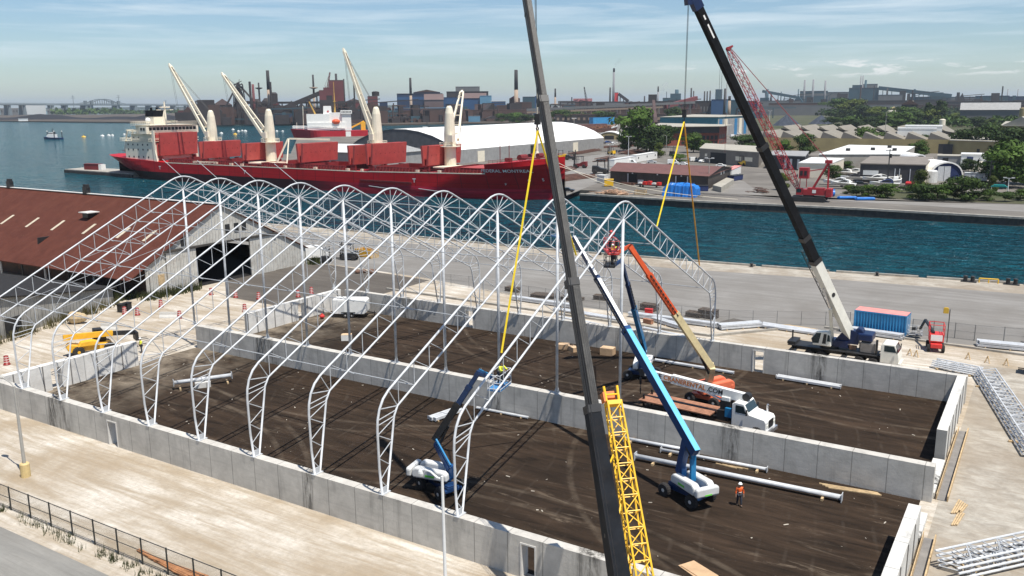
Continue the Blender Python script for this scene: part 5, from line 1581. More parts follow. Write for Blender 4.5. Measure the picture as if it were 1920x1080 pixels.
weeds('weeds', [(tuple((SA.lerp(SB, rnd.random()) + Vector((rnd.uniform(.4, 1.8), .3, 0)))[:2])) for k in range(70)], 'dry yellow green weeds in front of the small grey shed', 1.3, 12, .6, paint('dry_weed', (0.17, 0.15, 0.055), 0.85, var=0.5, vs=2))
for k, (p, lab) in enumerate((((-17.44,30.03), 'black rubbish bin at the corner of the red roofed shed, left one'), ((-17.53,31.08), 'black rubbish bin at the corner of the red roofed shed, right one'))):
 t = thing('wheelie_bin', (p[0], p[1], 0), lab, 'bin')
 MB().box((0, 0, .55), (.8, .8, 1.1), .2).build('body', m_dark, t)
 MB().box((0, 0, 1.13), (.9, .9, .08), .2).build('lid', m_black, t)
o = MB()
for k in range(3):
 o.ball((-17.0 + k * .4, 22.9 + .3 * k, .8), 1.0 - .15 * k, 9, 6, (1.1, .8, .85))
tag(o.build('rubble_sack', paint('sack', (0.50, 0.38, 0.22), 0.9, var=0.3), loc=(-17.0, 22.9, 0)), 'pale bulging sack standing in weeds by the small shed', 'sack')
o = (-23.96,73.42,0.0)
t = thing('parked_van', o, 'white box van parked past the far corner of the red roofed shed', 'van', rz=R(60))
MB().box((-.4, 0, 1.5), (3.6, 2.0, 2.1)).build('box_body', m_whitep, t)
MB().ext([(1.45, .5), (3.0, .5), (3.0, 1.1), (2.5, 1.3), (2.0, 2.1), (1.45, 2.1)], (0, -.95, 0), (1, 0, 0), (0, 0, 1), (0, 1.9, 0)).build('cab', m_whitep, t)
for x in (-1.4, 2.1):
 for s in (-1, 1):
  wheel(t, (x, s * .9, .38), .38, .25)
def forklift(loc, rz, label, m, group=None, s=1.0):
 t = thing('forklift', loc, label, 'forklift', group, rz)
 MB().ext([(-1.3 * s, .35 * s), (.9 * s, .3 * s), (.9 * s, .8 * s), (0, .9 * s), (-.5 * s, 1.2 * s), (-1.25 * s, 1.25 * s)], (0, -.6 * s, 0), (1, 0, 0), (0, 0, 1), (0, 1.2 * s, 0)).build('body', m, t)
 c = MB()
 for x in (-.5, .65):
  for y in (-.5, .5):
   c.tube((x * s, y * s, .9 * s), (x * s * .9, y * s * .9, 2.15 * s), .05 * s, n=4)
 c.box((0.05 * s, 0, 2.18 * s), (1.3 * s, 1.1 * s, .07 * s))
 c.build('roll_cage', m_dark, t)
 MB().box((1.15 * s, -.3 * s, 1.3 * s), (.14 * s, .12 * s, 2.4 * s)).box((1.15 * s, .3 * s, 1.3 * s), (.14 * s, .12 * s, 2.4 * s)).box((1.2 * s, 0, .5 * s), (.1 * s, 1.0 * s, .5 * s)).bar((1.25 * s, -.3 * s, .2 * s), (2.3 * s, -.3 * s, .2 * s), .12 * s, .06 * s).bar((1.25 * s, .3 * s, .2 * s), (2.3 * s, .3 * s, .2 * s), .12 * s, .06 * s).build('mast', m_dark, t)
 for x in (-.85, .7):
  for y in (-1, 1):
   MB().lathe([(.3 * s, -.13 * s), (.36 * s, 0), (.3 * s, .13 * s)], (x * s, y * .58 * s, .36 * s), 10, (0, 1, 0)).build('wheel', m_tyre, t)
 return t
forklift((*(-17.92,76.83), 0), R(200), 'black forklift beside the yellow timber crate on the quay', m_dark, s=1.3)
forklift((*(-19.68,72.7), 0), R(120), 'dark forklift half hidden behind the arches near the van', m_dark, s=1.1)
t = thing('timber_crate', (*(-16.97,80.6), 0), 'open yellow timber crate on the quay behind the arches', 'crate', rz=R(-5))
MB().box((0, 0, .15), (4.2, 2.0, .3)).build('base', m_lumber, t)
for s in (-1, 1):
 MB().box((0, s * 1.0, .9), (4.2, .1, 1.3)).build('side_board', m_cat, t)
 MB().box((s * 2.05, 0, .9), (.1, 1.9, 1.3)).build('end_board', m_lumber, t)
o = MB()
for k in range(10):
 a = 0.35 * k
 o.ball((-6.5 + 1.3 * math.cos(a * 2), 68.5 + math.sin(a * 3), .3), .5, 7, 5, (1, 1, .7))
tag(o.build('debris_heap', paint('rust_heap', (0.16, 0.09, 0.06), 0.9, var=0.5), loc=(-6.5, 68.5, 0)), 'low rusty debris heap by the van on the quay', 'debris')
m_greymetal = ribbed('grey_metal_wall', (0.30, 0.295, 0.285), 1, 1.4, .03, .6, .2, .15)
# ================================================================ the red bulk carrier
def hull_mat(name='hull_red'):
 m, t, b = newmat(name)
 c = N(t, 'ShaderNodeTexCoord'); s = N(t, 'ShaderNodeSeparateXYZ')
 t.links.new(c.outputs['Object'], s.inputs[0])
 v = coords(t)
 n = noise(t, coords(t, (.05, .05, .4)), 1.0, 6, .65, .3, .7)
 up = mixc(t, n, (0.36, 0.003, 0.007), (0.47, 0.006, 0.012))
 run = noise(t, coords(t, (.35, .35, .03)), 1.0, 6, .7, .56, .75)
 up = mixc(t, mul(t, run, .5), up, (0.09, 0.006, 0.008))
 up = mixc(t, mul(t, stripes(t, 0, 9.0, .02, .008), .45), up, (0.08, 0.004, 0.008))
 up = mixc(t, mul(t, stripes(t, 2, 2.45, .03, .015), .35), up, (0.10, 0.004, 0.008))
 lo = mixc(t, noise(t, coords(t, (.02, .02, .35)), 1.0, 7, .7, .4, .6), (0.70, 0.02, 0.055), (0.16, 0.006, 0.016))
 aft = N(t, 'ShaderNodeMapRange'); aft.inputs[1].default_value = 110; aft.inputs[2].default_value = 165
 t.links.new(s.outputs[0], aft.inputs[0])
 up = mixc(t, mul(t, stripes(t, 0, 9.0, .02, .008), .45), up, (0.08, 0.004, 0.008))
 up = mixc(t, mul(t, stripes(t, 2, 2.45, .03, .015), .35), up, (0.10, 0.004, 0.008))
 lo = mixc(t, aft.outputs[0], (0.022, 0.002, 0.004), lo)
 e = N(t, 'ShaderNodeMapRange'); e.inputs[1].default_value = 3.45; e.inputs[2].default_value = 3.35
 t.links.new(s.outputs[2], e.inputs[0])
 col = mixc(t, e.outputs[0], up, lo)
 t.links.new(col, b.inputs['Base Color'])
 b.inputs['Roughness'].default_value = .5
 b.inputs['Specular IOR Level'].default_value = .25
 return m
m_hull = hull_mat()
m_hatch = paint('hatch_red', (0.40, 0.058, 0.05), .6, var=.18, vs=.5, dirt=.25, dirtcol=(.12, .03, .03))
m_deckred = paint('deck_red', (0.17, 0.012, 0.014), .7, var=.35, vs=.6, dirt=.35, dirtcol=(.04, .015, .012))
m_ivory = paint('ivory', (0.74, 0.67, 0.52), .5, var=.1, vs=.4, dirt=.14, dirtcol=(.35, .24, .14))
m_ivory2 = paint('ivory_bright', (0.76, 0.69, 0.55), .5, var=.08, vs=.4, dirt=.08)
SY = 198.0
sp = thing('cargo_ship', (-250, SY, -2), 'long red bulk carrier with cream cranes and raised hatch covers moored at the far dock', 'ship')
so_ = Vector((-250, SY, -2))
XS, XB = -264.0, -38.5
def sheer(x):
 z = 5.2
 if x < -215: z = 5.2 + 2.2 * ((-215 - x) / 49) ** .8
 if x > -108: z = 5.3 + .9 * (x + 108) / 48
 if x > -61: z = 9.3 + 2.3 * ((x + 61) / 22) ** 1.3
 return z
def hb(x, z):
 """half breadth"""
 t = (x - XS) / (XB - XS)
 zz = max(0.0, min(1.0, (z + 2) / 11.0))
 # bow
 xb_end = XB - 5.5 * (1 - zz) ** 1.2
 entry = 46 - 17 * zz
 b = 11.8
 if x > xb_end - entry:
  u = max(0.0, (xb_end - x) / entry)
  b = 11.8 * (1 - (1 - u) ** (1.75 + .9 * zz)) if u > 0 else 0.0
 # stern
 xs_end = XS + (12.5 * (1 - zz) ** 1.0)
 run_ = 40 - 26 * zz
 if x < xs_end + run_:
  u = max(0.0, (x - xs_end) / run_)
  b = min(b, 11.8 * (.0 + (1 - (1 - u) ** 2.2)) if zz < .35 else 11.8 * (.55 * min(1, zz) + (1 - .55 * min(1, zz)) * (1 - (1 - u) ** 2.2)) if u > 0 else 0.0)
 return max(b, 0.0)
mb = MB()
xs = [XS + i * (XB - XS) / 150 for i in range(151)]
xs = sorted(set(xs + [-61.05, -60.95]))
NZ = 9
grid = []
for x in xs:
 dz = sheer(x)
 col = []
 for k in range(NZ + 1):
  z = -4 + (dz + 4) * k / NZ
  col.append((z, hb(x, z)))
 grid.append((x, col))
vs = []
for x, col in grid:
 for s in (-1, 1):
  for z, h2 in col:
   vs.append((x, SY + s * h2, z))
st_ = 2 * (NZ + 1)
fs = []
for i in range(len(grid) - 1):
 for s in (0, 1):
  for k in range(NZ):
   a = i * st_ + s * (NZ + 1) + k
   q_ = (a, a + st_, a + st_ + 1, a + 1)
   fs.append(q_ if s == 0 else q_[::-1])
 a, b2 = i * st_ + NZ, i * st_ + st_ - 1
 fs.append((a, a + st_, b2 + st_, b2))
fs.append(tuple(range(NZ, -1, -1)) + tuple(range(NZ + 1, st_)))
mb.add(vs, fs)
mb.bw('hull', m_hull, sp)
# bulwark top line, rail
rl_ = {-1: MB(), 1: MB()}; ps = MB()
for i in range(0, len(xs) - 1):
 x0, x1 = xs[i], xs[i + 1]
 if -216 < x0 < -62:
  for s in (-1, 1):
   y0, y1 = SY + s * (hb(x0, sheer(x0)) - .1), SY + s * (hb(x1, sheer(x1)) - .1)
   rl_[s].bar((x0, y0, sheer(x0) + .12), (x1, y1, sheer(x1) + .12), .25, .28)
   if s < 0:
    ps.tube((x0, y0 + .2, sheer(x0)), (x0, y0 + .2, sheer(x0) + 1.1), .07, n=4)
    ps.tube((x0, y0 + .2, sheer(x0) + 1.1), (x1, y1 + .2, sheer(x1) + 1.1), .05, n=4)
    if i % 2 == 0: ps.tube((x0, y0 + .2, sheer(x0) + .6), (x1, y1 + .2, sheer(x1) + .6), .04, n=4)
for s in rl_: rl_[s].bw('gunwale', m_ivory, sp)
ps.bw('deck_rail', m_deckred, sp)
# hatch coamings with stays, deck boxes
holds = [(-217, -202), (-193, -174), (-163, -146), (-141, -121), (-107, -89), (-78, -63)]
for a, b in holds:
 z0 = sheer((a + b) / 2)
 c = MB()
 for s in (-1, 1):
  c.box(((a + b) / 2, SY + s * 9.0, z0 + .8), (b - a, .5, 1.6))
 for x in (a, b):
  c.box((x, SY, z0 + .8), (.5, 17.5, 1.6))
 n = int((b - a) / 1.3)
 for k in range(n):
  x = a + .6 + k * (b - a - 1.2) / max(1, n - 1)
  c.ext([(0, 0), (-.95, 0), (0, 1.5)], (x, SY - 9.25, z0), (0, 1, 0), (0, 0, 1), (.14, 0, 0))
 c.bw('hatch_coaming', m_deckred, sp)
# raised folding hatch covers (pairs, standing across the ship)
for k, (x, zt) in enumerate(((-222.2, 17.0), (-195.6, 13.9), (-171.2, 13.7), (-142.0, 14.1), (-117.2, 13.9), (-109.0, 14.6), (-85.0, 14.4))):
 z0 = sheer(x) + 2.2
 h2 = zt - z0
 for j, dx in enumerate((0.0, -1.7)):
  p = MB().bar((x + dx, SY, z0), (x + dx + (.7 if j == 0 else -.5), SY, z0 + h2), 18.4, .75, up=(1, 0, 0))
  hc = p.bw('hatch_cover', m_hatch, sp)
  if j == 0:
   r_ = MB()
   for q_ in range(7):
    r_.box((x + .72, SY - 7.5 + q_ * 2.5, z0 + h2 * .52), (.1, .35, .3))
   o = r_.build('hatch_fitting', m_deckred, hc, world=False)
   o.location = (-so_.x, -so_.y, -so_.z)
 for y in (-8.2, 8.2): MB().box((x - .8, SY + y, z0 - 1.2), (2.2, .6, 1.6)).bw('hatch_hinge', m_deckred, sp)
# deck cranes
def deck_crane(x, zdeck, ztop, pivot, tip, label, ped=2.05):
 MB().lathe([(ped, 0), (ped * .96, 13.6 - zdeck), (ped * 1.0, 14.0 - zdeck)], (x, SY, zdeck), 16).build('crane_pedestal', m_ivory, sp, world=True, smooth=False)
 pf = MB().lathe([(3.6, 0), (3.6, .25)], (x, SY, 13.8), 16).bw('crane_platform', m_ivory2, sp)
 r_ = MB()
 for z in (.75, 1.3):
  pts = [(x + 3.5 * math.cos(a * math.pi / 6), SY + 3.5 * math.sin(a * math.pi / 6), 13.9 + z) for a in range(13)]
  r_.path(pts, .06, 4)
 for a in range(12):
  p = (x + 3.5 * math.cos(a * math.pi / 6), SY + 3.5 * math.sin(a * math.pi / 6))
  r_.tube((p[0], p[1], 13.9), (p[0], p[1], 15.2), .06, n=4)
 o = r_.build('platform_rail', m_ivory2, pf); o.location = -so_
 MB().lathe([(ped * .95, 0), (ped * .95, 4), (ped * .72, ztop - 16.5), (ped * .5, ztop - 14.6), (ped * .3, ztop - 14.0)], (x, SY, 14.0), 14).bw('crane_tower', m_ivory, sp)
 P, Tt = Vector(pivot), Vector(tip)
 d = (Tt - P).normalized(); a = d.cross(Vector((0, 0, 1))).normalized()
 j = MB()
 for s in (-1, 1):
  j.bar(P + a * s * 1.7, Tt + a * s * .55, .75, 1.1, .5, .75)
 for t_ in (.12, .3, .5, .72, .9):
  wd = 1.7 + (.55 - 1.7) * t_
  j.bar(P.lerp(Tt, t_) + a * wd, P.lerp(Tt, t_) - a * wd, .35, .4)
 j.bar(Tt - d * .6, Tt + d * 1.2, 1.4, .9, .5, .5)
 jb_ = j.bw('crane_jib', m_ivory, sp)
 rp = MB()
 top = Vector((x, SY, ztop - .5))
 for s in (-.35, .35):
  rp.tube(top + a * s, Tt + a * s, .06, n=4)
  rp.tube(Tt + a * s, Tt + a * s + (P - Tt) * .12 + Vector((0, 0, -14)), .05, n=4)
 rp.bw('crane_wire', m_dark, sp)
 MB().box((x + a.x * 2.3, SY - 2.0, 16.6), (1.8, 1.5, 2.2)).bw('crane_cab', m_ivory2, sp)
deck_crane(-200.5, 5.4, 26.0, (-201.5, SY - .5, 16.0), (-219.0, SY - 3, 43.6), '')
deck_crane(-167.4, 5.6, 26.4, (-168.5, SY - .5, 15.8), (-187.8, SY - 3, 39.4), '')
deck_crane(-113.8, 5.8, 27.0, (-114.4, SY - .5, 17.0), (-124.6, SY - 3, 46.0), '')
deck_crane(-82.2, 6.0, 27.2, (-81.6, SY + 1.0, 16.0), (-93.77,222.0,31.85), '')
# superstructure
hs = MB()
hs.box((-233.0, SY, 9.3), (18.0, 22.4, 8.4))
hs.box((-231.5, SY, 15.0), (13.0, 21.0, 3.0))
hs.box((-230.2, SY, 18.2), (10.5, 20.0, 3.6))
house = hs.bw('superstructure', m_ivory2, sp)
dk = MB()
for z, (xa, xb) in ((13.55, (-244.5, -223.5)), (16.55, (-239, -224.0)), (20.1, (-236.5, -223.6))):
 dk.box(((xa + xb) / 2, SY, z), (xb - xa, 23.2, .18))
dk.bw('deck_slab', m_ivory, sp)
MB().box((-227.0, SY, 18.1), (4.4, 25.6, 2.9)).bw('bridge', m_ivory2, sp)
wn = MB()
for k in range(13):
 wn.box((-224.78, SY - 10.8 + k * 1.8, 18.6), (.08, 1.3, 1.2))
for k in range(2):
 wn.box((-227.9 + k * 1.7, SY - 12.83, 18.6), (1.2, .08, 1.1))
wn.bw('bridge_window', m_dark, sp)
pw = MB()
for z in (7.2, 10.2, 12.2, 15.0):
 for k in range(5 if z < 13 else 3):
  pw.box((-239.8 + k * 3.2, SY - (11.23 if z < 13.6 else 10.53), z), (.7, .08, .7))
pw.bw('porthole', m_dark, sp)
fn = MB().box((-237.0, SY + 1, 19.0), (6.2, 6.5, 9.0), 0, .86).bw('funnel', m_ivory2, sp)
MB().box((-237.0 + 250, 1, 24.7 + 2), (5.5, 5.8, 2.6), 0, .94).tube((11.5, .4, 26), (11.5, .4, 29.2), .5).tube((13.6, 1.6, 26), (13.6, 1.6, 29.2), .5).build('funnel_top', m_boomblack, fn)
ms = MB().tube((-229, SY, 20), (-229, SY, 29.5), .55, .3).bar((-229, SY - 4, 26.2), (-229, SY + 4, 26.2), .4, .3).box((-229, SY, 27.3), (1.2, 4.4, .5)).tube((-229, SY - 2, 20), (-229, SY - .3, 26), .22).bw('radar_mast', m_ivory2, sp)
MB().ball((-232.5, SY - 6, 22.0), 1.1, 10, 7).tube((-232.5, SY - 6, 20), (-232.5, SY - 6, 21.4), .3).bw('radar_dome', m_whitep, sp)
rr = MB()
for z, xa, xb, yy in ((13.7, -244.5, -223.5, 11.6), (16.7, -239, -224, 11.6), (20.3, -236.5, -223.6, 11.6)):
 for zz in (.6, 1.1):
  rr.path([(xa, SY + yy, z + zz), (xa, SY - yy, z + zz), (xb, SY - yy, z + zz), (xb, SY + yy, z + zz)], .06, 4)
 for k in range(12):
  x = xa + (xb - xa) * k / 11
  rr.tube((x, SY - yy, z), (x, SY - yy, z + 1.1), .05, n=4)
rr.bw('house_rail', m_ivory2, sp)
MB().bar((-243.5, SY - 10.6, 9.0), (-240.5, SY - 10.6, 18.0), .5).bar((-243.5, SY - 8.0, 9.0), (-240.5, SY - 8.0, 18.0), .5).bar((-240.5, SY - 11, 18), (-240.5, SY - 7, 18), .5).bar((-240.5, SY - 9.4, 17.8), (-236, SY - 9.4, 18.2), .3).bw('lifeboat_davit', m_ivory2, sp)
MB().ball((-240.3, SY - 9.4, 11.3), 1.2, 10, 7, (2.0, 1, 1)).bw('lifeboat', m_byel, sp)
MB().box((-243.5, SY, 9.4), (8.0, 18, .2)).box((-246.0, SY - 6, 8.6), (1.6, 1.6, 1.6)).box((-246.5, SY + 2, 8.6), (2, 3, 1.4)).bw('poop_fitting', m_deckred, sp)
MB().tube((-249, SY - 2, 7.4), (-249.6, SY - 2, 12.6), .14).bar((-249.5, SY - 4.5, 8.6), (-247, SY - 6, 7.6), .3).bw('stern_mast', m_ivory2, sp)
# cream ladder casing at the front corner
MB().ext([(0, 0), (2.4, 0), (1.2, 5.5), (1.4, 13.5), (0, 13.5)], (-223.4, SY - 11.5, 4.6), (1, 0, 0), (0, 0, 1), (0, .5, 0)).bw('ladder_casing', m_ivory2, sp)
# deck clutter
for k in range(45):
 x = rnd.uniform(-215, -63); y = SY - rnd.uniform(9.6, 11.0)
 MB().box((x, y, sheer(x) + .35), (rnd.uniform(.4, 1.6), .5, rnd.uniform(.4, .9))).bw('deck_fitting', m_deckred, sp)
for x in (-196, -178, -172, -149, -134, -118.5, -112, -88, -79):
 MB().box((x, SY - 10.6, sheer(x) + .5), (rnd.uniform(.8, 1.6), .8, rnd.uniform(.7, 1.1))).bw('deck_locker', m_ivory, sp)
for c, d in (((-193, SY - 10.5, 6.0), (14, .8, .7)), ((-168, SY - 4, 6.3), (16, 9, .5)), ((-81, SY - 3, 7.4), (5, 10, .4))):
 MB().box(c, d).bw('deck_plate', m_ivory, sp)
# loading gantry frame on deck
MB().bar((-157, SY - 8, 5.4), (-154.6, SY - 3, 15.5), .5).bar((-151, SY - 8, 5.4), (-154.2, SY - 3, 15.5), .4).bar((-154, SY - 3, 15.5), (-142, SY + 6, 15), .6).bw('deck_davit', m_ivory, sp)
# forecastle: winches, foremast
MB().box((-50, SY, 11.0), (6, 10, .25)).lathe([(.9, -2), (.9, 2)], (-52, SY - 3, 11.2), 12, (0, 1, 0)).lathe([(.9, -2), (.9, 2)], (-52, SY + 3, 11.2), 12, (0, 1, 0)).lathe([(.7, -1.5), (.7, 1.5)], (-47.5, SY, 11.8), 12, (0, 1, 0)).box((-56, SY - 5, 10.4), (2, 1.5, 1.2)).bw('anchor_winch', m_deckred, sp)
MB().box((-65, SY, 7.6), (13, 18.5, .5)).bw('hatch_cover', m_hatch, sp)
MB().tube((-48.5, SY, 10.6), (-48.5, SY, 28.5), .45, .22, 10).tube((-48.5, SY, 28.5), (-48.5, SY, 33), .12).bar((-48.5, SY - 2.4, 22.5), (-48.5, SY + 2.4, 22.5), .3).box((-48.5, SY, 21.6), (1.0, 2.6, .3)).lathe([(1.1, 0), (.5, 2.4)], (-48.5, SY, 10.6), 10).bw('foremast', m_ivory2, sp)
MB().tube((-58.5, SY - 6, 9.4), (-58.5, SY - 6, 16.5), .12).tube((-62, SY + 5, 9.4), (-62, SY + 5, 17), .12).bw('deck_pole', m_deckred, sp)
fr_ = MB()
for i in range(len(xs) - 1):
 if xs[i] > -60.9:
  for s in (-1,):
   x0, x1 = xs[i], xs[i + 1]
   y0, y1 = SY - hb(x0, sheer(x0)) + .15, SY - hb(x1, sheer(x1)) + .15
   for z in (.55, 1.05):
    fr_.tube((x0, y0, sheer(x0) + z), (x1, y1, sheer(x1) + z), .05, n=4)
   fr_.tube((x0, y0, sheer(x0)), (x0, y0, sheer(x0) + 1.05), .05, n=4)
fr_.bw('bow_rail', m_deckred, sp)
# writing and marks on the hull side, laid onto the plating
def hull_text(s, x, z, size, name='hull_lettering', m=m_letter_w, sx=1.0):
 o = text_mesh(s, size, name, m, Matrix.Identity(4), None, 0.0, .01)
 o.parent = sp
 for v in o.data.vertices:
  px, pz = x + v.co.x * sx, z + v.co.y
  v.co = Vector((px, SY - hb(px, pz) - .06, pz)) - so_
 return o
hull_text('FEDERAL MONTREAL', -54.4, 7.2, 1.35, sx=1.22)
hull_text('S', -44.6, 4.4, 1.3); hull_text('O', -48.4, 4.2, 1.1); hull_text('P', -55.5, 2.9, 1.0)
def hull_patch(pts, name, m):
 mb = MB()
 mb.add([(x, SY - hb(x, z) - .05, z) for x, z in pts], [tuple(range(len(pts)))])
 o = mb.bw(name, m, sp); return o
for x in (-219.5, -169.5, -88.5):
 hull_patch([(x - .7, 3.6), (x + .7, 3.6), (x + .7, 3.85), (x - .7, 3.85)], 'tug_mark', m_letter_w)
 hull_patch([(x - .12, 2.5), (x + .12, 2.5), (x + .12, 3.6), (x - .12, 3.6)], 'tug_mark', m_letter_w)
for k in range(7):
 hull_patch([(-41.7, -1.6 + k * .55), (-41.35, -1.6 + k * .55), (-41.35, -1.35 + k * .55), (-41.7, -1.35 + k * .55)], 'draught_mark', m_letter_w)
MB().bar((-112, SY - 11.95, 2.5), (-89.5, SY - 11.95, 2.4), .3, .5).bw('rubbing_bar', m_deckred, sp)
# accommodation stage hanging at the bow
# mooring lines to the dock
for k, (a, b, lab) in enumerate((((-40.0, SY - 3, 10.2), (-8, 203, .4), 'upper pale mooring line running from the bow to the dock'), ((-40.5, SY - 2.0, 9.0), (14, 205, .4), 'lower pale mooring line running from the bow along the dock'))):
 pts = [(a[0] + (b[0] - a[0]) * t / 8, a[1] + (b[1] - a[1]) * t / 8, a[2] + (b[2] - a[2]) * t / 8 - 2.0 * math.sin(math.pi * t / 8)) for t in range(9)]
 tag(MB().path(pts, .07, 5).build('mooring_line', m_ivory2, loc=a), lab, 'rope')
for k in range(4):
 X = FX[k]
 tag(MB().tube((X, YM, 20.0), (X - 3.6, YM + .3, 21.9), .035, n=5).build('ridge_rod', m_purl, loc=(X, YM, 20)), 'thin rod sticking up from an arch peak at the far end of the row', 'rod', 'rods on the far arch peaks')
for k in (5, 6):
 X = FX[k]
 tag(MB().tube((X, YM, 20.0), (X - 2.9, YM + .3, 20.15), .035, n=5).build('ridge_rod', m_purl, loc=(X, YM, 20)), 'thin level rod at the peak of a middle arch', 'rod', 'level rods on middle arch peaks')
t = thing('grey_shed', (-170, 232, 0), 'grey shed with pale roof on the dock behind the middle hatch covers', 'shed')
MB().box((-160, 244, 4.2), (44, 24, 8.4)).bw('wall', m_greymetal, t)
MB().ext([(231.4, 8.4), (256.6, 8.4), (244, 11.2)], (-182.6, 0, 0), (0, 1, 0), (0, 0, 1), (45.2, 0, 0)).bw('roof', m_cover, t)
MB().box((-146, 231.95, 3), (5, .15, 6)).bw('door', m_cover, t)
# concrete pier beyond the stern with a red container
pc = thing('pier_head', (-276, 197, -2), 'low concrete pier head beyond the stern of the red ship', 'pier')
MB().slab([(-297, 192.5), (-243, 190.0), (-243, 206), (-300, 204)], -2.6, -.35).bw('deck', m_conc_old, pc)
MB().bar((-297, 192.2, -1.5), (-243, 189.7, -1.5), .4, 1.6).bw('fender', m_fender, pc)
t = thing('site_cabin', (-281, 196.5, -.35), 'dark red cabin with white end on the pier beyond the ship', 'cabin', rz=R(8))
MB().box((0, 0, 1.3), (9, 2.6, 2.6)).build('wall', m_deckred, t)
MB().box((5.4, 0, 1.3), (1.7, 2.5, 2.5)).build('end_panel', m_whitep, t)
MB().box((0, 0, 2.66), (9.3, 2.9, .12)).build('roof', m_deckred, t)
# ================================================================ red and white ship behind the dock
cg = thing('coastguard_ship', (*(-460.5,539.2), -2), 'red and white government ship with funnel and orange lifeboat behind the grey shed', 'ship', rz=0.76)
cg.scale = (1, 1.2, 1.2)
L_ = 67.01
mred = paint('bright_ship_red', (0.46, 0.012, 0.025), .45, var=.1, vs=.3)
hv = []; hf = []
ns = 24
for i in range(ns + 1):
 u = i / ns; x = -L_ / 2 + L_ * u
 wtop = 6.2 * min(1, (u / .22) ** .6) if u > 0 else .05
 wlo = 5.6 * min(1, max(0, (u - .06) / .3) ** .8) if u > .06 else .03
 zt = 7.5 - 1.6 * min(1, u / .5) if u < .86 else 6.0
 for s in (-1, 1):
  hv += [(x + (3.5 * (1 - u) ** 4), s * wlo, -1), (x, s * wtop, zt)]
for i in range(ns):
 a = i * 4
 hf += [(a, a + 4, a + 5, a + 1), (a + 2, a + 3, a + 7, a + 6), (a + 1, a + 5, a + 7, a + 3)]
hf.append((ns * 4, ns * 4 + 2, ns * 4 + 3, ns * 4 + 1))
MB().add(hv, hf).build('hull', mred, cg)
f_ = lambda px: (px - 620) / 144 * L_
MB().box((f_(600), 0, 12), (f_(622) - f_(580), 9, 12)).box((f_(615), 0, 9.2), (f_(650) - f_(580), 10.5, 5.4)).box((f_(630), 0, 15), (14, 7, 8)).build('superstructure', m_whitep, cg)
MB().box((f_(653), 0, 12.5), (f_(662) - f_(645), 9, 13)).box((f_(653), 0, 19.3), (f_(664) - f_(643), 11, 2.4)).build('bridge', m_whitep, cg)
wn = MB()
for k in range(7):
 wn.box((f_(645) + k * 1.25, -5.55, 19.4), (.8, .08, 1.0))
wn.build('bridge_window', m_dark, cg)
fnl = MB().box((f_(618), 0, 19.0), (f_(626) - f_(609), 5.5, 9.5), 0, .84).build('funnel', m_whitep, cg)
MB().ext([(0, -1.3), (.35, -.3), (1.2, -.1), (.5, .3), (.6, 1.1), (0, .7), (-.6, 1.1), (-.5, .3), (-1.2, -.1), (-.35, -.3)], (f_(619), -2.63, 19.6), (1, 0, 0), (0, 0, 1), (0, -.06, 0)).build('red_leaf', mred, fnl)
MB().ball((f_(633), -5.2, 12.5), 1.9, 10, 7, (1.9, 1, 1)).build('lifeboat', m_orange, cg)
MB().tube((f_(632), 0, 14), (f_(632), 0, 33), .9, .4, 8).box((f_(632), 0, 27), (2.2, 4, .5)).tube((f_(632), 0, 33), (f_(632), 0, 41), .3).bar((f_(632), -3, 24), (f_(632), 3, 24), .4).build('mast', paint('mast_buff', (0.55, 0.33, 0.07), .5), cg)
MB().bar((f_(600), 0, 14), (f_(585), 0, 27), 1.5, 1.5, .8, .8).box((f_(601), 0, 14), (3, 3, 5)).build('deck_crane', paint('mast_buff', (0.55, 0.33, 0.07), .5), cg)
MB().tube((f_(572), 0, 6), (f_(573), 0, 24), .3).tube((f_(560), 0, 6), (f_(560), 0, 12), .25).build('foremast', m_ivory2, cg)
MB().bar((f_(662), 0, 8), (f_(686), 0, 12.5), .9, 1.2).box((f_(684), 0, 9), (4, 4, 6)).build('aft_derrick', m_cat, cg)
rr = MB()
for s in (-1, 1):
 for z in (8.2, 9.4):
  rr.tube((f_(552), s * 5, z), (f_(650), s * 6, z - .5), .18, n=4)
rr.build('rail', m_whitep, cg)
MB().box((f_(655), -6.0, 4), (4.5, .3, 6)).build('white_panel', m_whitep, cg)
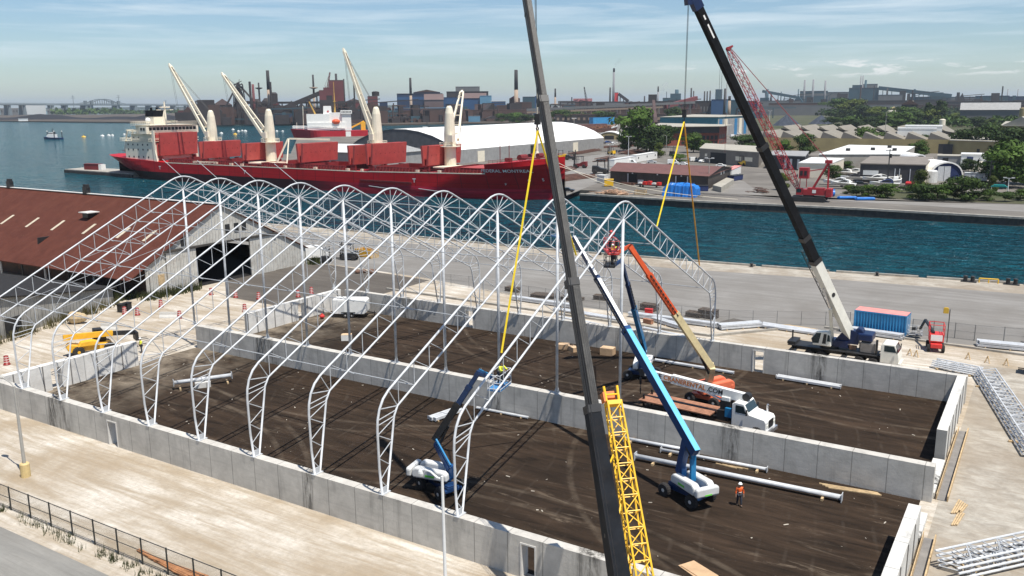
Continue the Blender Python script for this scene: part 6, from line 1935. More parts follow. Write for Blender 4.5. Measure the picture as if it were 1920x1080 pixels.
def small_boat(c, rz, L, label, hullm, name='work_boat', poles=True):
 t = thing(name, c, label, 'boat', rz=rz)
 vs = []; fs = []
 for i in range(9):
  u = i / 8; x = -L / 2 + L * u
  w_ = L * .16 * (1 if u < .6 else max(.04, 1 - ((u - .6) / .4) ** 2))
  for s in (-1, 1):
   vs += [(x, s * w_ * .85, -.5), (x, s * w_, L * (.075 + .05 * u * u))]
 for i in range(8):
  a = i * 4
  fs += [(a, a + 4, a + 5, a + 1), (a + 2, a + 3, a + 7, a + 6), (a + 1, a + 5, a + 7, a + 3)]
 fs += [(0, 1, 3, 2), (32, 34, 35, 33)]
 MB().add(vs, fs).build('hull', hullm, t)
 hs = MB().box((0, 0, L * .16), (L * .38, L * .22, L * .17)).box((L * .03, 0, L * .28), (L * .2, L * .18, L * .1))
 wh = hs.build('wheelhouse', m_whitep, t)
 MB().box((L * .03, 0, L * .285), (L * .205, L * .185, L * .04)).build('window_band', m_dark, wh)
 MB().tube((-L * .05, 0, L * .3), (-L * .05, 0, L * .52), L * .012).bar((-L * .05, -L * .08, L * .45), (-L * .05, L * .08, L * .45), L * .012).tube((-L * .15, 0, L * .2), (-L * .15, 0, L * .36), L * .03).build('mast', m_dark, t)
 if poles:
  p = MB()
  for x, y in ((-.46, -.1), (-.2, .12), (.36, -.1)):
   p.tube((x * L, y * L, 0), (x * L, y * L, L * .36), L * .02)
  p.build('spud_pole', m_dark, t)
  h = MB()
  for x, y in ((-.46, -.1), (-.2, .12), (.36, -.1)):
   h.ball((x * L, y * L, L * .38), L * .03, 7, 5)
  h.build('pole_cap', m_whitep, t)
  MB().ball((L * .22, 0, L * .13), L * .09, 9, 6, (1.2, 1, .8)).build('tank', m_whitep, t)
small_boat((*(-706.3,430.53), -2), R(200), 19, 'white and dark work boat with tall spud poles on open water at far left', m_dblue)
tb = (-431.9,642.4,0.653,24.2,16.93)
small_boat((tb[0], tb[1], -2), tb[2] + R(180), tb[3], 'black hulled tug with white wheelhouse behind the white roofed warehouse', m_boomblack, 'tug_boat', False)
FL = [(-729.39,475.98),(-738.59,502.15),(-746.62,514.66),(-742.53,516.17),(-760.45,542.06),(-699.3,598.24),(-681.18,604.66),(-723.41,664.88),(-735.67,681.18),(-714.93,667.74),(-783.49,708.76),(-676.85,680.55),(-669.83,682.91),(-638.08,586.38)]
for k, p in enumerate(FL):
 s = 1.8 if k == 0 else 1.1 + .7 * ((k * 7) % 4) / 4
 o = MB().ball((0, 0, .1), s, 8, 6, (1.6, 1, .6)).lathe([(.3, 0), (.12, s * .8)], (0, 0, s * .5), 6).build('mooring_float', m_byel if k in (0, 13) else m_whitep)
 o.location = (p[0], p[1], -2)
 if k == 0: tag(o, 'big orange float drifting beside the work boat', 'float')
 elif k == 13: tag(o, 'yellow float on the water between the two left deck cranes', 'float')
 else: tag(o, 'small white float on the water beyond the red ship', 'float', 'white floats on the water')
# ================================================================ trees
m_leafs = []
for i, (a, b, c_) in enumerate((((0.012, 0.034, 0.004), (0.038, 0.078, 0.010), (0.085, 0.13, 0.018)), ((0.008, 0.020, 0.004), (0.022, 0.046, 0.008), (0.05, 0.080, 0.014)), ((0.028, 0.048, 0.006), (0.075, 0.105, 0.014), (0.12, 0.14, 0.025)))):
 m, t, bs = newmat('foliage_%d' % i)
 n1 = noise(t, coords(t), .28, 3, .5, .35, .65)
 n2 = noise(t, coords(t), 1.7, 3, .6, .3, .7)
 c = mixc(t, n1, a, b); c = mixc(t, mul(t, n2, .6), c, c_)
 oi = N(t, 'ShaderNodeObjectInfo')
 hs_ = N(t, 'ShaderNodeHueSaturation')
 mr_ = N(t, 'ShaderNodeMapRange'); mr_.inputs[3].default_value = .65; mr_.inputs[4].default_value = 1.4
 t.links.new(oi.outputs['Random'], mr_.inputs[0]); t.links.new(mr_.outputs[0], hs_.inputs['Value'])
 t.links.new(c, hs_.inputs['Color'])
 t.links.new(hs_.outputs[0], bs.inputs['Base Color'])
 bs.inputs['Roughness'].default_value = .7
 bs.inputs['Specular IOR Level'].default_value = .2
 m_leafs.append(m)
m_bark = paint('bark', (0.09, 0.065, 0.045), .9, var=.4, vs=2)
def crown_mb(H, W_, n, seed, leaf, base=.22, blobs=9, shape='round'):
 r = random.Random(seed); mb = MB()
 bl_ = []
 for k in range(blobs):
  z = H * (base + (1 - base) * (k + .5) / blobs) if shape == 'tall' else H * r.uniform(base + .12, .86)
  rel = (z / H - base) / (1 - base)
  rad = W_ * .5 * (math.sin(math.pi * min(.97, max(.1, rel * .85 + .12))) ** .7) if shape != 'tall' else W_ * .5 * (1 - .55 * rel)
  a = r.uniform(0, 6.28); d = rad * r.uniform(.15, .62)
  bl_.append((d * math.cos(a), d * math.sin(a), z, W_ * r.uniform(.2, .31), H * r.uniform(.12, .18)))
 for k in range(n):
  bx, by, bz, br, bh = r.choice(bl_)
  while True:
   v = Vector((r.gauss(0, 1), r.gauss(0, 1), r.gauss(0, 1)))
   if v.length > .1: break
  v.normalize()
  q_ = r.uniform(.55, 1.08) if r.random() < .85 else r.uniform(.1, .55)
  p = Vector((bx + v.x * br * q_, by + v.y * br * q_, bz + v.z * bh * q_))
  nn = (v + Vector((r.uniform(-.8, .8), r.uniform(-.8, .8), r.uniform(-.3, .9)))).normalized()
  a = nn.cross(Vector((r.uniform(-1, 1), r.uniform(-1, 1), r.uniform(-1, 1)))).normalized(); b = nn.cross(a)
  s = leaf * r.uniform(.55, 1.3); e = s * r.uniform(.45, .9)
  mb.add([p - a * s, p - b * e * .6, p + a * s * .9, p + b * e], [(0, 1, 2, 3)])
 return mb, bl_
def tree_make(H, W_, n, seed, leaf, mat, shape='round', base=.2):
 t = thing('broadleaf_tree' if shape == 'round' else 'poplar_tree', (0, 0, -500), 'x', 'tree')
 mb, bl_ = crown_mb(H, W_, n, seed, leaf, base, 10 if shape == 'round' else 8, shape)
 mb.build('crown', mat, t)
 tr = MB().tube((0, 0, -.2), (0, 0, H * .45), H * .026, H * .014, 7)
 for x, y, z, a, b in bl_[:6]:
  tr.tube((0, 0, H * .25), (x * .8, y * .8, z), H * .011, H * .004, 5)
 tr.build('trunk', m_bark, t)
 return t
TV = [tree_make(10, 12, 2900, 1, .46, m_leafs[0], base=.1), tree_make(10, 13, 2900, 2, .46, m_leafs[1], base=.1), tree_make(10, 11, 2400, 3, .46, m_leafs[2], base=.1), tree_make(10, 4.4, 1900, 4, .38, m_leafs[1], 'tall', .05), tree_make(10, 15, 2200, 5, .55, m_leafs[0], 'round', .0), tree_make(10, 15, 2200, 6, .55, m_leafs[1], 'round', .0)]
used_t = set()
def tree(v, p, H, label, wscale=1.0, group=None):
 sc = H * 1.12 / 10
 if v not in used_t:
  used_t.add(v); o = TV[v]
  o.location = (p[0], p[1], 0); o.rotation_euler = (0, 0, rnd.uniform(0, 6)); o.scale = (sc * wscale, sc * wscale, sc)
  o['label'] = label
  if group: o['group'] = group
  return o
 return place(TV[v], (p[0], p[1], 0), rnd.uniform(0, 6), label, (sc * wscale, sc * wscale, sc), group)
# single trees one can tell apart:  px, py base, height, variant
tree(0, (-114.91,427.78), 22.6, 'largest round green tree, beside the end of the white roofed warehouse', 1.05)
tree(1, (-97.81,412.08), 13.0, 'dark lower tree leaning against the right side of the largest tree', 1.2)
tree(1, (-122.72,424.3), 8.5, 'small dark tree under the left of the largest tree', .9)
tree(1, (-118.08,479.53), 12.5, 'dark tree in front of the brick office', 1.2)
tree(0, (-82.44,430.43), 10.0, 'green tree in front of the right half of the brick office', 1.2)
tree(0, (-82.06,448.56), 5.8, 'small bushy tree by the corner of the brick office', 1.2)
tree(2, (-81.31,378.13), 7.0, 'bright green young tree behind the white trailers', .8)
tree(4, (-61.56,355.87), 3.3, 'low hedge like bush behind the parked trailers', 2.2)
tree(0, (-325.34,1015.8), 19.2, 'far green tree left of the teal building', 1.2)
tree(1, (-69.0,479.98), 7.6, 'dark bush behind the grey garage by the lane', 2.2)
tree(1, (-20.25,421.1), 10.5, 'dark tree behind the red crawler crane', 1.0)
tree(0, (-29.9,421.7), 7.4, 'light green tree left of the red crawler crane', 1.1)
tree(0, (-2.27,490.11), 11.7, 'wide round tree in front of the saw tooth roofs', 1.55)
tree(1, (13.75,509.7), 8.8, 'middle dark tree in front of the saw tooth roofs', .9)
tree(1, (27.66,497.34), 9.1, 'slim dark tree right of the middle one by the tan wall', .8)
tree(0, (32.34,440.49), 7.4, 'lower green tree behind the blue fronted dome', 1.1)
tree(1, (49.21,478.72), 11.6, 'dark branching tree by the black loading door', 1.2)
tree(1, (60.02,473.13), 14.1, 'tall dark tree right of the black loading door', 1.15)
tree(1, (72.62,432.07), 13.8, 'dark tree at the right edge below the tan gabled roof', 1.3)
tree(0, (78.1,281.95), 13.6, 'biggest dark tree at the right edge of the dock', 1.05)
tree(1, (73.25,292.04), 10.3, 'dark tree on the left flank of the biggest right hand tree', .95)
tree(1, (83.09,299.28), 11.5, 'dark tree cut off by the right edge behind the shrubs', 1.1)
tree(2, (56.37,251.49), 6.5, 'bright green bushy tree left of the blue fronted dome', .85)
tree(2, (75.09,261.29), 4.8, 'light green tree below the biggest right hand tree', .7)
tree(1, (17.33,338.4), 3.3, 'small round tree by the white roofed flat building', 1.4)
tree(1, (23.18,284.91), 4.9, 'dark bush right of the red crawler crane', 1.2)
tree(2, (16.93,242.2), 4.9, 'bush left of the crawler crane at the lattice foot', .9)
tree(1, (61.57,347.7), 4.6, 'dark bush right of the blue fronted dome', 1.3)
tree(4, (-14.24,242.62), 2.5, 'weedy bush at the end wall of the brown building', .8)
sh_ = [((41.38,231.37),2.7),((44.25,234.58),2.5),((47.76,233.07),2.7),((49.99,230.96),3.1),((52.72,249.57),1.0),((58.23,232.11),3.4),((61.2,230.55),3.9),((63.14,231.58),3.3),((66.88,236.7),3.0),((68.97,234.67),5.1),((73.01,239.95),2.1),((76.02,236.88),2.5),((79.67,237.3),2.4),((83.11,242.19),2.4),((63.24,255.09),1.0),((37.8,238.15),1.3),((65.86,275.61),1.2),((61.78,277.6),1.2),((71.77,278.67),1.2)]
for k, (p, hh) in enumerate(sh_):
 tree(4 if k % 2 else 5, p, max(hh, 2) * 1.25, 'low dark shrub in the row along the far quay road', 1.15, 'shrubs along the far quay road')
mid = [((-301.77,1744.77),20.3),((-186.75,1345.99),25.8),((-160.82,1274.49),24.4),((-117.31,951.81),9.1),((-102.78,956.07),9.6),((-135.69,1211.0),18.2),((-109.44,1154.81),16.6),((-60.92,968.35),13.3),((-41.23,896.52),13.4),((-36.74,935.28),13.8),((-31.9,1020.11),14.9),((-65.7,1109.2),16.9),((-55.19,892.1),11.4),((-62.56,854.7),10.0),((-31.68,1299.89),8.6),((-10.48,1238.11),9.5),((4.53,1241.36),10.8),((12.58,1308.6),10.5),((24.68,1382.95),8.8),((34.58,1464.21),10.8),((2.4,986.92),8.7),((19.76,952.52),9.4),((31.28,995.39),7.6),((-23.46,1119.81),8.7),((43.61,1041.28),7.8),((-81.08,883.91),7.3),((-556.11,2935.0),13.5),((-174.01,2438.71),9.3),((-160.88,2689.66),8.7),((-114.16,2679.81),7.1),((-63.78,2810.56),7.4),((-234.2,1627.24),16.9)]
mids = ['pale green', 'dark green', 'dusty green']
for k, (p, hh) in enumerate(mid):
 tree((0, 1, 2, 4)[k % 4], p, hh * 1.1, 'leafy tree in the belt between the saw tooth roofs and the steelworks', 1.5, 'trees in the green belt before the steelworks')
for k, (x, p, hh) in enumerate([(1737,(-33.44,1019.68),21.2),(1758,(-22.65,1022.71),23.4),(1766,(-23.31,1069.2),22.0),(1744,(-35.08,1066.06),18.5)]):
 tree(3, p, hh, 'tall dark poplar in the small clump beyond the saw tooth roofs', 1.2, 'poplars beyond the saw tooth roofs')
bk = [((-925.04,1124.19),10.8),((-909.66,1127.21),9.9),((-849.22,1096.81),9.5),((-839.55,1098.81),9.5),((-638.09,1102.21),10.4),((-586.55,1042.87),12.9),((-555.66,1017.43),12.5),((-525.8,993.64),12.1),((-482.12,1004.61),15.5),((-485.88,1034.4),15.9),((-489.81,1065.57),14.8),((-476.27,1068.74),12.5),((-459.86,1072.6),13.2),((-418.44,1020.61),15.2)]
for k, (p, hh) in enumerate(bk):
 tree(5 if k % 2 else 4, p, hh * 1.1, 'low green tree on the bank below the steelworks', 1.3, 'trees on the steelworks bank')
# ================================================================ buildings on the far dock
m_fabric = paint('white_fabric', (0.80, 0.79, 0.76), .6, var=.05, vs=.1)
m_gables = ribbed('dark_gable', (0.075, 0.08, 0.09), 0, 1.2, .02, .7, .3, .2)
wh = thing('fabric_warehouse', (-148, 293, 0), 'long warehouse with white domed fabric roof and grey walls behind the ship', 'warehouse')
XC, HWD = -181.0, 33.0
arc = [(-HWD, 6.5), (-HWD * .93, 8.2), (-HWD * .80, 10.6), (-HWD * .6, 13.1), (-HWD * .36, 15.0), (-HWD * .12, 15.95), (HWD * .12, 15.95), (HWD * .36, 15.0), (HWD * .6, 13.1), (HWD * .80, 10.6), (HWD * .93, 8.2), (HWD, 6.5)]
rv = []; rf_ = []
for k, (a, z) in enumerate(arc):
 for j in range(2):
  rv.append((XC + a, 293 + j * 158, z))
for k in range(len(arc) - 1):
 rf_.append((2 * k, 2 * k + 2, 2 * k + 3, 2 * k + 1))
MB().add(rv, rf_).bw('roof', m_fabric, wh)
rb = MB()
for j in range(1, 32):
 y = 293 + j * 158 / 32
 for (a, z), (b, z2) in zip(arc, arc[1:]):
  rb.bar((XC + a, y, z + .02), (XC + b, y, z2 + .02), .25, .1)
MB().ext([(XC + a, z - .1) for a, z in arc], (0, 293.2, 0), (1, 0, 0), (0, 0, 1), (0, .2, 0)).bw('gable', m_gables, wh)
MB().ext([(XC + a, z - .1) for a, z in arc], (0, 450.6, 0), (1, 0, 0), (0, 0, 1), (0, .2, 0)).bw('gable', m_gables, wh)
MB().box((XC + HWD - .15, 372, 3.25), (.3, 157.6, 6.5)).box((XC - HWD + .15, 372, 3.25), (.3, 157.6, 6.5)).bw('side_wall', m_greymetal, wh)
MB().box((XC, 293.4, 3.25), (2 * HWD - .7, .3, 6.5)).box((XC, 450.4, 3.25), (2 * HWD - .7, .3, 6.5)).bw('end_wall', m_gables, wh)
for px in [314.65,413.45]:
 MB().box((XC + HWD + .05, px, 2.6), (.2, 6, 5.2)).bw('door', m_ivory2, wh)
MB().box((XC + HWD + .05, 365.56, 2.9), (.2, 7, 5.8)).bw('door', m_dark, wh)
for x in (-178, -170, -162):
 MB().box((x, 293.1, 6.6), (2.4, .15, 1.4)).bw('gable_vent', m_greymetal, wh)
def simple(name, pts, hgt, mw, mroof, label, cat='building', roof='flat', ridge=2.0, over=.3):
 """building on a ground quad pts (front left, front right, back right, back left)"""
 t = thing(name, (pts[0][0], pts[0][1], 0), label, cat)
 MB().slab(pts, 0, hgt).bw('wall', mw, t)
 P = [Vector((p[0], p[1], 0)) for p in pts]
 cen = sum(P, Vector()) / 4
 if roof == 'flat':
  Q = [cen + (p - cen) * (1 + over / max(1, (p - cen).length)) for p in P]
  rf = MB().slab([(q.x, q.y) for q in Q], hgt, hgt + .35).bw('roof', mroof, t)
 else:
  a, b = (P[0] + P[3]) / 2, (P[1] + P[2]) / 2
  z = hgt + ridge
  vs = [(P[0].x, P[0].y, hgt), (P[1].x, P[1].y, hgt), (P[2].x, P[2].y, hgt), (P[3].x, P[3].y, hgt), (a.x, a.y, z), (b.x, b.y, z)]
  vs2 = []
  for q in vs:
   v = Vector(q) - Vector((cen.x, cen.y, 0)); l = Vector((v.x, v.y, 0)).length
   k = 1 + over / max(1, l)
   vs2.append((cen.x + v.x * k, cen.y + v.y * k, q[2] + .05))
  rf = MB().add(vs2, [(0, 1, 5, 4), (2, 3, 4, 5), (0, 3, 2, 1)]).bw('roof', mroof, t)
  MB().add(vs, [(0, 4, 3), (1, 2, 5)]).bw('gable', mw, t)
 return t, rf
def on_wall(t, a, b, u0, u1, z0, z1, name, m, parent=None, out=.06):
 """panel on the wall from ground point a to b, u in 0..1, seen from outside (right hand normal)"""
 A, B_ = Vector((a[0], a[1], 0)), Vector((b[0], b[1], 0))
 d = (B_ - A); n = Vector((d.y, -d.x, 0)).normalized()
 p, q_ = A + d * u0 + n * out, A + d * u1 + n * out
 return MB().ext([(0, z0), (1, z0), (1, z1), (0, z1)], p - n * .1, q_ - p, (0, 0, 1), n * .1).bw(name, m, t)
m_brownwall = ribbed('brown_wall', (0.055, 0.043, 0.036), 0, .9, .04, .7, .3, .15)
m_brownroof = ribbed('brown_roof', (0.145, 0.062, 0.05), 0, .8, .03, .7, .2, .3, (.09, .05, .04))
m_tanroof = paint('pale_roof', (0.36, 0.335, 0.28), .8, var=.15, vs=.2, dirt=.25, dirtcol=(.3, .26, .2))
m_stucco = paint('grey_stucco', (0.20, 0.18, 0.155), .85, var=.2, vs=.3, dirt=.25)
m_tan = paint('tan_wall', (0.33, 0.265, 0.13), .85, var=.18, vs=.2, dirt=.25, dirtcol=(.22, .17, .09))
m_brick = paint('red_brick', (0.22, 0.055, 0.035), .85, var=.25, vs=.8, dirt=.2)
m_tealw = ribbed('teal_wall', (0.02, 0.16, 0.21), 0, 2.0, .03, .6, .2, .1)
m_navy = paint('navy_wall', (0.012, 0.025, 0.10), .6, var=.2)
m_char = paint('charcoal_wall', (0.035, 0.035, 0.04), .7, var=.3, vs=.3)
bp_ = [(-42.65,239.33), (-4.65,232.96), (-9.86,273.12), (-52.39,273.28)]
br, rf = simple('brown_building', bp_, 4.2, m_brownwall, m_brownroof, 'long dark brown metal building with red brown roof on the dock', roof='gable', ridge=1.8, over=.6)
on_wall(br, bp_[0], bp_[1], .20, .29, 0, 3.6, 'door', m_black)
on_wall(br, bp_[0], bp_[1], .695, .80, 0, 3.7, 'door', m_black)
on_wall(br, bp_[0], bp_[1], .19, .20, 0, 3.7, 'door_frame', m_galv, out=.1)
on_wall(br, bp_[0], bp_[1], .685, .695, 0, 3.8, 'door_frame', m_galv, out=.1)
on_wall(br, bp_[0], bp_[1], .80, .81, 0, 3.8, 'door_frame', m_galv, out=.1)
on_wall(br, bp_[0], bp_[1], .30, .36, .8, 1.8, 'window', m_galv)
for u in (.24, .5, .74):
 on_wall(br, bp_[0], bp_[1], u, u + .012, 3.7, 4.05, 'wall_lamp', m_whitep, out=.3)
for u in (.5, .62):
 on_wall(br, bp_[1], bp_[2], u, u + .04, 3.2, 4.2, 'wall_vent', m_whitep)
gp_ = [(-52.14,356.17), (-17.84,334.66), (-29.64,383.91), (-66.55,404.85)]
gg, rf = simple('grey_garage', gp_, 6.2, m_stucco, m_tanroof, 'grey flat roofed garage with wide dark doorway behind the brown building')
on_wall(gg, gp_[0], gp_[1], .20, .47, 0, 5.0, 'door', m_black)
on_wall(gg, gp_[0], gp_[1], .63, .72, 2.2, 4.0, 'window', m_ivory)
on_wall(gg, gp_[0], gp_[1], .78, .90, 2.2, 4.0, 'window', m_ivory)
on_wall(gg, gp_[0], gp_[1], .10, .14, 3.0, 4.2, 'wall_sign', m_ivory2)
of_ = [(-133.46,487.75), (-97.79,518.34), (-102.64,549.31), (-163.29,581.26)]
oz = 12.0
oo, rf = simple('brick_office', of_, oz, m_brick, m_tanroof, 'red brick office block with dark upper band behind the trees', over=4)
on_wall(oo, of_[0], of_[1], -.02, 1.0, oz * .66, oz - .3, 'dark_band', m_char, out=.5)
for k in range(10):
 on_wall(oo, of_[0], of_[1], .40 + k * .06, .445 + k * .06, oz * .30, oz * .52, 'window', m_dark)
 on_wall(oo, of_[0], of_[1], .40 + k * .06, .445 + k * .06, oz * .06, oz * .22, 'window', m_dark)
for k in range(4):
 on_wall(oo, of_[1], of_[2], .08 + k * .24, .24 + k * .24, oz * .34, oz * .54, 'window', m_dark)
 on_wall(oo, of_[1], of_[2], .08 + k * .24, .24 + k * .24, oz * .06, oz * .24, 'window', m_dark)
te = [(-192.51,649.16), (-144.91,654.79), (-143.97,733.62), (-214.34,787.68)]
tz = 15.4
tt, rf = simple('teal_building', te, tz, m_tealw, m_tanroof, 'big teal industrial building with pale roof and grey panelled end', over=1)
on_wall(tt, te[1], te[2], .0, 1.0, 0, tz - 1.5, 'end_wall', m_greymetal)
for k, m in enumerate((m_teal, m_ivory2, m_greymetal, m_teal, m_ivory2, m_teal)):
 on_wall(tt, te[1], te[2], .04 + k * .16, .13 + k * .16, 0, tz - 1.7, 'door_panel', m, out=.2)
# saw tooth works
sa, sb = Vector((*(-57.1,472.15), 0)), Vector((*(41.92,475.41), 0))
m_sawroof = paint('saw_roof', (0.21, 0.19, 0.155), .85, var=.15, vs=.2, dirt=.3, dirtcol=(.16, .13, .1))
sw = thing('sawtooth_works', (sa.x, sa.y, 0), 'long tan works with two rows of saw tooth roofs', 'factory')
d = (sb - sa); nrm = Vector((-d.y, d.x, 0)).normalized()
swh = 7.2
MB().ext([(0, 0), (1, 0), (1, swh), (0, swh)], sa, d, (0, 0, 1), nrm * 95).bw('wall', m_tan, sw)
for k in range(9):
 p, q_ = sa + d * (k / 9 + .004), sa + d * ((k + 1) / 9 - .004)
 L = (q_ - p).length
 o = MB().ext([(0, swh + .02), (L, swh + .02), (L * .12, swh + 3.6)], p + nrm * .3, d.normalized(), (0, 0, 1), nrm * 40).bw('roof', m_sawroof, sw)
 g_ = MB().ext([(.05, swh + .1), (L - .5, swh + .1), (L * .125, swh + 3.2)], p + nrm * .22, d.normalized(), (0, 0, 1), nrm * .06).bw('gable', m_stucco, sw)
 MB().ext([(0, swh + .02), (L, swh + .02), (L * .12, swh + 5.4)], p + nrm * 48, d.normalized(), (0, 0, 1), nrm * 45).bw('roof', m_sawroof, sw)
 MB().ext([(0, swh + 4), (L * .96, swh + 2.2), (L * .96, swh + .1), (0, swh + .1)], p + nrm * 47.9, d.normalized(), (0, 0, 1), nrm * .06).bw('skylight', m_dark, sw)
on_wall(sw, (sa.x, sa.y), (sb.x, sb.y), .95, 1.0, 0, 5, 'door', m_char)
t, rf = simple('tan_store', [(42.91,465.32), (65.8,455.97), (65.48,508.32), (40.67,521.52)], swh, m_tan, m_tanroof, 'tan store with a black loading door right of the saw tooth roofs')
on_wall(t, (42.91,465.32), (65.8,455.97), -.10, .10, .2, swh * .75, 'loading_door', m_char, out=1.0)
for u in (.58, .85):
 on_wall(t, (42.91,465.32), (65.8,455.97), u, u + .06, .2, 3.5, 'door', m_dark)
p = [(52.56,729.21), (79.1,717.43), (80.29,870.0), (49.12,875.09)]
t, rf = simple('tan_gabled_hall', [p[0], p[1], p[2], p[3]], 8.0, m_tan, m_tanroof, 'tan hall with low gabled roof at the right edge behind trees', over=3)
A, B_ = Vector((*p[0], 0)), Vector((*p[1], 0)); zz = 8.0
MB().ext([(-.02, zz), (1.02, zz), (.5, zz + 7)], A, B_ - A, (0, 0, 1), Vector((0, 25, 0))).bw('gable_roof', m_tanroof, t)
# white roofed flat building, small grey shop, dark workshop
fp = [(7.34,333.49), (36.37,347.76), (33.18,413.5), (2.73,417.25)]
fz = 6.1
t, rf = simple('flat_workshop', fp, fz, paint('pale_block', (0.34, 0.315, 0.275), .85, var=.15, vs=.2, dirt=.3), m_whitep, 'flat grey block building with bright white roof')
for u, v in ((.25, .3), (.55, .4), (.85, .35), (.7, .7)):
 A = Vector((*fp[0], 0)).lerp(Vector((*fp[1], 0)), u).lerp(Vector((*fp[3], 0)).lerp(Vector((*fp[2], 0)), u), v)
 MB().box((A.x, A.y, fz + .9), (1.6, 1.6, 1.2)).bw('roof_unit', m_dark, t)
t, rf = simple('pale_shop', [(9.14,293.13), (20.57,293.65), (18.67,326.45), (5.99,326.41)], 5.1, m_ivory2, m_whitep, 'small white roofed shop right behind the crawler crane')
t, rf = simple('grey_lean_to', [(-12.51,330.39), (3.71,325.28), (-3.85,363.35), (-19.44,363.66)], 5.5, m_char, m_greymetal, 'dark grey low building behind the lattice of the crawler crane')
for u in (.1, .45, .6, .8):
 on_wall(t, (-12.51,330.39), (3.71,325.28), u, u + .06, .5, 4.5, 'window', m_cover)
wp = [(32.83,282.63), (53.48,284.07), (50.67,330.52), (28.71,325.41)]
wz = 6.2
t, rf = simple('dark_workshop', wp, wz, m_char, paint('tar_roof', (0.20, 0.175, 0.15), .9, var=.2, vs=.3), 'charcoal workshop with half open pale garage door behind the boat yard')
on_wall(t, wp[0], wp[1], .05, .29, 0, wz * .62, 'door_opening', m_black)
on_wall(t, wp[0], wp[1], .05, .29, wz * .40, wz * .66, 'roller_door', m_cover, out=.15)
on_wall(t, wp[0], wp[1], .58, .65, wz * .3, wz * .46, 'window', m_ivory2)
on_wall(t, wp[1], wp[2], 0, 1, 0, wz, 'end_wall', m_ivory2)
for u in (.55, .62, .78):
 on_wall(t, wp[0], wp[1], u - .012, u, 0, wz * .8, 'downpipe', m_galv, out=.2)
# white tunnel roof behind, and the blue fronted dome
def dome(name, a, b, depth, hgt, label, mf, mr, door=None):
 A, B_ = Vector((a[0], a[1], 0)), Vector((b[0], b[1], 0))
 t = thing(name, tuple(A), label, 'dome tent')
 d = B_ - A; n = Vector((-d.y, d.x, 0)).normalized()
 prof = [(.5 - .5 * math.cos(math.pi * k / 14) , (math.sin(math.pi * k / 14) ** .75) * hgt) for k in range(15)]
 MB().ext(prof, A + n * .4, d, (0, 0, 1), n * .3).bw('front_wall', mf, t)
 vs = []; fs = []
 for k, (u, z) in enumerate(prof):
  for j in (0, 1):
   vs.append(A + d * u + n * j * depth + Vector((0, 0, z)))
 inn_ = [(.5 + (u - .5) * .93, z * .93) for u, z in prof]
 for k in range(14):
  fs.append((2 * k, 2 * k + 1, 2 * k + 3, 2 * k + 2))
 m0 = len(vs)
 for u, z in inn_:
  vs.append(A + d * u + Vector((0, 0, z)))
 for k in range(14):
  fs.append((2 * k, 2 * k + 2, m0 + k + 1, m0 + k))
 MB().add(vs, fs).bw('cover', mr, t)
 if door:
  u0, u1, z1, m = door
  on_wall(t, a, b, u0, u1, 0, z1, 'door', m, out=-.2)
  on_wall(t, a, b, (u0 + u1) / 2 - .005, (u0 + u1) / 2 + .005, 0, z1, 'door_seam', m_dark, out=-.15)
 return t
t = dome('dome_tent', (53.62,295.6), (63.87,300.83), 14, 6.8, 'white domed tent with dark blue front and grey doors', m_navy, m_fabric, (.24, .61, 5.2, m_galv))
dome('tunnel_shed', (42.48,332.26), (48.97,335.48), 22, 7.2, 'white rounded shed with dark lattice front above the charcoal workshop', m_char, m_fabric)
t = MB().lathe([(2.0, 0), (2.0, 3.9), (1.6, 4.2)], (*(54.61,291.43), 0), 14).build('grey_tank', m_cover, loc=(*(54.61,291.43), 0))
tag(t, 'pale grey round tank at the left foot of the blue fronted dome', 'tank')
for k, (x0, x1, yt, yb, m, lab, mr) in enumerate(((1756, 1800, 293, 312, m_greymetal, 'grey flat shed behind the blue fronted dome', m_tanroof), (1800, 1848, 290, 316, m_whitep, 'white flat building with a navy panel behind the dome', m_whitep), (1812, 1840, 306, 318, m_ivory2, 'small white kiosk between the dome and dark trees', m_ivory2))):
 f = ((51.8,375.5,0.093,8.99,4.29), (61.8,366.8,0.07,9.37,5.67), (63.1,354.6,0.069,5.3,2.97))[k]
 t = thing('flat_shed', (f[0], f[1], 0), lab, 'shed', rz=f[2])
 MB().box((0, 5, f[4] / 2), (f[3], 10, f[4])).build('wall', m, t)
 MB().box((0, 5, f[4] + .15), (f[3] + .4, 10.4, .3)).build('roof', mr, t)
 MB().box((-f[3] * .15, -.05, f[4] * .6), (f[3] * .25, .1, f[4] * .5)).build('window', m_navy if k == 1 else m_dark, t)
# small white dome tent behind the round tree, parked cars below
f = (-200.9,566.4,0.447,16.95,6.0)
dome('dome_tent', (f[0] - f[3] / 2, f[1]), (f[0] + f[3] / 2, f[1] + 6), 18, f[4], 'small white tent with tan front right of the long white roof', m_tan, m_fabric, (.3, .7, f[4] * .5, m_dark))
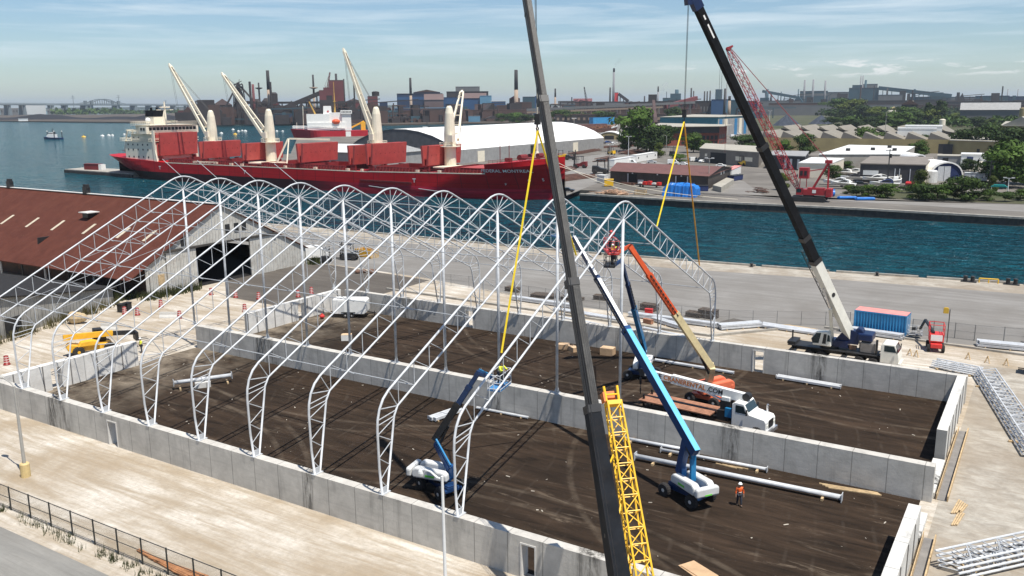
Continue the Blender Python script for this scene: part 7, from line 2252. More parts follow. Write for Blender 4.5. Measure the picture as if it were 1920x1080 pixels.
# containers and trailers
def long_box(name, a, b, wid, hgt, label, m, mr, cat, wheels=False, wins=0):
 A, B_ = Vector((a[0], a[1], 0)), Vector((b[0], b[1], 0))
 L = (B_ - A).length; ang = math.atan2(B_.y - A.y, B_.x - A.x)
 t = thing(name, tuple((A + B_) / 2), label, cat, rz=ang)
 z0 = .7 if wheels else .15
 MB().box((0, wid / 2, z0 + hgt / 2), (L, wid, hgt)).build('body', m, t)
 MB().box((0, wid / 2, z0 + hgt + .06), (L + .2, wid + .2, .12)).build('roof', mr, t)
 if wheels:
  for x in (-L * .3, -L * .38, L * .35):
   MB().lathe([(.4, -.2), (.45, 0), (.4, .2)], (x, .1, .45), 10, (0, 1, 0)).build('wheel', m_tyre, t)
 else:
  MB().box((0, wid / 2, .08), (L * .95, wid * .9, .15)).build('skid', m_dark, t)
 for k in range(wins):
  MB().box((-L * .4 + k * L * .8 / max(1, wins - 1), -.03, z0 + hgt * .6), (1.0, .06, .9)).build('window', m_dark, t)
 return t
long_box('office_trailer', (-74.57,310.59), (-75.9,336.64), 3, 3.0, 'left white office trailer behind the brown building', m_whitep, m_cover, 'trailer')
long_box('office_trailer', (-77.17,340.11), (-79.0,369.77), 3, 3.2, 'right white office trailer with three dark windows behind the brown building', m_whitep, m_whitep, 'trailer', False, 3)
long_box('white_bin', (-46.83,237.19), (-43.58,236.52), 2.4, 2.6, 'white ribbed storage bin beside the brown building', m_cover, m_whitep, 'bin')
long_box('yellow_skip', (-38.39,225.82), (-35.68,227.22), 2.4, 2.2, 'bright yellow steel skip beside the white bin', m_byel, m_byel, 'skip')
long_box('dark_skip', (-5.88,224.49), (-2.18,226.43), 2.5, 1.6, 'dark blue skip at the right corner of the brown building', m_navy, m_dark, 'skip')
long_box('dark_skip', (-6.28,265.05), (-5.42,272.85), 2.5, 1.7, 'dark blue skip right of the brown building gable', m_navy, m_dark, 'skip')
long_box('white_trailer', (-9.16,270.95), (-12.57,293.22), 2.5, 2.8, 'white semi trailer right of the brown building gable', m_whitep, m_pinkroof, 'trailer', True)
long_box('cargo_container', (-314.35,790.93), (-327.2,732.87), 6, 6, 'long rust brown container row behind the white roofed warehouse', m_brownroof, m_brownroof, 'container')
long_box('cargo_container', (-412.87,965.44), (-397.99,996.98), 8, 9, 'blue container row above the beached ship', m_cont_blue, m_navy, 'container')
# concrete ramp slab and lumber
o = MB().slab([(-2.12,230.32), (2.45,225.08), (-3.07,255.03), (-7.27,259.78)], 0, 1.7)
tag(o.build('concrete_slab_stack', m_tanroof, loc=(*(-2.12,230.32), 0)), 'pale concrete slab stack lying beside the dock road', 'slabs')
# blue tarp over cargo
c = (-4.67,207.07)
r = random.Random(5); vs = []; fs = []
nx, ny = 26, 9
for i in range(nx + 1):
 for j in range(ny + 1):
  u, v = i / nx * 2 - 1, j / ny * 2 - 1
  e = max(abs(u), abs(v))
  rise = (1 - max(abs(u) ** 7, abs(v) ** 5))
  z = 3.9 * (rise ** .55 if rise > 0 else 0) * (1 + .02 * math.sin(u * 5 + v * 3) + r.uniform(-.035, .035))
  k = 1 + .04 * math.sin(i * 2.1) * e
  vs.append((c[0] + u * 5.4 * k, c[1] + 2.4 + v * 2.4 * k, z if e < .999 else 0))
for i in range(nx):
 for j in range(ny):
  a = i * (ny + 1) + j
  fs.append((a, a + ny + 1, a + ny + 2, a + 1))
m_tarp = paint('blue_tarp', (0.012, 0.17, 0.56), .45, var=.35, vs=.8)
t = thing('tarped_cargo', (c[0], c[1], 0), 'bright blue tarpaulin covering a long cargo pile on the quay', 'tarpaulin')
MB().add(vs, fs).bw('tarp', m_tarp, t)
rp = MB()
for x in (-3.5, -1.2, 1.2, 3.5):
 rp.path([(c[0] + x, c[1] - .08, .2), (c[0] + x, c[1] + .1, 3.0), (c[0] + x, c[1] + .9, 4.05), (c[0] + x, c[1] + 3.8, 4.05)], .06, 4)
rp.bw('tie_rope', m_navy, t)
# lumber heap, crate, steel stacks, pipes
def heap(c, L, W_, n, label, m, cat='pile', name='lumber_heap', hz=1.0, ln=2.4, spread=1.5):
 r = random.Random(int(c[0] * 13) & 255); mb = MB()
 for k in range(n):
  a = r.uniform(-spread, spread); x, y = c[0] + r.gauss(0, L / 4), c[1] + r.gauss(0, W_ / 4)
  z = max(.1, hz * (1 - abs(x - c[0]) / L * 1.6) * r.uniform(.1, 1))
  l = ln * r.uniform(.4, 1)
  mb.bar((x - l * math.cos(a), y - l * math.sin(a), z), (x + l * math.cos(a), y + l * math.sin(a), max(.08, z + r.uniform(-.4, .3))), .22, .1)
 return tag(mb.build(name, m, loc=(c[0], c[1], 0)), label, cat)
heap((-25.21,205.06), 10, 4, 110, 'heap of pale broken lumber on the quay edge', paint('pale_lumber', (0.55, 0.36, 0.24), .85, var=.35), hz=1.6)
t = thing('wooden_cradle', (*(-17.14,207.49), 0), 'open timber crate beside the blue tarpaulin', 'crate')
for z in (.2, .7, 1.2):
 MB().box((0, -.8, z), (3.4, .12, .22)).box((0, .8, z), (3.4, .12, .22)).box((-1.7, 0, z), (.12, 1.6, .22)).box((1.7, 0, z), (.12, 1.6, .22)).build('slat', m_lumber, t)
MB().box((-1.6, -.75, .8), (.15, .15, 1.6)).box((1.6, -.75, .8), (.15, .15, 1.6)).box((-1.6, .75, .8), (.15, .15, 1.6)).box((1.6, .75, .8), (.15, .15, 1.6)).build('corner_post', m_lumber, t)
m_rust = paint('rust_steel', (0.13, 0.06, 0.04), .85, var=.5, vs=.6, dirt=.3, dirtcol=(.04, .03, .028))
def steel_stack(a, b, n, label, hz=.9, w_=5):
 A, B_ = Vector((*a, 0)), Vector((*b, 0)); d = (B_ - A).normalized(); s = Vector((-d.y, d.x, 0))
 mb = MB()
 for k in range(n):
  o = s * (k * w_ / n); z = .25 + hz * (k % 3) / 3
  j = d * rnd.uniform(-1, 1)
  mb.bar(A + o + j + Vector((0, 0, z)), B_ + o + j + Vector((0, 0, z)), w_ / n * .8, .3)
 tag(mb.build('steel_stack', m_rust, loc=tuple(A)), label, 'steel stack')
steel_stack((-81.03,277.07), (-83.91,292.02), 8, 'short rusty steel stack at the left of the dock yard', 1.4, 8)
steel_stack((-60.13,237.57), (-57.28,259.66), 10, 'long rusty steel bars in front of the fork trucks', .9, 12)
steel_stack((-132.23,385.36), (-139.27,429.45), 8, 'rusty beams along the end of the white roofed warehouse', 1.0, 6)
steel_stack((-118.58,346.6), (-124.4,367.98), 5, 'small rusty beam pile by the grey warehouse wall', .8, 5)
steel_stack((-150.35,451.34), (-138.79,485.47), 6, 'row of dark sleepers under the largest tree', .8, 6)
steel_stack((-105.4,397.61), (-109.63,430.14), 8, 'dark scrap beams left of the bright young tree', 1.6, 10)
steel_stack((-92.56,336.92), (-96.77,361.45), 7, 'dark steel bundle with yellow ends behind the trailers', 1.8, 6)
steel_stack((-37.39,235.13), (-32.01,233.46), 5, 'rusty bars at the left wall of the brown building', .6, 4)
heap((-12.64,208.08), 7, 1.5, 16, 'dark timber bars lying left of the blue tarpaulin', m_dun, 'timber', 'timber_bar', .3, 2.2, .2)
heap((0.93,210.02), 3, 1.5, 10, 'dark scraps right of the blue tarpaulin', m_dun, 'scrap', 'scrap_pile', .6, 1.0)
heap((13.07,230.64), 6, 3, 40, 'rust red scrap steel by the dock road', m_rust, 'scrap', 'scrap_pile', 1.8, 1.6)
# fork trucks in the yard
for k, (p, rz, m, s, lab) in enumerate((((-122.54,349.39), 200, m_byel, 2.0, 'yellow fork truck beside the grey warehouse wall'), ((-114.21,344.08), 20, m_dark, 2.0, 'black fork truck next to the yellow one'), ((-85.12,298.33), 190, m_deckred, 2.3, 'maroon fork truck in the middle of the dock yard'), ((-63.26,273.68), 20, m_dark, 2.6, 'large black reach stacker at the brown building corner'), ((-115.35,393.07), 160, m_byel, 1.8, 'yellow fork truck in the yard before the largest tree'), ((-81.64,397.92), 90, m_dark, 2.0, 'dark loader behind the bright young tree'), ((-26.59,341.14), 150, m_byel, 2.0, 'yellow wheel loader in front of the grey garage'))):
 forklift((p[0], p[1], 0), R(rz), lab, m, 'fork trucks in the dock yard', s)
# cars
def car_make(col, name, kind='sedan'):
 m = paint('car_' + name, col, .3, var=.06)
 t = thing('parked_car', (0, 0, -500), 'x', 'car')
 van = kind == 'van'
 prof = [(-2.2, .35), (2.2, .35), (2.25, .7), (1.9, .88), (1.0, .95), (.3, 1.42), (-1.2, 1.45), (-1.9, 1.0), (-2.25, .95)] if not van else [(-2.5, .4), (2.5, .4), (2.5, 1.0), (1.8, 1.2), (1.2, 2.1), (-2.5, 2.15)]
 MB().ext(prof, (0, -.88, 0), (1, 0, 0), (0, 0, 1), (0, 1.76, 0)).build('body', m, t)
 g_ = [(.9, .98), (.3, 1.36), (-1.1, 1.38), (-1.65, 1.0)] if not van else [(1.7, 1.25), (1.2, 1.95), (.3, 1.95), (.3, 1.25)]
 MB().ext(g_, (0, -.895, 0), (1, 0, 0), (0, 0, 1), (0, 1.79, 0)).build('window', m_glass, t)
 for x in (-1.4, 1.4):
  for s in (-1, 1):
   MB().lathe([(.25, -.1), (.33, 0), (.25, .1)], (x, s * .84, .33), 10, (0, 1, 0)).build('wheel', m_tyre, t)
 return t
CV = {k: car_make(c, k, v) for k, c, v in (('white', (.75, .75, .73), 'sedan'), ('dark', (.02, .022, .03), 'sedan'), ('blue', (.02, .06, .22), 'sedan'), ('red', (.45, .03, .03), 'sedan'), ('whitevan', (.76, .76, .74), 'van'), ('silver', (.42, .43, .44), 'sedan'))}
cu_ = set()
def car(k, p, rz, label, group=None):
 if k not in cu_:
  cu_.add(k); o = CV[k]
  o.location = (p[0], p[1], 0.02); o.rotation_euler = (0, 0, R(rz)); o['label'] = label
  return o
 return place(CV[k], (p[0], p[1], .02), R(rz), label)
car('dark', (-40.93,204.26), 20, 'black car parked by the lumber heap near the quay edge')
for k, (a, px, py, rz, lab) in enumerate((('whitevan', 1183, 308, 10, 'white van in front of the right office trailer'), ('white', 1208, 312, 20, 'white car just behind the brown roof, left of the row'), ('silver', 1222, 306, 20, 'silver car parked below the three windowed trailer'), ('whitevan', 1262, 308, 15, 'white van behind the middle of the brown roof'), ('white', 1282, 310, 10, 'white car behind the right part of the brown roof'), ('whitevan', 1300, 303, 60, 'white boxy van left of the grey garage'), ('white', 1318, 305, 70, 'white car nearest the grey garage corner'), ('white', 1352, 313, 10, 'white car in front of the dark garage doorway'), ('whitevan', 1375, 257, 40, 'white van on the lane beside the brick office'), ('white', 1385, 252, 40, 'white car far along the lane by the teal building'),
  ('blue', 1140, 268, 60, 'blue car parked beside the small white tent'), ('white', 1152, 270, 60, 'white car below the small white tent'), ('dark', 1130, 270, 60, 'black car at the end of the white warehouse'), ('silver', 1365, 277, 10, 'silver car on the lane by the brick office corner'), ('red', 1706, 348, 80, 'small red car by the charcoal workshop'), ('dark', 1614, 348, 10, 'black pickup parked in the boat yard'))):
 car(a, ([(-74.98,329.15),(-64.13,319.29),(-69.24,339.83),(-57.77,337.42),(-50.99,333.05),(-55.91,358.55),(-49.32,353.4),(-33.04,330.78),(-129.73,648.75),(-143.47,706.08),(-177.44,518.46),(-166.52,505.75),(-173.89,502.67),(-81.5,488.21),(50.09,275.79),(35.94,268.49)])[k], rz, lab)
t = thing('loaded_flatbed', (*(-24.14,231.06), 0), 'low trailer with red and white machinery in front of the brown building', 'trailer', rz=R(-3))
MB().box((0, 0, .7), (9, 2.2, .25)).build('bed', m_dark, t)
for k, m in enumerate((m_whitep, m_redb, m_redb, m_whitep, m_redb)):
 MB().box((-3.4 + k * 1.7, 0, 1.3), (1.2, 1.6, .5 + .5 * (k % 3))).build('machine', m, t)
for x in (-3, -2, 3):
 MB().lathe([(.3, -.15), (.4, 0), (.3, .15)], (x, -1.0, .4), 10, (0, 1, 0)).build('wheel', m_tyre, t)
# boats on trailers in the yard
def yard_boat(p, rz, L, label, cover=None):
 t = thing('yard_boat', (p[0], p[1], 0), label, 'boat', rz=R(rz))
 vs = []; fs = []
 for i in range(9):
  u = i / 8; x = -L / 2 + L * u
  w_ = L * .15 * (1 if u < .5 else max(.03, 1 - ((u - .5) / .5) ** 2.2))
  vs += [(x, 0, 1.0 + .25 * u * u), (x, -w_, 1.9 + .5 * u * u), (x, w_, 1.9 + .5 * u * u)]
 for i in range(8):
  a = i * 3
  fs += [(a, a + 3, a + 4, a + 1), (a + 2, a + 5, a + 3, a), (a + 1, a + 4, a + 5, a + 2)]
 fs += [(0, 1, 2), (26, 25, 24)]
 MB().add(vs, fs).build('hull', m_whitep, t)
 MB().ext([(-.30 * L, 1.85), (.18 * L, 2.0), (.05 * L, 2.75), (-.1 * L, 3.1), (-.26 * L, 2.9)], (0, -L * .10, 0), (1, 0, 0), (0, 0, 1), (0, L * .20, 0)).build('cabin', cover or m_whitep, t)
 MB().ext([(.02 * L, 2.3), (.13 * L, 2.2), (.05 * L, 2.65), (-.08 * L, 2.9), (-.2 * L, 2.7), (-.2 * L, 2.4)], (0, -L * .105, 0), (1, 0, 0), (0, 0, 1), (0, L * .21, 0)).build('window', m_dark, t)
 tr = MB().bar((-L * .4, 0, .7), (L * .65, 0, .6), .2).box((-L * .15, 0, .75), (.3, L * .28, .25))
 tr.build('trailer_frame', m_dark, t)
 for s in (-1, 1):
  MB().lathe([(.28, -.12), (.36, 0), (.28, .12)], (-L * .15, s * L * .13, .36), 10, (0, 1, 0)).build('wheel', m_tyre, t)
for k, (p, rz, L, lab, cv) in enumerate((((24.04,300.64), 175, 9, 'white boat at the back left of the boat yard', None), ((26.68,304.64), -170, 8, 'white cabin boat against the charcoal workshop corner', None), ((31.13,279.43), 200, 8, 'boat under a black cover in the boat yard', m_char), ((29.93,261.14), 185, 9, 'white boat nearest the crawler crane', None), ((32.95,254.5), 170, 8, 'white boat low in front of the others at left', None), ((38.58,278.67), 195, 8, 'slim white boat with raised bow before the garage door', None), ((40.93,282.14), 20, 9, 'big white cabin boat right of the garage door', None), ((44.55,260.53), 190, 9, 'dark hulled boat with white deck at the front of the yard', m_navy), ((44.87,268.86), 10, 7, 'small white boat beside the utility pole', None), ((46.41,273.89), 80, 7, 'white boat with round bow facing the road', None), ((48.2,297.63), 90, 7, 'white canopy boat by the green bush', None))):
 yard_boat(p, rz, L, lab, cv)
long_box('silver_trailer', (65.11,290.05), (71.73,291.25), 3, 3.0, 'silver caravan trailer right of the blue fronted dome', m_galv, m_cover, 'trailer', True)
# long blue rolls, green tarp, blue barrel by the crawler
for k, (a, b) in enumerate((((38.53,221.66), (42.52,223.78)), ((43.45,221.12), (47.51,223.27)))):
 o = MB().tube((a[0], a[1], .5), (b[0], b[1], .5), .5, n=10).tube((a[0] - .5, a[1], .45), (a[0], a[1], .5), .3, .5, 10).tube((b[0], b[1], .5), (b[0] + .5, b[1], .45), .5, .3, 10)
 tag(o.build('blue_boom_roll', m_tarp, loc=(a[0], a[1], 0)), ('left long bright blue roll lying on the far quay', 'right long bright blue roll lying on the far quay')[k], 'roll')
o = MB().tube((*(34.36,229.36), .9), (*(35.46,229.94), .9), .9, n=12).box((*(33.7,232.46), .9), (2.4, 2, 1.8))
tag(o.build('blue_tank', m_tarp, loc=(*(34.36,229.36), 0)), 'bright blue tank just behind the counterweight of the crawler crane', 'tank')
f = (77.1,255.3,0.045,4.44,1.9)
t = thing('canopy_tent', (f[0], f[1], 0), 'green canopy on poles among the shrubs at right', 'canopy', rz=f[2])
MB().ext([(-f[3] / 2, 2.4), (f[3] / 2, 2.4), (f[3] * .3, 3.0), (-f[3] * .3, 3.0)], (0, 0, 0), (1, 0, 0), (0, 0, 1), (0, 2.4, 0)).build('cover', paint('green_cover', (0.0, 0.20, 0.19), .6), t)
for x in (-.45, .45):
 for y in (.1, 2.3):
  MB().tube((x * f[3], y, 0), (x * f[3], y, 2.4), .08).build('pole', m_ivory, t)
# poles and lamps over there
def pole(p, hgt, label, kind='lamp', m=None, r=.16):
 t = thing('light_pole' if kind != 'utility' else 'utility_pole', (p[0], p[1], 0), label, 'pole')
 MB().tube((0, 0, 0), (0, 0, hgt), r, r * .7, 8).build('pole', m or m_pole, t)
 if kind == 'lamp':
  MB().box((0, 0, hgt), (2.6, .2, .15)).box((-1.1, 0, hgt + .15), (.9, .6, .25)).box((1.1, 0, hgt + .15), (.9, .6, .25)).build('lamp_head', m_cover, t)
 elif kind == 'utility':
  MB().box((0, 0, hgt - .5), (2.6, .2, .2)).tube((.4, 0, hgt - 2.8), (.4, 0, hgt - 1.6), .35).build('cross_arm', m_dark, t)
 else:
  MB().sweep([(0, 0, hgt - .2), (-.6, 0, hgt + .4), (-2.2, 0, hgt + .6)], .08, 6).build('arm', m or m_pole, t)
pole((-93.7,367.58), 10.9, 'twin headed light pole in front of the largest tree', m=m_pole_w)
pole((-64.74,285.14), 10.8, 'dark light pole by the left end of the brown building')
pole((-93.5,353.84), 5.5, 'short dark pole behind the office trailers', 'none')
pole((-88.52,405.32), 9.9, 'curved arm street lamp before the brick office', 'arm')
pole((-6.31,238.21), 9.6, 'twin headed light pole at the right corner of the brown building')
pole((-159.65,433.58), 18.5, 'thin light pole at the end of the white roofed warehouse')
pole((44.71,264.64), 12.5, 'utility pole with transformers in the boat yard', 'utility', m_dark, .2)
pole((73.67,267.92), 9.5, 'dark utility pole with white top box at right', 'utility', m_dark, .2)
pole((79.11,263.4), 4.5, 'white lamp with long horizontal head at right', 'lamp', m_pole_w)
pole((-4.3,514.88), 7.8, 'thin white mast before the wide round tree', 'none', m_pole_w, .12)
pole((3.18,518.13), 20.5, 'tall thin pole rising over the saw tooth roofs', 'utility', m_pole, .2)
pole((-45.32,497.03), 8.2, 'dark pole before the left saw tooth roofs', 'none', m_dark)
pole((-21.28,494.32), 9.2, 'dark pole before the middle saw tooth roofs', 'none', m_dark)
pole((-90.82,609.96), 20.8, 'white floodlight mast left of the coal heaps', 'lamp', m_pole_w)
# coal cones, silo, tents
m_slate = ground_mat('coal_heap', ((0.045, 0.055, 0.075), (0.08, 0.095, 0.12), (0.035, 0.04, 0.055)), (.3, .3, .06), 1.0, .3)
def cone(f, label, m, name='coal_heap', cat='heap', n=26):
 mb = MB(); r = random.Random(int(f[3]))
 vs = [(0, 0, f[4])]
 for j, q_ in enumerate((.35, .7, 1.0)):
  for i in range(n):
   a = 6.283 * i / n
   rr_ = f[3] / 2 * q_ * r.uniform(.93, 1.05)
   vs.append((rr_ * math.cos(a), rr_ * .8 * math.sin(a), f[4] * (1 - q_) * r.uniform(.92, 1.06) - (.2 if q_ == 1 else 0)))
 fs = [(0, 1 + i, 1 + (i + 1) % n) for i in range(n)]
 for j in range(2):
  for i in range(n):
   a, b = 1 + j * n + i, 1 + j * n + (i + 1) % n
   fs.append((a, a + n, b + n, b))
 o = mb.add(vs, fs).build(name, m)
 o.location = (f[0], f[1] + f[3] * .3, 0)
 tag(o, label, cat)
cone((-176.4,979.6,0.256,33.76,13.14), 'larger blue black coal heap left of the trees', m_slate)
cone((-156.2,1059.6,0.22,31.61,10.73), 'smaller blue black coal heap right of the larger one', m_slate)
cone((-124.8,3582.8,0.059,23.66,20.68), 'small bright white salt cone far off at right', m_fabric, 'salt_cone')
f = (-132.6,1439.1,0.15,30.5,17.88)
t = thing('domed_store', (f[0], f[1], 0), 'tan domed store with a raised cap among far trees', 'dome')
MB().lathe([(f[3] / 2, 0), (f[3] / 2, f[4] * .25), (f[3] * .3, f[4] * .62), (f[3] * .14, f[4] * .72)], (0, f[3] * .4, 0), 20).build('roof', m_tanroof, t)
MB().lathe([(f[3] * .15, f[4] * .7), (f[3] * .15, f[4] * .85), (f[3] * .02, f[4])], (0, f[3] * .4, 0), 14).build('cap', m_tan, t)
f = (8.5,761.1,0.102,4.73,12.49)
t = thing('silo', (f[0], f[1], 0), 'cream cylindrical silo on legs behind the saw tooth roofs', 'silo')
MB().lathe([(.3, f[4] * .3), (f[3] / 2, f[4] * .42), (f[3] / 2, f[4] * .96), (f[3] * .2, f[4])], (0, 0, 0), 16).build('tank', m_ivory2, t)
for a in range(4):
 MB().tube((f[3] * .4 * math.cos(a * 1.57 + .7), f[3] * .4 * math.sin(a * 1.57 + .7), 0), (f[3] * .4 * math.cos(a * 1.57 + .7), f[3] * .4 * math.sin(a * 1.57 + .7), f[4] * .45), .5).build('leg', m_ivory, t)
f = (58.6,964.4,0.032,5.47,19.09)
t = thing('silo', (f[0], f[1], 0), 'tan silo cut off by the right edge', 'silo')
MB().lathe([(f[3] * .6, f[4] * .4), (f[3] * .6, f[4]), (f[3] * .2, f[4] * 1.03)], (0, 0, 0), 16).build('tank', m_tan, t)
for a in range(4):
 MB().tube((f[3] * .5 * math.cos(a * 1.57 + .7), f[3] * .5 * math.sin(a * 1.57 + .7), 0), (f[3] * .5 * math.cos(a * 1.57 + .7), f[3] * .5 * math.sin(a * 1.57 + .7), f[4] * .45), .5).build('leg', m_ivory, t)
# ================================================================ beached old ship hull beyond the tent
c = (-275.8,717.5,0.45,23.19,6.98)
t = thing('ship_wreck', (c[0], c[1], 0), 'rusty scrap laden ship hull with white bow beyond the tent', 'ship', rz=c[2])
MB().ext([(-c[3] / 2, 0), (c[3] * .4, 0), (c[3] / 2, c[4] * .75), (-c[3] / 2, c[4] * .35)], (0, 0, 0), (1, 0, 0), (0, 0, 1), (0, 12, 0)).build('hull', m_rust, t)
MB().ext([(c[3] * .25, c[4] * .5), (c[3] * .52, c[4] * .78), (c[3] * .5, c[4] * .95), (c[3] * .24, c[4] * .68)], (0, -.2, 0), (1, 0, 0), (0, 0, 1), (0, 12.4, 0)).build('bow_plate', m_whitep, t)
mb = MB()
for k in range(40):
 x = rnd.uniform(-c[3] * .45, c[3] * .3); z = c[4] * (.45 + .3 * (x / c[3] + .5))
 mb.bar((x, rnd.uniform(1, 10), z), (x + rnd.uniform(-6, 6), rnd.uniform(1, 10), z + rnd.uniform(0, 3)), .5)
mb.build('scrap_load', paint('scrap_orange', (0.32, 0.15, 0.08), .85, var=.5), t)
# ================================================================ red crawler crane
m_crred = paint('crawler_red', (0.34, 0.018, 0.024), .45, var=.2, vs=.6, dirt=.15)
cc = (32.45,210.64)
cw = thing('crawler_crane', (cc[0], cc[1] + 3, 0), 'red crawler crane with lattice boom on the far quay', 'crane', rz=R(4))
for s in (-1, 1):
 MB().ext([(-5.0, .5), (-4.4, .05), (4.4, .05), (5.0, .5), (5.0, .9), (4.5, 1.3), (-4.5, 1.3), (-5.0, .9)], (-.6, s * 2.4 - .5, 0), (1, 0, 0), (0, 0, 1), (0, 1.0, 0)).build('crawler_track', m_dark, cw)
MB().box((-.6, 0, 1.0), (3, 4, .8)).lathe([(1.5, 1.3), (1.5, 1.8)], (-.6, 0, 0), 18).build('undercarriage', m_dark, cw)
MB().box((.4, 0, 2.6), (7.6, 3.0, 1.6)).box((1.4, -.4, 3.6), (4.6, 2.2, .6)).build('machine_house', m_crred, cw)
MB().box((4.9, 0, 2.6), (1.6, 3.4, 2.4)).build('counterweight', m_crred, cw)
MB().box((1.0, -1.52, 2.9), (1.0, .05, .9)).build('white_panel', m_whitep, cw)
k_ = MB().box((-3.0, -1.3, 2.8), (1.7, 1.3, 2.0)).build('operator_cab', m_crred, cw)
MB().box((-3.05, -1.96, 3.1), (1.3, .05, 1.0)).build('window', m_glass, k_)
MB().bar((.2, -1.0, 3.2), (4.2, -.7, 11.0), .45).bar((.2, 1.0, 3.2), (4.2, .7, 11.0), .45).bar((4.4, -.8, 3.6), (4.3, -.6, 10.8), .2).bar((4.4, .8, 3.6), (4.3, .6, 10.8), .2).box((4.2, 0, 11.2), (1.8, 1.9, .9)).build('gantry', m_crred, cw)
MB().box((-2.0, -1.0, 8.0), (2.6, 2.4, 3.0)).bar((-2.9, -2, 4.0), (-2.9, -2, 6.6), .2).bar((-1.1, -2, 4), (-1.1, -2, 6.6), .2).bar((-1, -1, 8.5), (4, -.5, 9.4), .25).build('raised_frame', m_crred, cw)
w_ = MB()
for x in (-2.6, -1.5):
 w_.box((x, -2.22, 8.0), (.7, .06, 1.3))
w_.build('frame_opening', m_dark, cw)
T0 = Vector((5.69,216.0,42.91)) - Vector((cc[0], cc[1] + 3, 0)); T0 = Matrix.Rotation(-R(4), 3, 'Z') @ T0
P0_ = Vector((-3.2, 0, 2.6)); A1 = P0_.lerp(T0, .12); A2 = P0_.lerp(T0, .9)
MB().lattice(P0_, A1, .6, 1.9, 3, .10, .06).lattice(A1, A2, 1.9, 1.9, 20, .10, .06).lattice(A2, T0, 1.9, .8, 3, .10, .06).build('lattice_boom', m_crred, cw)
MB().bar(T0, T0 + Vector((1.4, 0, .9)), 1.2, 1.0, .4, .4).lathe([(.6, -.5), (.6, .5)], T0, 12, (0, 1, 0)).build('boom_head', m_crred, cw)
w_ = MB()
for s in (-.8, -.3, .3, .8):
 w_.tube((4.3, s, 11.2), T0 + Vector((.6, s * .6, .4)), .03, n=4)
w_.tube(T0, T0 + Vector((.4, 0, -30)), .05, n=4)
w_.build('pendant_wire', m_deckred, cw)
# ================================================================ steelworks and the far shore
m_mred = paint('works_red', (0.15, 0.040, 0.042), .8, var=.25, vs=.03, dirt=.25, dirtcol=(.05, .03, .03))
m_mpink = paint('works_pink_roof', (0.13, 0.085, 0.078), .8, var=.2, vs=.03)
m_mdark = paint('works_dark', (0.036, 0.028, 0.028), .85, var=.4, vs=.03)
m_mrust = paint('works_rust', (0.075, 0.04, 0.031), .85, var=.35, vs=.03, dirt=.3, dirtcol=(.05, .03, .03))
m_mtan = paint('works_tan', (0.238, 0.175, 0.1295), .85, var=.2, vs=.03)
m_mnavy = paint('works_navy', (0.0126, 0.0315, 0.0805), .7, var=.2, vs=.03)
m_mblue = paint('works_blue', (0.018, 0.07, 0.17), .7, var=.2, vs=.03)
m_mltblue = paint('works_light_blue', (0.105, 0.2475, 0.36), .7, var=.15, vs=.03)
m_mteal = paint('works_teal', (0.028, 0.072, 0.096), .8, var=.2, vs=.03)
m_mgrey = paint('works_grey', (0.144, 0.144, 0.144), .8, var=.2, vs=.03)
m_stackd = paint('stack_dark', (0.03, 0.027, 0.027), .85, var=.3, vs=.05)
m_stackt = paint('stack_tan', (0.36, 0.27, 0.20), .85, var=.2, vs=.05)
m_stackg = paint('stack_grey', (0.22, 0.22, 0.23), .85, var=.2, vs=.05)
m_steel_b = paint('bridge_steel', (0.16, 0.19, 0.20), .7, var=.15, vs=.01)
def block(f, depth, mw, mr, label, cat='works building', name='works_building', roof='flat', wins=0, ridge=.18, mwin=None, gable_front=False, band=None):
 x, y, rz, w_, h_ = f
 t = thing(name, (x, y, 0), label, cat, rz=rz)
 MB().box((0, depth / 2, h_ / 2), (w_, depth, h_)).build('wall', mw, t)
 if roof == 'flat':
  MB().box((0, depth / 2, h_ + .4), (w_ * 1.01, depth * 1.02, .8)).build('roof', mr, t)
 elif roof == 'gable':
  MB().ext([(-1, h_), (depth + 1, h_), (depth / 2, h_ + ridge * h_)], (-w_ / 2 - .5, 0, 0), (0, 1, 0), (0, 0, 1), (w_ + 1, 0, 0)).build('roof', mr, t)
 else:
  MB().ext([(-w_ / 2 - .5, h_), (w_ / 2 + .5, h_), (0, h_ + ridge * h_)], (0, -.5, 0), (1, 0, 0), (0, 0, 1), (0, depth + 1, 0)).build('roof', mr, t)
 if wins:
  for k in range(wins):
   MB().box((-w_ / 2 + w_ * (k + .5) / wins, -.15, h_ * .55), (w_ / wins * .45, .3, h_ * .3)).build('window', mwin or m_mdark, t)
 if band:
  MB().box((0, -.2, h_ * .82), (w_ * .99, .35, h_ * .12)).build('wall_band', band, t)
 return t
def stack(f, label, m, mtop=None, frac=.3, name='chimney', taper=.72, ring=None):
 x, y, rz, w_, h_ = f
 t = thing(name, (x, y, 0), label, 'chimney')
 r0 = w_ / 2 / ((1 + taper) / 2)
 rt = lambda z: r0 * (1 - (1 - taper) * z / h_)
 hs = h_ * (1 - frac) if mtop else h_
 MB().lathe([(r0, 0), (rt(hs), hs)], (0, 0, 0), 14).build('shaft', m, t, True)
 if mtop:
  MB().lathe([(rt(hs) * 1.01, hs), (rt(h_), h_), (rt(h_) * .7, h_)], (0, 0, 0), 14).build('top', mtop, t, True)
 MB().lathe([(r0 * 1.5, 0), (r0 * 1.5, h_ * .04)], (0, 0, 0), 14).build('base', m, t)
 if ring:
  MB().lathe([(r0 * 1.0, h_ * ring - 1.5), (r0 * 3.4, h_ * ring), (r0 * 3.4, h_ * ring + 1), (r0 * 1.0, h_ * ring + 1.5)], (0, 0, 0), 14).build('platform', m, t)
 return t
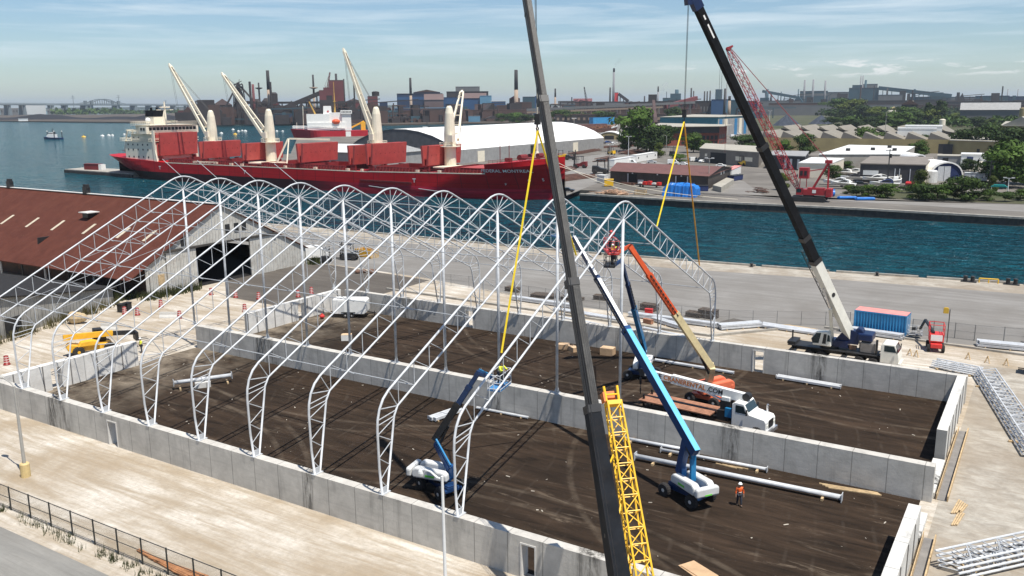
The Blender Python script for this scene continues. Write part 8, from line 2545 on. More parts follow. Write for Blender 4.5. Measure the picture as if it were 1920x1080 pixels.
# ---- left blast furnaces and red tower
block((-1015.9,817.1,0.911,14.07,19.9), 30, m_mred, m_mpink, 'small rust red shed at the left end of the steelworks')
block((-1000.9,836.1,0.894,37.5,16.55), 40, m_mdark, m_mrust, 'long low dark shed at the left end of the steelworks', roof='gable',ridge=0.3)
block((-1026.2,899.9,0.871,28.6,27.97), 40, m_mdark, m_mpink, 'dark mill hall with pinkish roof left of the blast furnace', roof='front',ridge=0.35)
block((-958.4,901.6,0.839,68.86,20.44), 40, m_mdark, m_mrust, 'dark stock house under the blast furnace', wins=6,mwin=m_mrust)
block((-907.9,940.7,0.794,70.04,22.33), 45, m_mdark, m_mdark, 'wide dark mill hall below the long conveyor', wins=8,mwin=m_mgrey)
block((-875.2,888.3,0.805,34.85,14.27), 20, m_mnavy, m_mteal, 'low blue green shed on the mill bank', wins=5,mwin=m_mltblue)
block((-843.4,920.3,0.771,40.03,12.27), 20, m_mdark, m_mnavy, 'low dark shed with pale windows on the mill bank', wins=6,mwin=m_mgrey)
block((-920.7,984.5,0.779,37.93,19.49), 30, m_mrust, m_mdark, 'rusty mill shed behind the red and white ship')
stack((-965.3,908.8,0.838,4.34,58.76), 'maroon stove stack beside the blast furnace', m_mred, None, 0.3)
stack((-974.3,928.7,0.832,2.81,61.6), 'slim dark stack with a side arm right of the maroon stack', m_stackd, None, 0.3, ring=0.86)
stack((-927.9,905.4,0.822,5.45,78.34), 'tall tan chimney with black top on the left of the steelworks', m_stackt, m_stackd, 0.36)
stack((-944.6,1017.1,0.775,3.4,74.98), 'thin chimney with a round platform left of the red tower', m_stackt, m_stackd, 0.42, ring=0.72)
stack((-875.4,1013.7,0.742,2.49,66.82), 'thin dark pipe stack on the right flank of the red tower', m_stackd, None, 0.3)
stack((-865.0,1023.2,0.732,3.34,37.18), 'short dark stack right of the red tower', m_stackd, None, 0.3)
block((-863.8,983.6,0.75,21.91,63.63), 26, m_mred, m_mpink, 'tall red tower block of the steelworks', name='red_tower',roof='flat')
block((-864.1,966.9,0.758,16.03,52.26), 20, m_mred, m_mred, 'lower red tower on the left shoulder of the tall one', name='red_tower')
block((-861.8,951.1,0.765,10.3,48.14), 14, m_mred, m_mred, 'red conveyor transfer house at the top of the long conveyor', name='transfer_house')
block((-860.9,958.9,0.761,15.93,40.28), 14, m_mdark, m_mdark, 'dark frame building under the red conveyor house')
stack((-870.4,991.2,0.75,4.09,74.33), 'short dark stack rising from the roof of the red tower', m_stackd, None, 0.3)
block((-885.0,1045.6,0.732,34.08,30.62), 30, m_mred, m_mpink, 'long low red mill hall right of the red tower', roof='front',ridge=0.2)
block((-823.0,1020.1,0.711,15.63,39.23), 18, m_mred, m_mpink, 'red pump house with a round tank on top')
block((-849.1,1076.8,0.699,12.92,30.28), 20, m_mnavy, m_mdark, 'small dark house right of the red pump house')
block((-849.0,1024.1,0.723,18.29,20.57), 30, m_mrust, m_mrust, 'rusty shed left of the red pump house')
block((-919.6,1264.0,0.659,83.55,45.5), 60, m_mnavy, m_mdark, 'dark blue mill hall left of the tan chimney', band=m_mblue)
block((-945.4,1319.8,0.651,51.01,49.04), 40, m_mnavy, m_mrust, 'upper dark blue hall with rusty roof behind the tan chimney', roof='front',ridge=0.1)
block((-874.9,1247.7,0.643,34.63,34.57), 40, m_mpink, m_mpink, 'pink roofed lean to in front of the dark blue hall', roof='gable',ridge=0.3)
block((-893.8,1381.9,0.605,81.05,49.78), 60, m_mdark, m_mdark, 'big dark mill shed with open frame on its roof', name='mill_shed')
block((-904.8,1398.7,0.605,47.3,59.22), 30, m_mgrey, m_mgrey, 'open steel frame house on top of the dark mill shed', wins=7,mwin=m_mdark)
block((-856.2,1286.2,0.62,52.78,38.2), 40, m_mblue, m_mnavy, 'blue mill hall with dark windows in front of the dark mill shed', wins=8,mwin=m_mnavy)
block((-815.2,1290.4,0.597,42.58,36.88), 30, m_mblue, m_mpink, 'blue building with pink roofs right of the windowed hall', roof='gable',ridge=0.25)
block((-787.3,1285.0,0.585,21.04,40.35), 30, m_mltblue, m_mltblue, 'bright light blue tower building of the mill')
block((-777.3,1255.6,0.59,23.45,25.53), 20, m_mpink, m_mpink, 'low pink shed below the light blue building')
block((-768.8,1297.1,0.571,26.8,30.87), 30, m_mblue, m_whitep, 'blue shed with white roof left of the tall tan chimney')
block((-773.1,1411.9,0.536,23.4,38.55), 30, m_mteal, m_mdark, 'dark teal works house just left of the grey boom')
block((-740.7,1384.6,0.528,4.96,39.16), 30, m_mblue, m_mnavy, 'narrow blue tower touching the grey boom')
block((-722.7,1278.8,0.552,18.67,35.13), 30, m_mrust, m_mred, 'rust brown gabled house at the foot of the tall tan chimney', roof='front',ridge=0.15)
block((-724.5,1242.3,0.566,21.05,23.53), 30, m_mrust, m_mpink, 'left rust brown block below the tall tan chimney', wins=3)
block((-693.7,1261.4,0.542,27.45,28.63), 30, m_mrust, m_mpink, 'right rust brown block with windows by the tall tan chimney', wins=5)
block((-861.4,1207.8,0.651,112.4,19.79), 30, m_mnavy, m_mltblue, 'long low navy shed along the works yard', wins=12,mwin=m_mblue)
block((-669.6,1075.0,0.598,17.85,8.43), 10, m_mltblue, m_mgrey, 'pale green train of wagons on the works yard')
stack((-889.0,1199.0,0.669,4.7,72.32), 'tall tan chimney with black top by the dark blue hall', m_stackt, m_stackd, 0.42)
stack((-715.1,1271.7,0.55,6.95,83.53), 'tallest tan brick chimney with dark top, left of the grey boom', m_stackt, m_stackd, 0.4)
block((-691.8,1412.0,0.494,31.67,30.03), 20, m_mgrey, m_mgrey, 'grey cooling house with white ribs right of the grey boom', wins=8,mwin=m_whitep)
block((-779.7,1648.3,0.476,39.79,30.09), 60, m_mrust, m_mred, 'rusty low hall right of the ribbed cooling house', roof='gable',ridge=0.2)
block((-772.0,1763.7,0.446,101.14,28.58), 60, m_mgrey, m_mrust, 'very long low rolling mill under the smoking stack')
block((-653.1,1761.9,0.391,125.71,27.77), 60, m_mrust, m_mgrey, 'long low brown rolling mill right of the smoking stack')
stack((-758.6,1489.5,0.507,3.68,54.9), 'short buff stack near the grey boom', m_stackt, m_stackd, 0.3, ring=0.45)
stack((-806.7,1858.0,0.441,5.62,105.21), 'tall slim smoking chimney in the middle distance', m_stackg, m_stackd, 0.08)
stack((-814.0,1854.5,0.445,4.37,61.62), 'short chimney immediately left of the smoking one', m_stackd, None, 0.3)
block((-779.2,1815.6,0.438,8.52,48.78), 12, m_redb, m_mred, 'bright red cabin at the foot of the smoking chimney')
stack((-789.0,2084.5,0.392,4.32,66.31), 'slim grey chimney left of the white steam', m_stackg, m_stackd, 0.2)
stack((-780.6,1979.5,0.407,3.89,42.06), 'short dark stack on the brown rolling mill', m_stackd, None, 0.3)
block((-491.2,1341.9,0.398,14.1,39.2), 14, m_mdark, m_mrust, 'dark rusty tower with gantry top beside the long pipe bridge', name='gantry_tower')
block((-769.1,2092.6,0.383,18.82,36.91), 20, m_mteal, m_mdark, 'small teal house by the far blast furnace')
block((-784.3,2194.1,0.373,27.95,48.18), 20, m_mteal, m_mteal, 'grey blue far blast furnace body')
stack((-789.0,2213.8,0.372,11.27,59.46), 'thick grey blue furnace top', m_mteal, None, 0.3)
stack((-676.8,2021.1,0.356,4.33,60.04), 'dark chimney beside the hoist rope', m_stackd, None, 0.3)
stack((-546.5,1749.3,0.342,3.28,48.86), 'left of three short dark stacks behind the blue works', m_stackd, None, 0.3)
stack((-541.3,1751.1,0.339,3.27,48.81), 'middle of three short dark stacks behind the blue works', m_stackd, None, 0.3)
stack((-535.7,1753.1,0.336,3.27,49.83), 'right of three short dark stacks behind the blue works', m_stackd, None, 0.3)
block((-414.4,1371.7,0.343,30.21,28.15), 40, m_mdark, m_mdark, 'black coke oven block left of the blue works', wins=6,mwin=m_mgrey)
block((-386.0,1360.4,0.328,19.45,30.51), 40, m_mblue, m_mnavy, 'deep blue square works building behind the teal roof')
block((-376.8,1374.1,0.319,10.18,30.43), 30, m_mltblue, m_mnavy, 'light blue narrow works building')
block((-366.2,1382.8,0.31,15.25,29.48), 30, m_mteal, m_mltblue, 'blue grey works building with silos')
stack((-368.9,1345.1,0.32,3.74,47.86), 'tall dark stack before the light blue building', m_stackd, None, 0.3)
stack((-355.6,1328.4,0.315,4.91,36.04), 'buff silo stack beside the blue works', m_stackt, m_stackd, 0.2)
block((-374.6,1490.2,0.295,31.48,27.57), 40, m_mnavy, m_mteal, 'dark blue hall half hidden by the black boom')
block((-743.8,2421.8,0.327,19.31,60.61), 20, m_mteal, m_mteal, 'far grey blue tower with mast behind the blue works')
block((-530.0,2277.7,0.261,99.3,28.12), 50, m_mgrey, m_mrust, 'long pale works hall right of the black boom')
stack((-589.9,2364.9,0.276,8.34,59.38), 'far grey blue furnace stack right of the black boom', m_mteal, None, 0.3)
stack((-606.8,2567.7,0.261,3.28,53.9), 'thin far chimney, leftmost before the three tall ones', m_mteal, None, 0.3)
stack((-560.9,2579.5,0.244,3.54,60.91), 'short chimney at the left of the far teal hall', m_mteal, None, 0.3)
stack((-545.2,2583.3,0.238,5.87,86.18), 'left of the three tall far chimneys', m_stackg, None, 0.3)
stack((-522.5,2588.8,0.229,5.83,87.32), 'middle of the three tall far chimneys', m_stackg, None, 0.3)
stack((-490.6,2596.0,0.217,5.79,83.85), 'right of the three tall far chimneys', m_stackg, None, 0.3)
block((-528.7,2628.4,0.228,76.92,54.82), 60, m_mteal, m_mgrey, 'long teal grey hall behind the three tall chimneys', band=m_mgrey)
block((-466.8,2662.4,0.203,64.43,51.22), 60, m_mgrey, m_mteal, 'pale grey hall right of the three tall chimneys')
block((-371.4,2517.9,0.179,75.81,60.49), 60, m_mteal, m_mgrey, 'big dark teal works block far right', name='works_block')
block((-363.7,2559.9,0.173,38.31,70.82), 50, m_mgrey, m_mteal, 'upper grey blue step of the big teal works block')
block((-392.5,2534.4,0.185,24.69,68.11), 40, m_mteal, m_mteal, 'left upper step of the big teal works block')
stack((-388.0,2555.5,0.182,3.58,94.1), 'left of twin thin flues on the big teal works block', m_stackg, None, 0.3)
stack((-382.6,2556.5,0.18,3.58,94.0), 'right of twin thin flues on the big teal works block', m_stackg, None, 0.3)
stack((-373.4,2548.0,0.177,6.84,82.23), 'thick short flue beside the twin thin ones', m_mteal, None, 0.3)
stack((-305.5,2478.3,0.156,5.21,59.12), 'dark stack under the far right conveyor', m_stackd, None, 0.3)
block((-268.3,2483.9,0.141,15.44,51.79), 20, m_mdark, m_mgrey, 'dark transfer tower of the far right conveyor')
stack((-246.9,2537.3,0.13,6.5,56.07), 'grey stack right of the transfer tower', m_mteal, None, 0.3)
block((-233.4,2539.0,0.125,58.19,35.11), 40, m_mteal, m_mgrey, 'teal grey hall under the far right conveyor')
block((-196.7,2563.5,0.11,33.4,45.89), 40, m_mteal, m_mteal, 'teal crusher house at the end of the far right conveyor')
stack((-174.0,2646.3,0.098,7.85,43.24), 'round grey tank right of the crusher house', m_mgrey, None, 0.3)
block((-292.5,2450.0,0.153,57.8,40.99), 40, m_mgrey, m_mteal, 'pale works hall right of the big teal block')
block((-138.6,2549.1,0.088,81.14,34.22), 40, m_mgrey, m_mteal, 'low far hall left of the thin right hand chimneys')
block((-61.5,2504.7,0.06,76.04,36.04), 40, m_mteal, m_mblue, 'teal windowed far hall at right', wins=10,mwin=m_mgrey)
block((-1.7,2507.6,0.036,48.62,34.13), 40, m_mnavy, m_mblue, 'dark blue far hall cut off by the right edge', wins=6,mwin=m_mgrey)
stack((-35.5,2656.3,0.047,2.73,54.14), 'left thin chimney near the right edge', m_stackg, None, 0.3)
stack((-12.1,2657.3,0.038,2.7,53.81), 'right thin chimney near the right edge', m_stackg, None, 0.3)
block((-246.7,2133.3,0.154,235.84,26.28), 40, m_mdark, m_mdark, 'very long black shed across the right of the plain', name='long_shed')
block((-44.7,2155.1,0.061,176.74,23.59), 40, m_mdark, m_mrust, 'long dark rust shed continuing to the right edge', name='long_shed')
block((-251.5,1929.8,0.172,145.03,19.07), 30, m_mgrey, m_mrust, 'long pale low shed below the black one', name='long_shed')
block((-64.4,1953.2,0.077,228.11,16.91), 30, m_mrust, m_mrust, 'long rusty low shed below the black one at right', name='long_shed')
block((-362.9,1804.4,0.241,124.17,23.54), 30, m_mrust, m_mgrey, 'long brown low shed right of the black boom', name='long_shed')
block((-341.4,1706.7,0.242,142.28,18.75), 24, m_mgrey, m_mgrey, 'pale low shed row behind the coal heaps', name='long_shed')
block((20.9,1107.1,0.061,60.08,16.14), 24, m_mgrey, m_greymetal, 'long pale grey warehouse among the far right trees', name='long_shed',roof='gable',ridge=0.5)
block((24.1,515.3,0.119,19.38,12.7), 14, m_whitep, m_whitep, 'long white low shed beyond the saw tooth roofs', name='long_shed')
block((23.3,495.1,0.125,19.87,11.77), 12, m_whitep, m_cover, 'white trailers row behind the saw tooth roofs', name='trailer_row',wins=8)
block((-82.7,1247.7,0.134,19.55,21.89), 24, m_mdark, m_mrust, 'dark gabled shed beside the tan domed store', roof='front',ridge=0.3)
block((-84.7,1267.6,0.133,7.94,26.04), 12, m_mtan, m_ivory2, 'small cream house above the tan domed store')
block((-471.3,1164.8,0.436,238.45,16.62), 24, m_mrust, m_mrust, 'long rusty works range behind the trees in the middle', wins=30,mwin=m_mdark)
block((-400.9,1032.1,0.43,181.84,11.63), 16, m_mdark, m_mrust, 'low dark range of sheds in front of the rusty works', wins=26,mwin=m_mtan)
block((-725.9,1121.2,0.612,230.1,16.8), 20, m_mrust, m_mrust, 'long rusty elevated gallery along the blue works', wins=22,mwin=m_mdark)
# blast furnace at left: stepped dark tower with inclined hoist
f = (-979.4,893.0,0.853,28.13,63.53)
t = thing('blast_furnace', (f[0], f[1], 0), 'dark blast furnace with inclined hoist at the left of the steelworks', 'furnace', rz=f[2])
H_ = f[4]
MB().lathe([(9, 0), (9, H_ * .35), (7, H_ * .5), (6, H_ * .7), (2.5, H_ * .85), (2.0, H_ * .97)], (0, 0, 0), 12).build('furnace_shell', m_mdark, t)
fr = MB()
for x in (-11, -4, 4, 11):
 for y in (-9, 9):
  fr.bar((x, y, 0), (x * .55, y * .55, H_ * .92), 1.3)
for z in (.2, .35, .5, .65, .8, .92):
 k = 1 - .45 * z / .92
 fr.box((0, 0, H_ * z), (24 * k, 20 * k, 1.2))
 for s in (-1, 1):
  fr.bar((-11 * k, s * 9 * k, H_ * z), (11 * k * .85, s * 9 * k * .85, min(H_, H_ * (z + .15))), .8)
fr.bar((0, 0, H_ * .9), (2, 0, H_ * 1.04), .7)
fr.build('steel_frame', m_mdark, t)
MB().bar((-34, -12, 2), (-2, -6, H_ * .9), 3.2, 2.2).build('skip_hoist', m_mdark, t)
MB().bar((3, 0, H_ * .88), (20, 0, H_ * .55), 2.6).bar((20, 0, H_ * .55), (22, 0, H_ * .2), 3.0).build('gas_main', m_mdark, t)
for k, (x, r_, hh) in enumerate(((26, 7, .5), (40, 7, .52))):
 MB().lathe([(r_, 0), (r_, H_ * hh), (r_ * .4, H_ * (hh + .08))], (x, 6, 0), 14).build('hot_stove', m_mdark, t)
f = (-943.1,918.4,0.823,12.64,46.59)
t = thing('storage_tank', (f[0], f[1] + 10, 0), 'fat dark tank standing behind the tall tan chimney at left', 'tank')
MB().lathe([(f[3] / 2, 0), (f[3] / 2, f[4] * .95), (f[3] * .3, f[4])], (0, 0, 0), 18).build('shell', m_mdark, t)
MB().lathe([(f[3] / 2 + 1, f[4] * .6), (f[3] / 2 + 1, f[4] * .64)], (0, 0, 0), 18).build('walkway', m_mred, t)
f = (-823.4,1019.9,0.711,11.52,47.33)
t = thing('storage_tank', (f[0], f[1] + 8, 0), 'dark round tank on top of the red pump house', 'tank')
MB().lathe([(f[3] / 2, 39.24 + .9), (f[3] / 2, f[4] * .98), (f[3] * .2, f[4])], (0, 0, 0), 16).build('shell', m_mdark, t)
MB().tube((0, 0, 0), (0, 0, f[4] * .8), 2.0).build('support', m_mdark, t)
def conveyor(a, b, w_, label, m, legs=6, name='conveyor'):
 t = thing(name, (a[0], a[1], 0), label, 'conveyor')
 o = Vector((a[0], a[1], 0))
 MB().bar(Vector(a) - o, Vector(b) - o, w_, w_ * 1.1).build('gallery', m, t)
 for k in range(legs):
  p = Vector(a).lerp(Vector(b), (k + .5) / legs) - o
  if p.z > 3:
   MB().bar((p.x - 1.5, p.y, 0), (p.x, p.y, p.z), .8).bar((p.x + 3.0, p.y, 0), (p.x + .6, p.y, p.z), .8).build('trestle', m, t)
def fp(f): return (f[0], f[1], f[4])
conveyor(fp((-922.1,896.9,0.824,4.63,13.34)), fp((-866.1,953.9,0.766,4.77,45.85)), 6.0, 'long dark conveyor climbing to the red tower', m_mdark, 5)
conveyor(fp((-979.6,907.8,0.846,3.16,30.91)), fp((-875.3,972.8,0.761,4.85,30.81)), 3.0, 'level dark pipe gallery left of the red tower', m_mdark, 8, 'pipe_gallery')
conveyor(fp((-335.6,2524.1,0.165,10.71,60.02)), fp((-158.0,2547.3,0.096,5.03,37.14)), 9, 'far grey conveyor sloping down at right', m_mteal, 8)
conveyor(fp((-644.2,2505.4,0.281,7.39,55.46)), fp((-541.9,2532.7,0.241,5.77,35.11)), 7, 'far grey conveyor right of the black boom', m_mteal, 6)
conveyor(fp((-775.4,1817.4,0.436,2.43,46.36)), fp((-754.4,1827.1,0.425,4.85,29.47)), 6, 'short dark conveyor beside the smoking chimney', m_mdark, 3)
conveyor(fp((-550.9,1032.2,0.539,3.76,18.18)), fp((-357.7,1179.6,0.352,3.75,26.71)), 3.0, 'pale long pipe bridge crossing behind the trees', m_mgrey, 16, 'pipe_bridge')
conveyor(fp((-535.5,1006.4,0.539,3.67,14.81)), fp((-388.6,1135.4,0.387,3.72,20.43)), 2.2, 'lower pale pipe bridge crossing behind the trees', m_mtan, 14, 'pipe_bridge')
conveyor(fp((-415.2,1211.0,0.384,3.95,20.72)), fp((-390.2,1274.1,0.35,4.85,33.04)), 5.5, 'rusty inclined conveyor towards the black coke ovens', m_mred, 5)
conveyor(fp((-373.6,1065.9,0.397,1.41,28.6)), fp((-254.9,790.3,0.394,1.58,6.38)), 3.5, 'rusty chute standing in the trees beside the teal roof', m_mrust, 2, 'chute')
# harbour crane silhouettes
for k, (a, lab) in enumerate((((-726.2,1563.3,0.471,11.84,58.27), 'black luffing crane on the skyline right of the grey boom'), ((-908.6,1010.1,0.76,11.72,77.31), 'red and grey derrick crane beside the top of the red tower'))):
 x, y, rz, w_, h_ = a
 t = thing('derrick_crane', (x, y, 0), lab, 'crane', rz=rz)
 z0 = h_ * (.35 if k == 0 else .62)
 s_ = 1 if k == 0 else -1
 MB().lattice((0, 0, 0), (0, 0, z0), 5, 4, 6, .5, .35).box((0, 0, z0), (8, 6, 5)).build('tower', m_mdark, t)
 MB().lattice((0, 0, z0), (-w_ * .5 * s_, 0, h_), 3, 1.5, 7, .4, .3).bar((0, 0, z0), (w_ * .25 * s_, 0, z0 + h_ * .12), .8).tube((w_ * .25 * s_, 0, z0 + h_ * .12), (-w_ * .5 * s_, 0, h_), .2).build('jib', m_mred if k else m_mdark, t)
t = thing('radio_mast', (*(-711.0,2327.3), 0), 'pair of thin lattice masts left of the black boom', 'mast')
hm = 130.1
MB().lattice((0, 0, 0), (0, 0, hm), 4, 2, 14, .5, .3).build('mast', m_mgrey, t)
MB().tube((6, 0, 0), (6, 0, hm * .9), .6).build('mast', m_mgrey, t)
t = thing('lattice_tower', (*(-787.8,2139.0), 0), 'thin pylon beside the white steam', 'pylon')
MB().lattice((0, 0, 0), (0, 0, 53.39), 8, 3, 8, .7, .5).build('pylon', m_mteal, t)
# coal heaps on the spit
def mound(a, b, n, hmax, width, label, seed, m, name='coal_mound'):
 r = random.Random(seed); vs = []; fs = []
 A, B_ = Vector((*a, 0)), Vector((*b, 0)); d = B_ - A; s = Vector((-d.y, d.x, 0)).normalized()
 if s.y < 0: s = -s
 M = 6
 for i in range(n + 1):
  u = i / n
  e = math.sin(math.pi * u) ** .5
  hh = hmax * e * (.65 + .35 * math.sin(u * 9 + seed)) * r.uniform(.9, 1.08)
  for j in range(M + 1):
   v = j / M
   vs.append(A + d * u + s * width * v + Vector((0, 0, -.3 + hh * math.sin(math.pi * v) ** .8)))
 for i in range(n):
  for j in range(M):
   k = i * (M + 1) + j
   fs.append((k, k + M + 1, k + M + 2, k + 1))
 tag(MB().add(vs, fs).build(name, m, smooth=True, loc=tuple(A)), label, 'mound')
mound((-1994.44,934.75), (-1763.34,1092.24), 26, 13, 130, 'long dark coal mound on the spit at far left', 1, m_coal)
mound((-1802.33,1085.2), (-1595.16,1094.77), 20, 6, 130, 'low dark mound in the middle of the spit', 2, m_coal)
mound((-1672.09,1108.7), (-1414.08,1076.78), 20, 10, 110, 'dark coal mound at the right end of the spit', 3, m_coal)
f = (-1643.6,929.5,1.061,16.54,3.15)
t = thing('white_shed', (f[0], f[1], 0), 'tiny white shed on the shore of the spit', 'shed', rz=f[2])
MB().box((0, 4, 2.2), (f[3], 8, 4.4)).build('wall', m_whitep, t); MB().box((0, 4, 4.6), (f[3] + 1, 9, .5)).build('roof', m_cover, t)
# the high bridge with its arch
BA, BB = Vector((*(-2858.9,1439.6), 0)), Vector((*(-3226.6,2695.5), 0))
bt = thing('arch_bridge', tuple(BA), 'long high level bridge with a steel arch across the water at far left', 'bridge')
zb0, zb1 = 36.39, 27.09
dB = BB - BA
def bp2(u, dz=0.0):
 p = dB * u; p.z = zb0 + (zb1 - zb0) * u + dz; return p
MB().bar(bp2(0), bp2(1), 26, 5).build('deck', m_steel_b, bt)
g_ = MB()
for s in (0, 1):
 g_.bar(bp2(0, 4 + s), bp2(1, 4 + s), .8, .8)
g_.build('parapet', m_steel_b, bt)
# perspective correct the pier positions
def upx(px):
 t_ = (px + 59) / 458.0
 return t_ * 3300 / (4300 - t_ * (4300 - 3300))
for px, w_ in ((8, 12), (34, 12), (85, 12), (110, 14), (146, 18), (155, 22), (206, 22), (240, 20), (269, 16), (290, 14), (318, 14), (345, 12), (370, 12)):
 u = upx(px)
 p = bp2(u)
 o = MB()
 for s in (-9, 9):
  sv = Vector((-dB.y, dB.x, 0)).normalized() * s
  o.bar(Vector((p.x, p.y, -4)) + sv, p + sv * .8, w_, w_ * .6, w_ * .6, w_ * .5)
 o.bar(Vector((p.x, p.y, p.z * .96)) - Vector((-dB.y, dB.x, 0)).normalized() * 12, Vector((p.x, p.y, p.z * .96)) + Vector((-dB.y, dB.x, 0)).normalized() * 12, w_ * .8, 4)
 o.build('pier', m_steel_b, bt)
a_ = MB()
u0, u1 = upx(155), upx(206)
za = 15.0
sv = Vector((-dB.y, dB.x, 0)).normalized()
for s in (-11, 11):
 up_pts = [];
 for k in range(13):
  v = k / 12; u = u0 + (u1 - u0) * v
  up_pts.append(bp2(u, 6 + za * math.sin(math.pi * v)) + sv * s)
 for p, q_ in zip(up_pts, up_pts[1:]):
  a_.bar(p, q_, 2.6, 2.6)
 for k in range(1, 12):
  a_.bar(up_pts[k], bp2(u0 + (u1 - u0) * k / 12, 1) + sv * s, 1.0)
 # side spans
 for (ua_, ub_, dz0, dz1) in ((upx(138), u0, 4, 10), (u1, upx(222), 10, 4)):
  a_.bar(bp2(ua_, dz0) + sv * s, bp2(ub_, dz1) + sv * s, 1.6)
a_.build('arch', m_steel_b, bt)
for px in (155, 206):
 p = bp2(upx(px), 0)
 for s in (-14, 14): MB().bar(p + sv * s, p + Vector((0, 0, 15)) + sv * s, 9, 9).build('tower', m_steel_b, bt)
for k, (f, lab) in enumerate((((-3645.9,2283.0,1.014,8.52,74.52), 'left power pylon behind the arch bridge'), ((-3545.1,2437.7,0.972,8.86,76.28), 'right power pylon behind the arch bridge'), ((-3430.9,2597.4,0.928,9.19,51.57), 'small power pylon near the right end of the bridge'))):
 t = thing('power_pylon', (f[0], f[1], 0), lab, 'pylon', rz=f[2])
 MB().lattice((0, 0, 0), (0, 0, f[4]), 11, 2.5, 9, 1.0, .7).build('tower', m_steel_b, t)
 MB().bar((-9, 0, f[4] * .85), (9, 0, f[4] * .85), 1.2).bar((-7, 0, f[4] * .95), (7, 0, f[4] * .95), 1.0).build('cross_arm', m_steel_b, t)
block((-3033.2,1749.0,1.05,77.19,34.81), 60, m_cover, m_cover, 'pale grey lift tower building in front of the left part of the bridge')
block((-2982.6,1634.5,1.072,54.18,22.62), 40, m_mgrey, m_cover, 'low pale buildings on the beach strip at far left', wins=6)
block((-2912.2,1757.5,1.031,53.28,18.55), 40, m_mgrey, m_cover, 'low pale houses on the beach strip below the bridge', wins=6)
struct(MB().slab([(-11616.74,4450.73),(-6504.84,3487.5),(-5239.92,3312.85),(-4087.28,3153.69)] + [(-5088.77,3920.21),(-22898.53,8783.17)], -5, .5), 'beach_strip', m_hill)
# far wooded ground between the bridge piers and behind the right hand plain
def wood(a, b, n, hmax, depth, label, seed, s=3.0):
 r = random.Random(seed); mb = MB()
 A, B_ = Vector((*a, 0)), Vector((*b, 0)); d = B_ - A; sv = Vector((-d.y, d.x, 0)).normalized()
 if sv.y < 0: sv = -sv
 for k in range(n):
  u = r.random(); v = r.random()
  p = A + d * u + sv * depth * v
  hh = hmax * (.5 + .5 * abs(math.sin(u * 37 + seed) * math.cos(u * 11.3))) * r.uniform(.15, 1)
  nn = Vector((r.uniform(-1, 1), r.uniform(-1, 1), r.uniform(-.2, 1))).normalized()
  a_ = nn.cross(Vector((r.uniform(-1, 1), r.uniform(-1, 1), r.uniform(-1, 1)))).normalized(); b_ = nn.cross(a_)
  q_ = Vector((p.x, p.y, hh)); z = s * r.uniform(.5, 1.3)
  mb.add([q_ - a_ * z, q_ - b_ * z * .7, q_ + a_ * z, q_ + b_ * z * .8], [(0, 1, 2, 3)])
 tag(mb.build('woodland', m_leafs[seed % 2]), label, 'woodland', kind='stuff')
wood((-286.97,1745.64), (-199.65,1688.74), 1800, 15, 120, 'dense woodland in front of the far right plant', 2, 2.6)
wood((-223.59,1573.02), (67.44,1766.5), 5200, 15, 200, 'wide belt of trees across the far right plain', 3, 2.6)
wood((-107.96,954.55), (78.85,970.56), 5000, 11, 150, 'green scrub belt beyond the saw tooth roofs', 4, 1.7)
wood((-579.28,1114.94), (-379.87,1091.36), 2600, 9, 60, 'scrub along the works bank in the middle', 5, 1.7)
wood((-2881.0,1712.2), (-2989.5,2009.6), 800, 22, 100, 'small far trees below the bridge', 6, 6)
wood((-2781.4,1871.1), (-2846.1,2210.2), 800, 12, 100, 'low far trees right of the bridge arch', 7, 6)
wood((-1236.27,938.87), (-911.75,947.19), 500, 2.5, 30, 'scrub on the steelworks bank at left', 8, 1.2)
wood((-911.4,1094.83), (-807.64,1079.82), 700, 7, 40, 'bushes on the bank right of the red and white ship', 9, 1.6)
# tangle of pipes, gantries and little sheds that fills the works
def tangle(rows, m, label, seed):
 r = random.Random(seed); mb = MB()
 for (A, B_, n, hm) in rows:
  A, B_ = Vector((*A, 0)), Vector((*B_, 0)); d = (B_ - A).normalized(); a = math.atan2(d.y, d.x)
  for k in range(n):
   p = A.lerp(B_, r.random()) + Vector((-d.y, d.x, 0)) * r.uniform(0, 60)
   h = hm * r.random() ** 2 + 3; w = r.uniform(3, 26)
   q = r.random()
   if q < .45: mb.box((p.x, p.y, h / 2), (w, 10, h), a)
   elif q < .7: mb.bar(p + Vector((0, 0, h)), p + d * w * 3 + Vector((0, 0, h * r.uniform(.8, 1.2))), 1.4); mb.bar(p, p + Vector((0, 0, h)), 1.2); mb.bar(p + d * w * 1.5, p + d * w * 1.5 + Vector((0, 0, h)), 1.2)
   elif q < .75: mb.tube(p, p + Vector((0, 0, h * 1.9)), r.uniform(.8, 2.0), n=6)
   else: mb.ext([(-w / 2, 0), (w / 2, 0), (w / 2, h * .6), (0, h), (-w / 2, h * .6)], p, d, (0, 0, 1), Vector((-d.y, d.x, 0)) * 14)
 tag(mb.build('works_clutter', m), label, 'works', kind='stuff')
WA, WB, WC, WD_, WE = (-963.4,770.6), (-764.5,978.0), (-635.8,1214.3), (-330.6,1398.9), (27.5,2358.4)
WF = (-576.8,2264.6)
tangle([(WA, WB, 150, 34), (WB, WC, 70, 26), (WC, WD_, 110, 30), (WF, WE, 90, 42)], m_mdark, 'dark tangle of pipes, gantries and small sheds across the steelworks', 3)
tangle([(WA, WB, 70, 26), (WB, WC, 60, 24), (WC, WD_, 110, 24), (WF, WE, 60, 30)], m_mrust, 'rust brown tangle of pipes, gantries and small sheds across the steelworks', 5)
tangle([(WA, WB, 30, 20), (WB, WC, 25, 20), (WC, WD_, 60, 24), (WF, WE, 90, 40)], m_mteal, 'grey blue tangle of pipes, gantries and small sheds across the steelworks', 8)
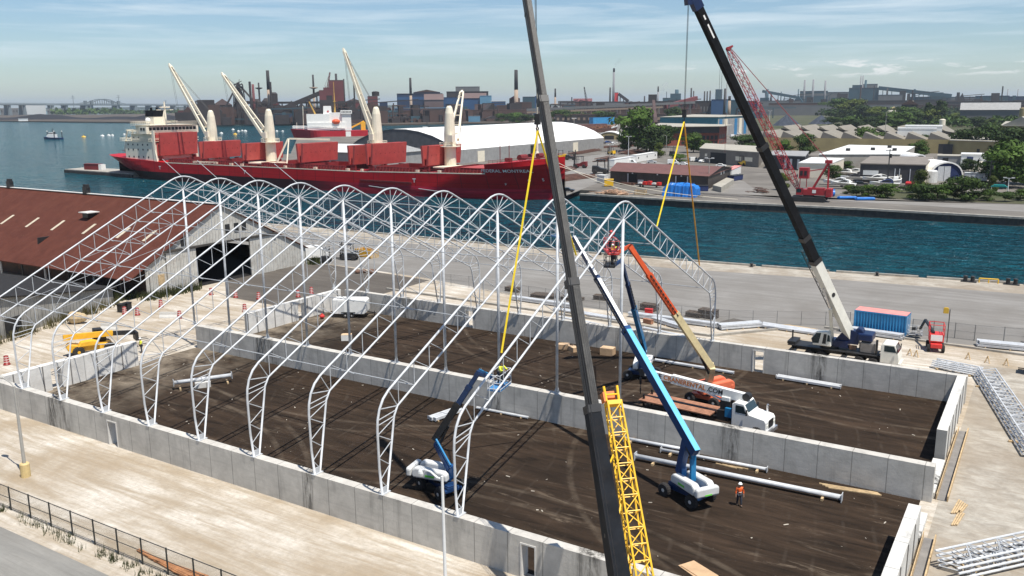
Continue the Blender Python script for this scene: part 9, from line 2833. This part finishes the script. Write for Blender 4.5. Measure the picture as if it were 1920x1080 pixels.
wood((-490.56,1964.12), (-280.89,1813.73), 2400, 10, 70, 'trees behind the coal heaps', 10, 1.8)
# smoke and steam
def puff(name, f, dx, label, dens, col, seed):
 x, y, rz, w_, h_ = f
 r = random.Random(seed); mb = MB()
 for k in range(9):
  u = k / 8
  mb.ball((x + dx * u + r.uniform(-3, 3), y + r.uniform(-3, 3), h_ + w_ * u * 3.6), w_ * (.35 + .75 * u), 10, 7, (1, 1, .9))
 m = bpy.data.materials.new(name); m.use_nodes = True
 t = m.node_tree; t.nodes.clear()
 vo = N(t, 'ShaderNodeVolumePrincipled'); ou = N(t, 'ShaderNodeOutputMaterial')
 vo.inputs['Color'].default_value = col + (1,); vo.inputs['Density'].default_value = dens
 t.links.new(vo.outputs[0], ou.inputs['Volume'])
 tag(mb.build(name, m), label, 'smoke', kind='stuff')
puff('smoke', (-806.7,1858.0,0.441,4.99,106.41), 14, 'thin grey smoke drifting from the tall slim chimney', .012, (.25, .27, .28), 1)
puff('steam', (-781.6,2087.5,0.389,5.39,52.97), 10, 'white steam beside the slim grey chimney', .03, (.95, .95, .95), 2)
# more works clutter: rows of stockpiles and rail wagons on the works bank
wg = [(-1304.2,1028.3,0.917,7.43,3.35),(-1292.4,1030.9,0.912,7.42,3.34),(-1280.7,1033.5,0.906,7.42,3.33),(-1269.0,1036.1,0.901,7.42,3.32),(-1257.3,1038.7,0.896,7.41,3.3),(-1245.7,1041.2,0.89,7.41,3.29),(-1234.2,1043.8,0.885,7.41,3.28),(-1222.7,1046.3,0.879,7.4,3.26),(-1211.3,1048.8,0.874,7.4,3.25)]
m_wag = (m_mdark, m_mrust, m_mgrey, m_mred)
for k, f in enumerate(wg):
 t = thing('rail_wagon', (f[0], f[1] + 30, 0), 'small rail wagon on the works bank at far left', 'wagon', 'rail wagons on the works bank', f[2])
 MB().box((0, 0, 2.2), (f[3], 3, 3)).build('body', m_wag[k % 4], t)
 MB().box((0, 0, .5), (f[3] * .8, 2, .8)).build('bogie', m_mdark, t)
# ---------------------------------------------------------------- air between here and the far shore
hz_m = bpy.data.materials.new('haze'); hz_m.use_nodes = True
t = hz_m.node_tree; t.nodes.clear()
vo = N(t, 'ShaderNodeVolumePrincipled'); ou = N(t, 'ShaderNodeOutputMaterial')
vo.inputs['Color'].default_value = (.80, .90, 1.0, 1); vo.inputs['Density'].default_value = 0.00006; vo.inputs['Anisotropy'].default_value = .2
t.links.new(vo.outputs[0], ou.inputs['Volume'])
o = MB().box((0, 11000, 83.5), (44000, 26000, 183)).build('haze', hz_m)
tag(o, kind='stuff', label='thin bluish haze in the air towards the far shore', cat='haze')
# rounded edges on machine panels
for o in list(COL.objects):
 b = o.name.split('.')[0]
 if o.type == 'MESH' and b in ('engine_cover', 'counterweight', 'cab', 'operator_cab', 'engine_box', 'body', 'machine_house', 'box_body', 'control_box', 'turret', 'chassis') and max(o.dimensions) < 14:
  m = o.modifiers.new('bevel', 'BEVEL'); m.width = .13 if b in ('engine_cover', 'counterweight') else .06; m.segments = 2; m.limit_method = 'ANGLE'
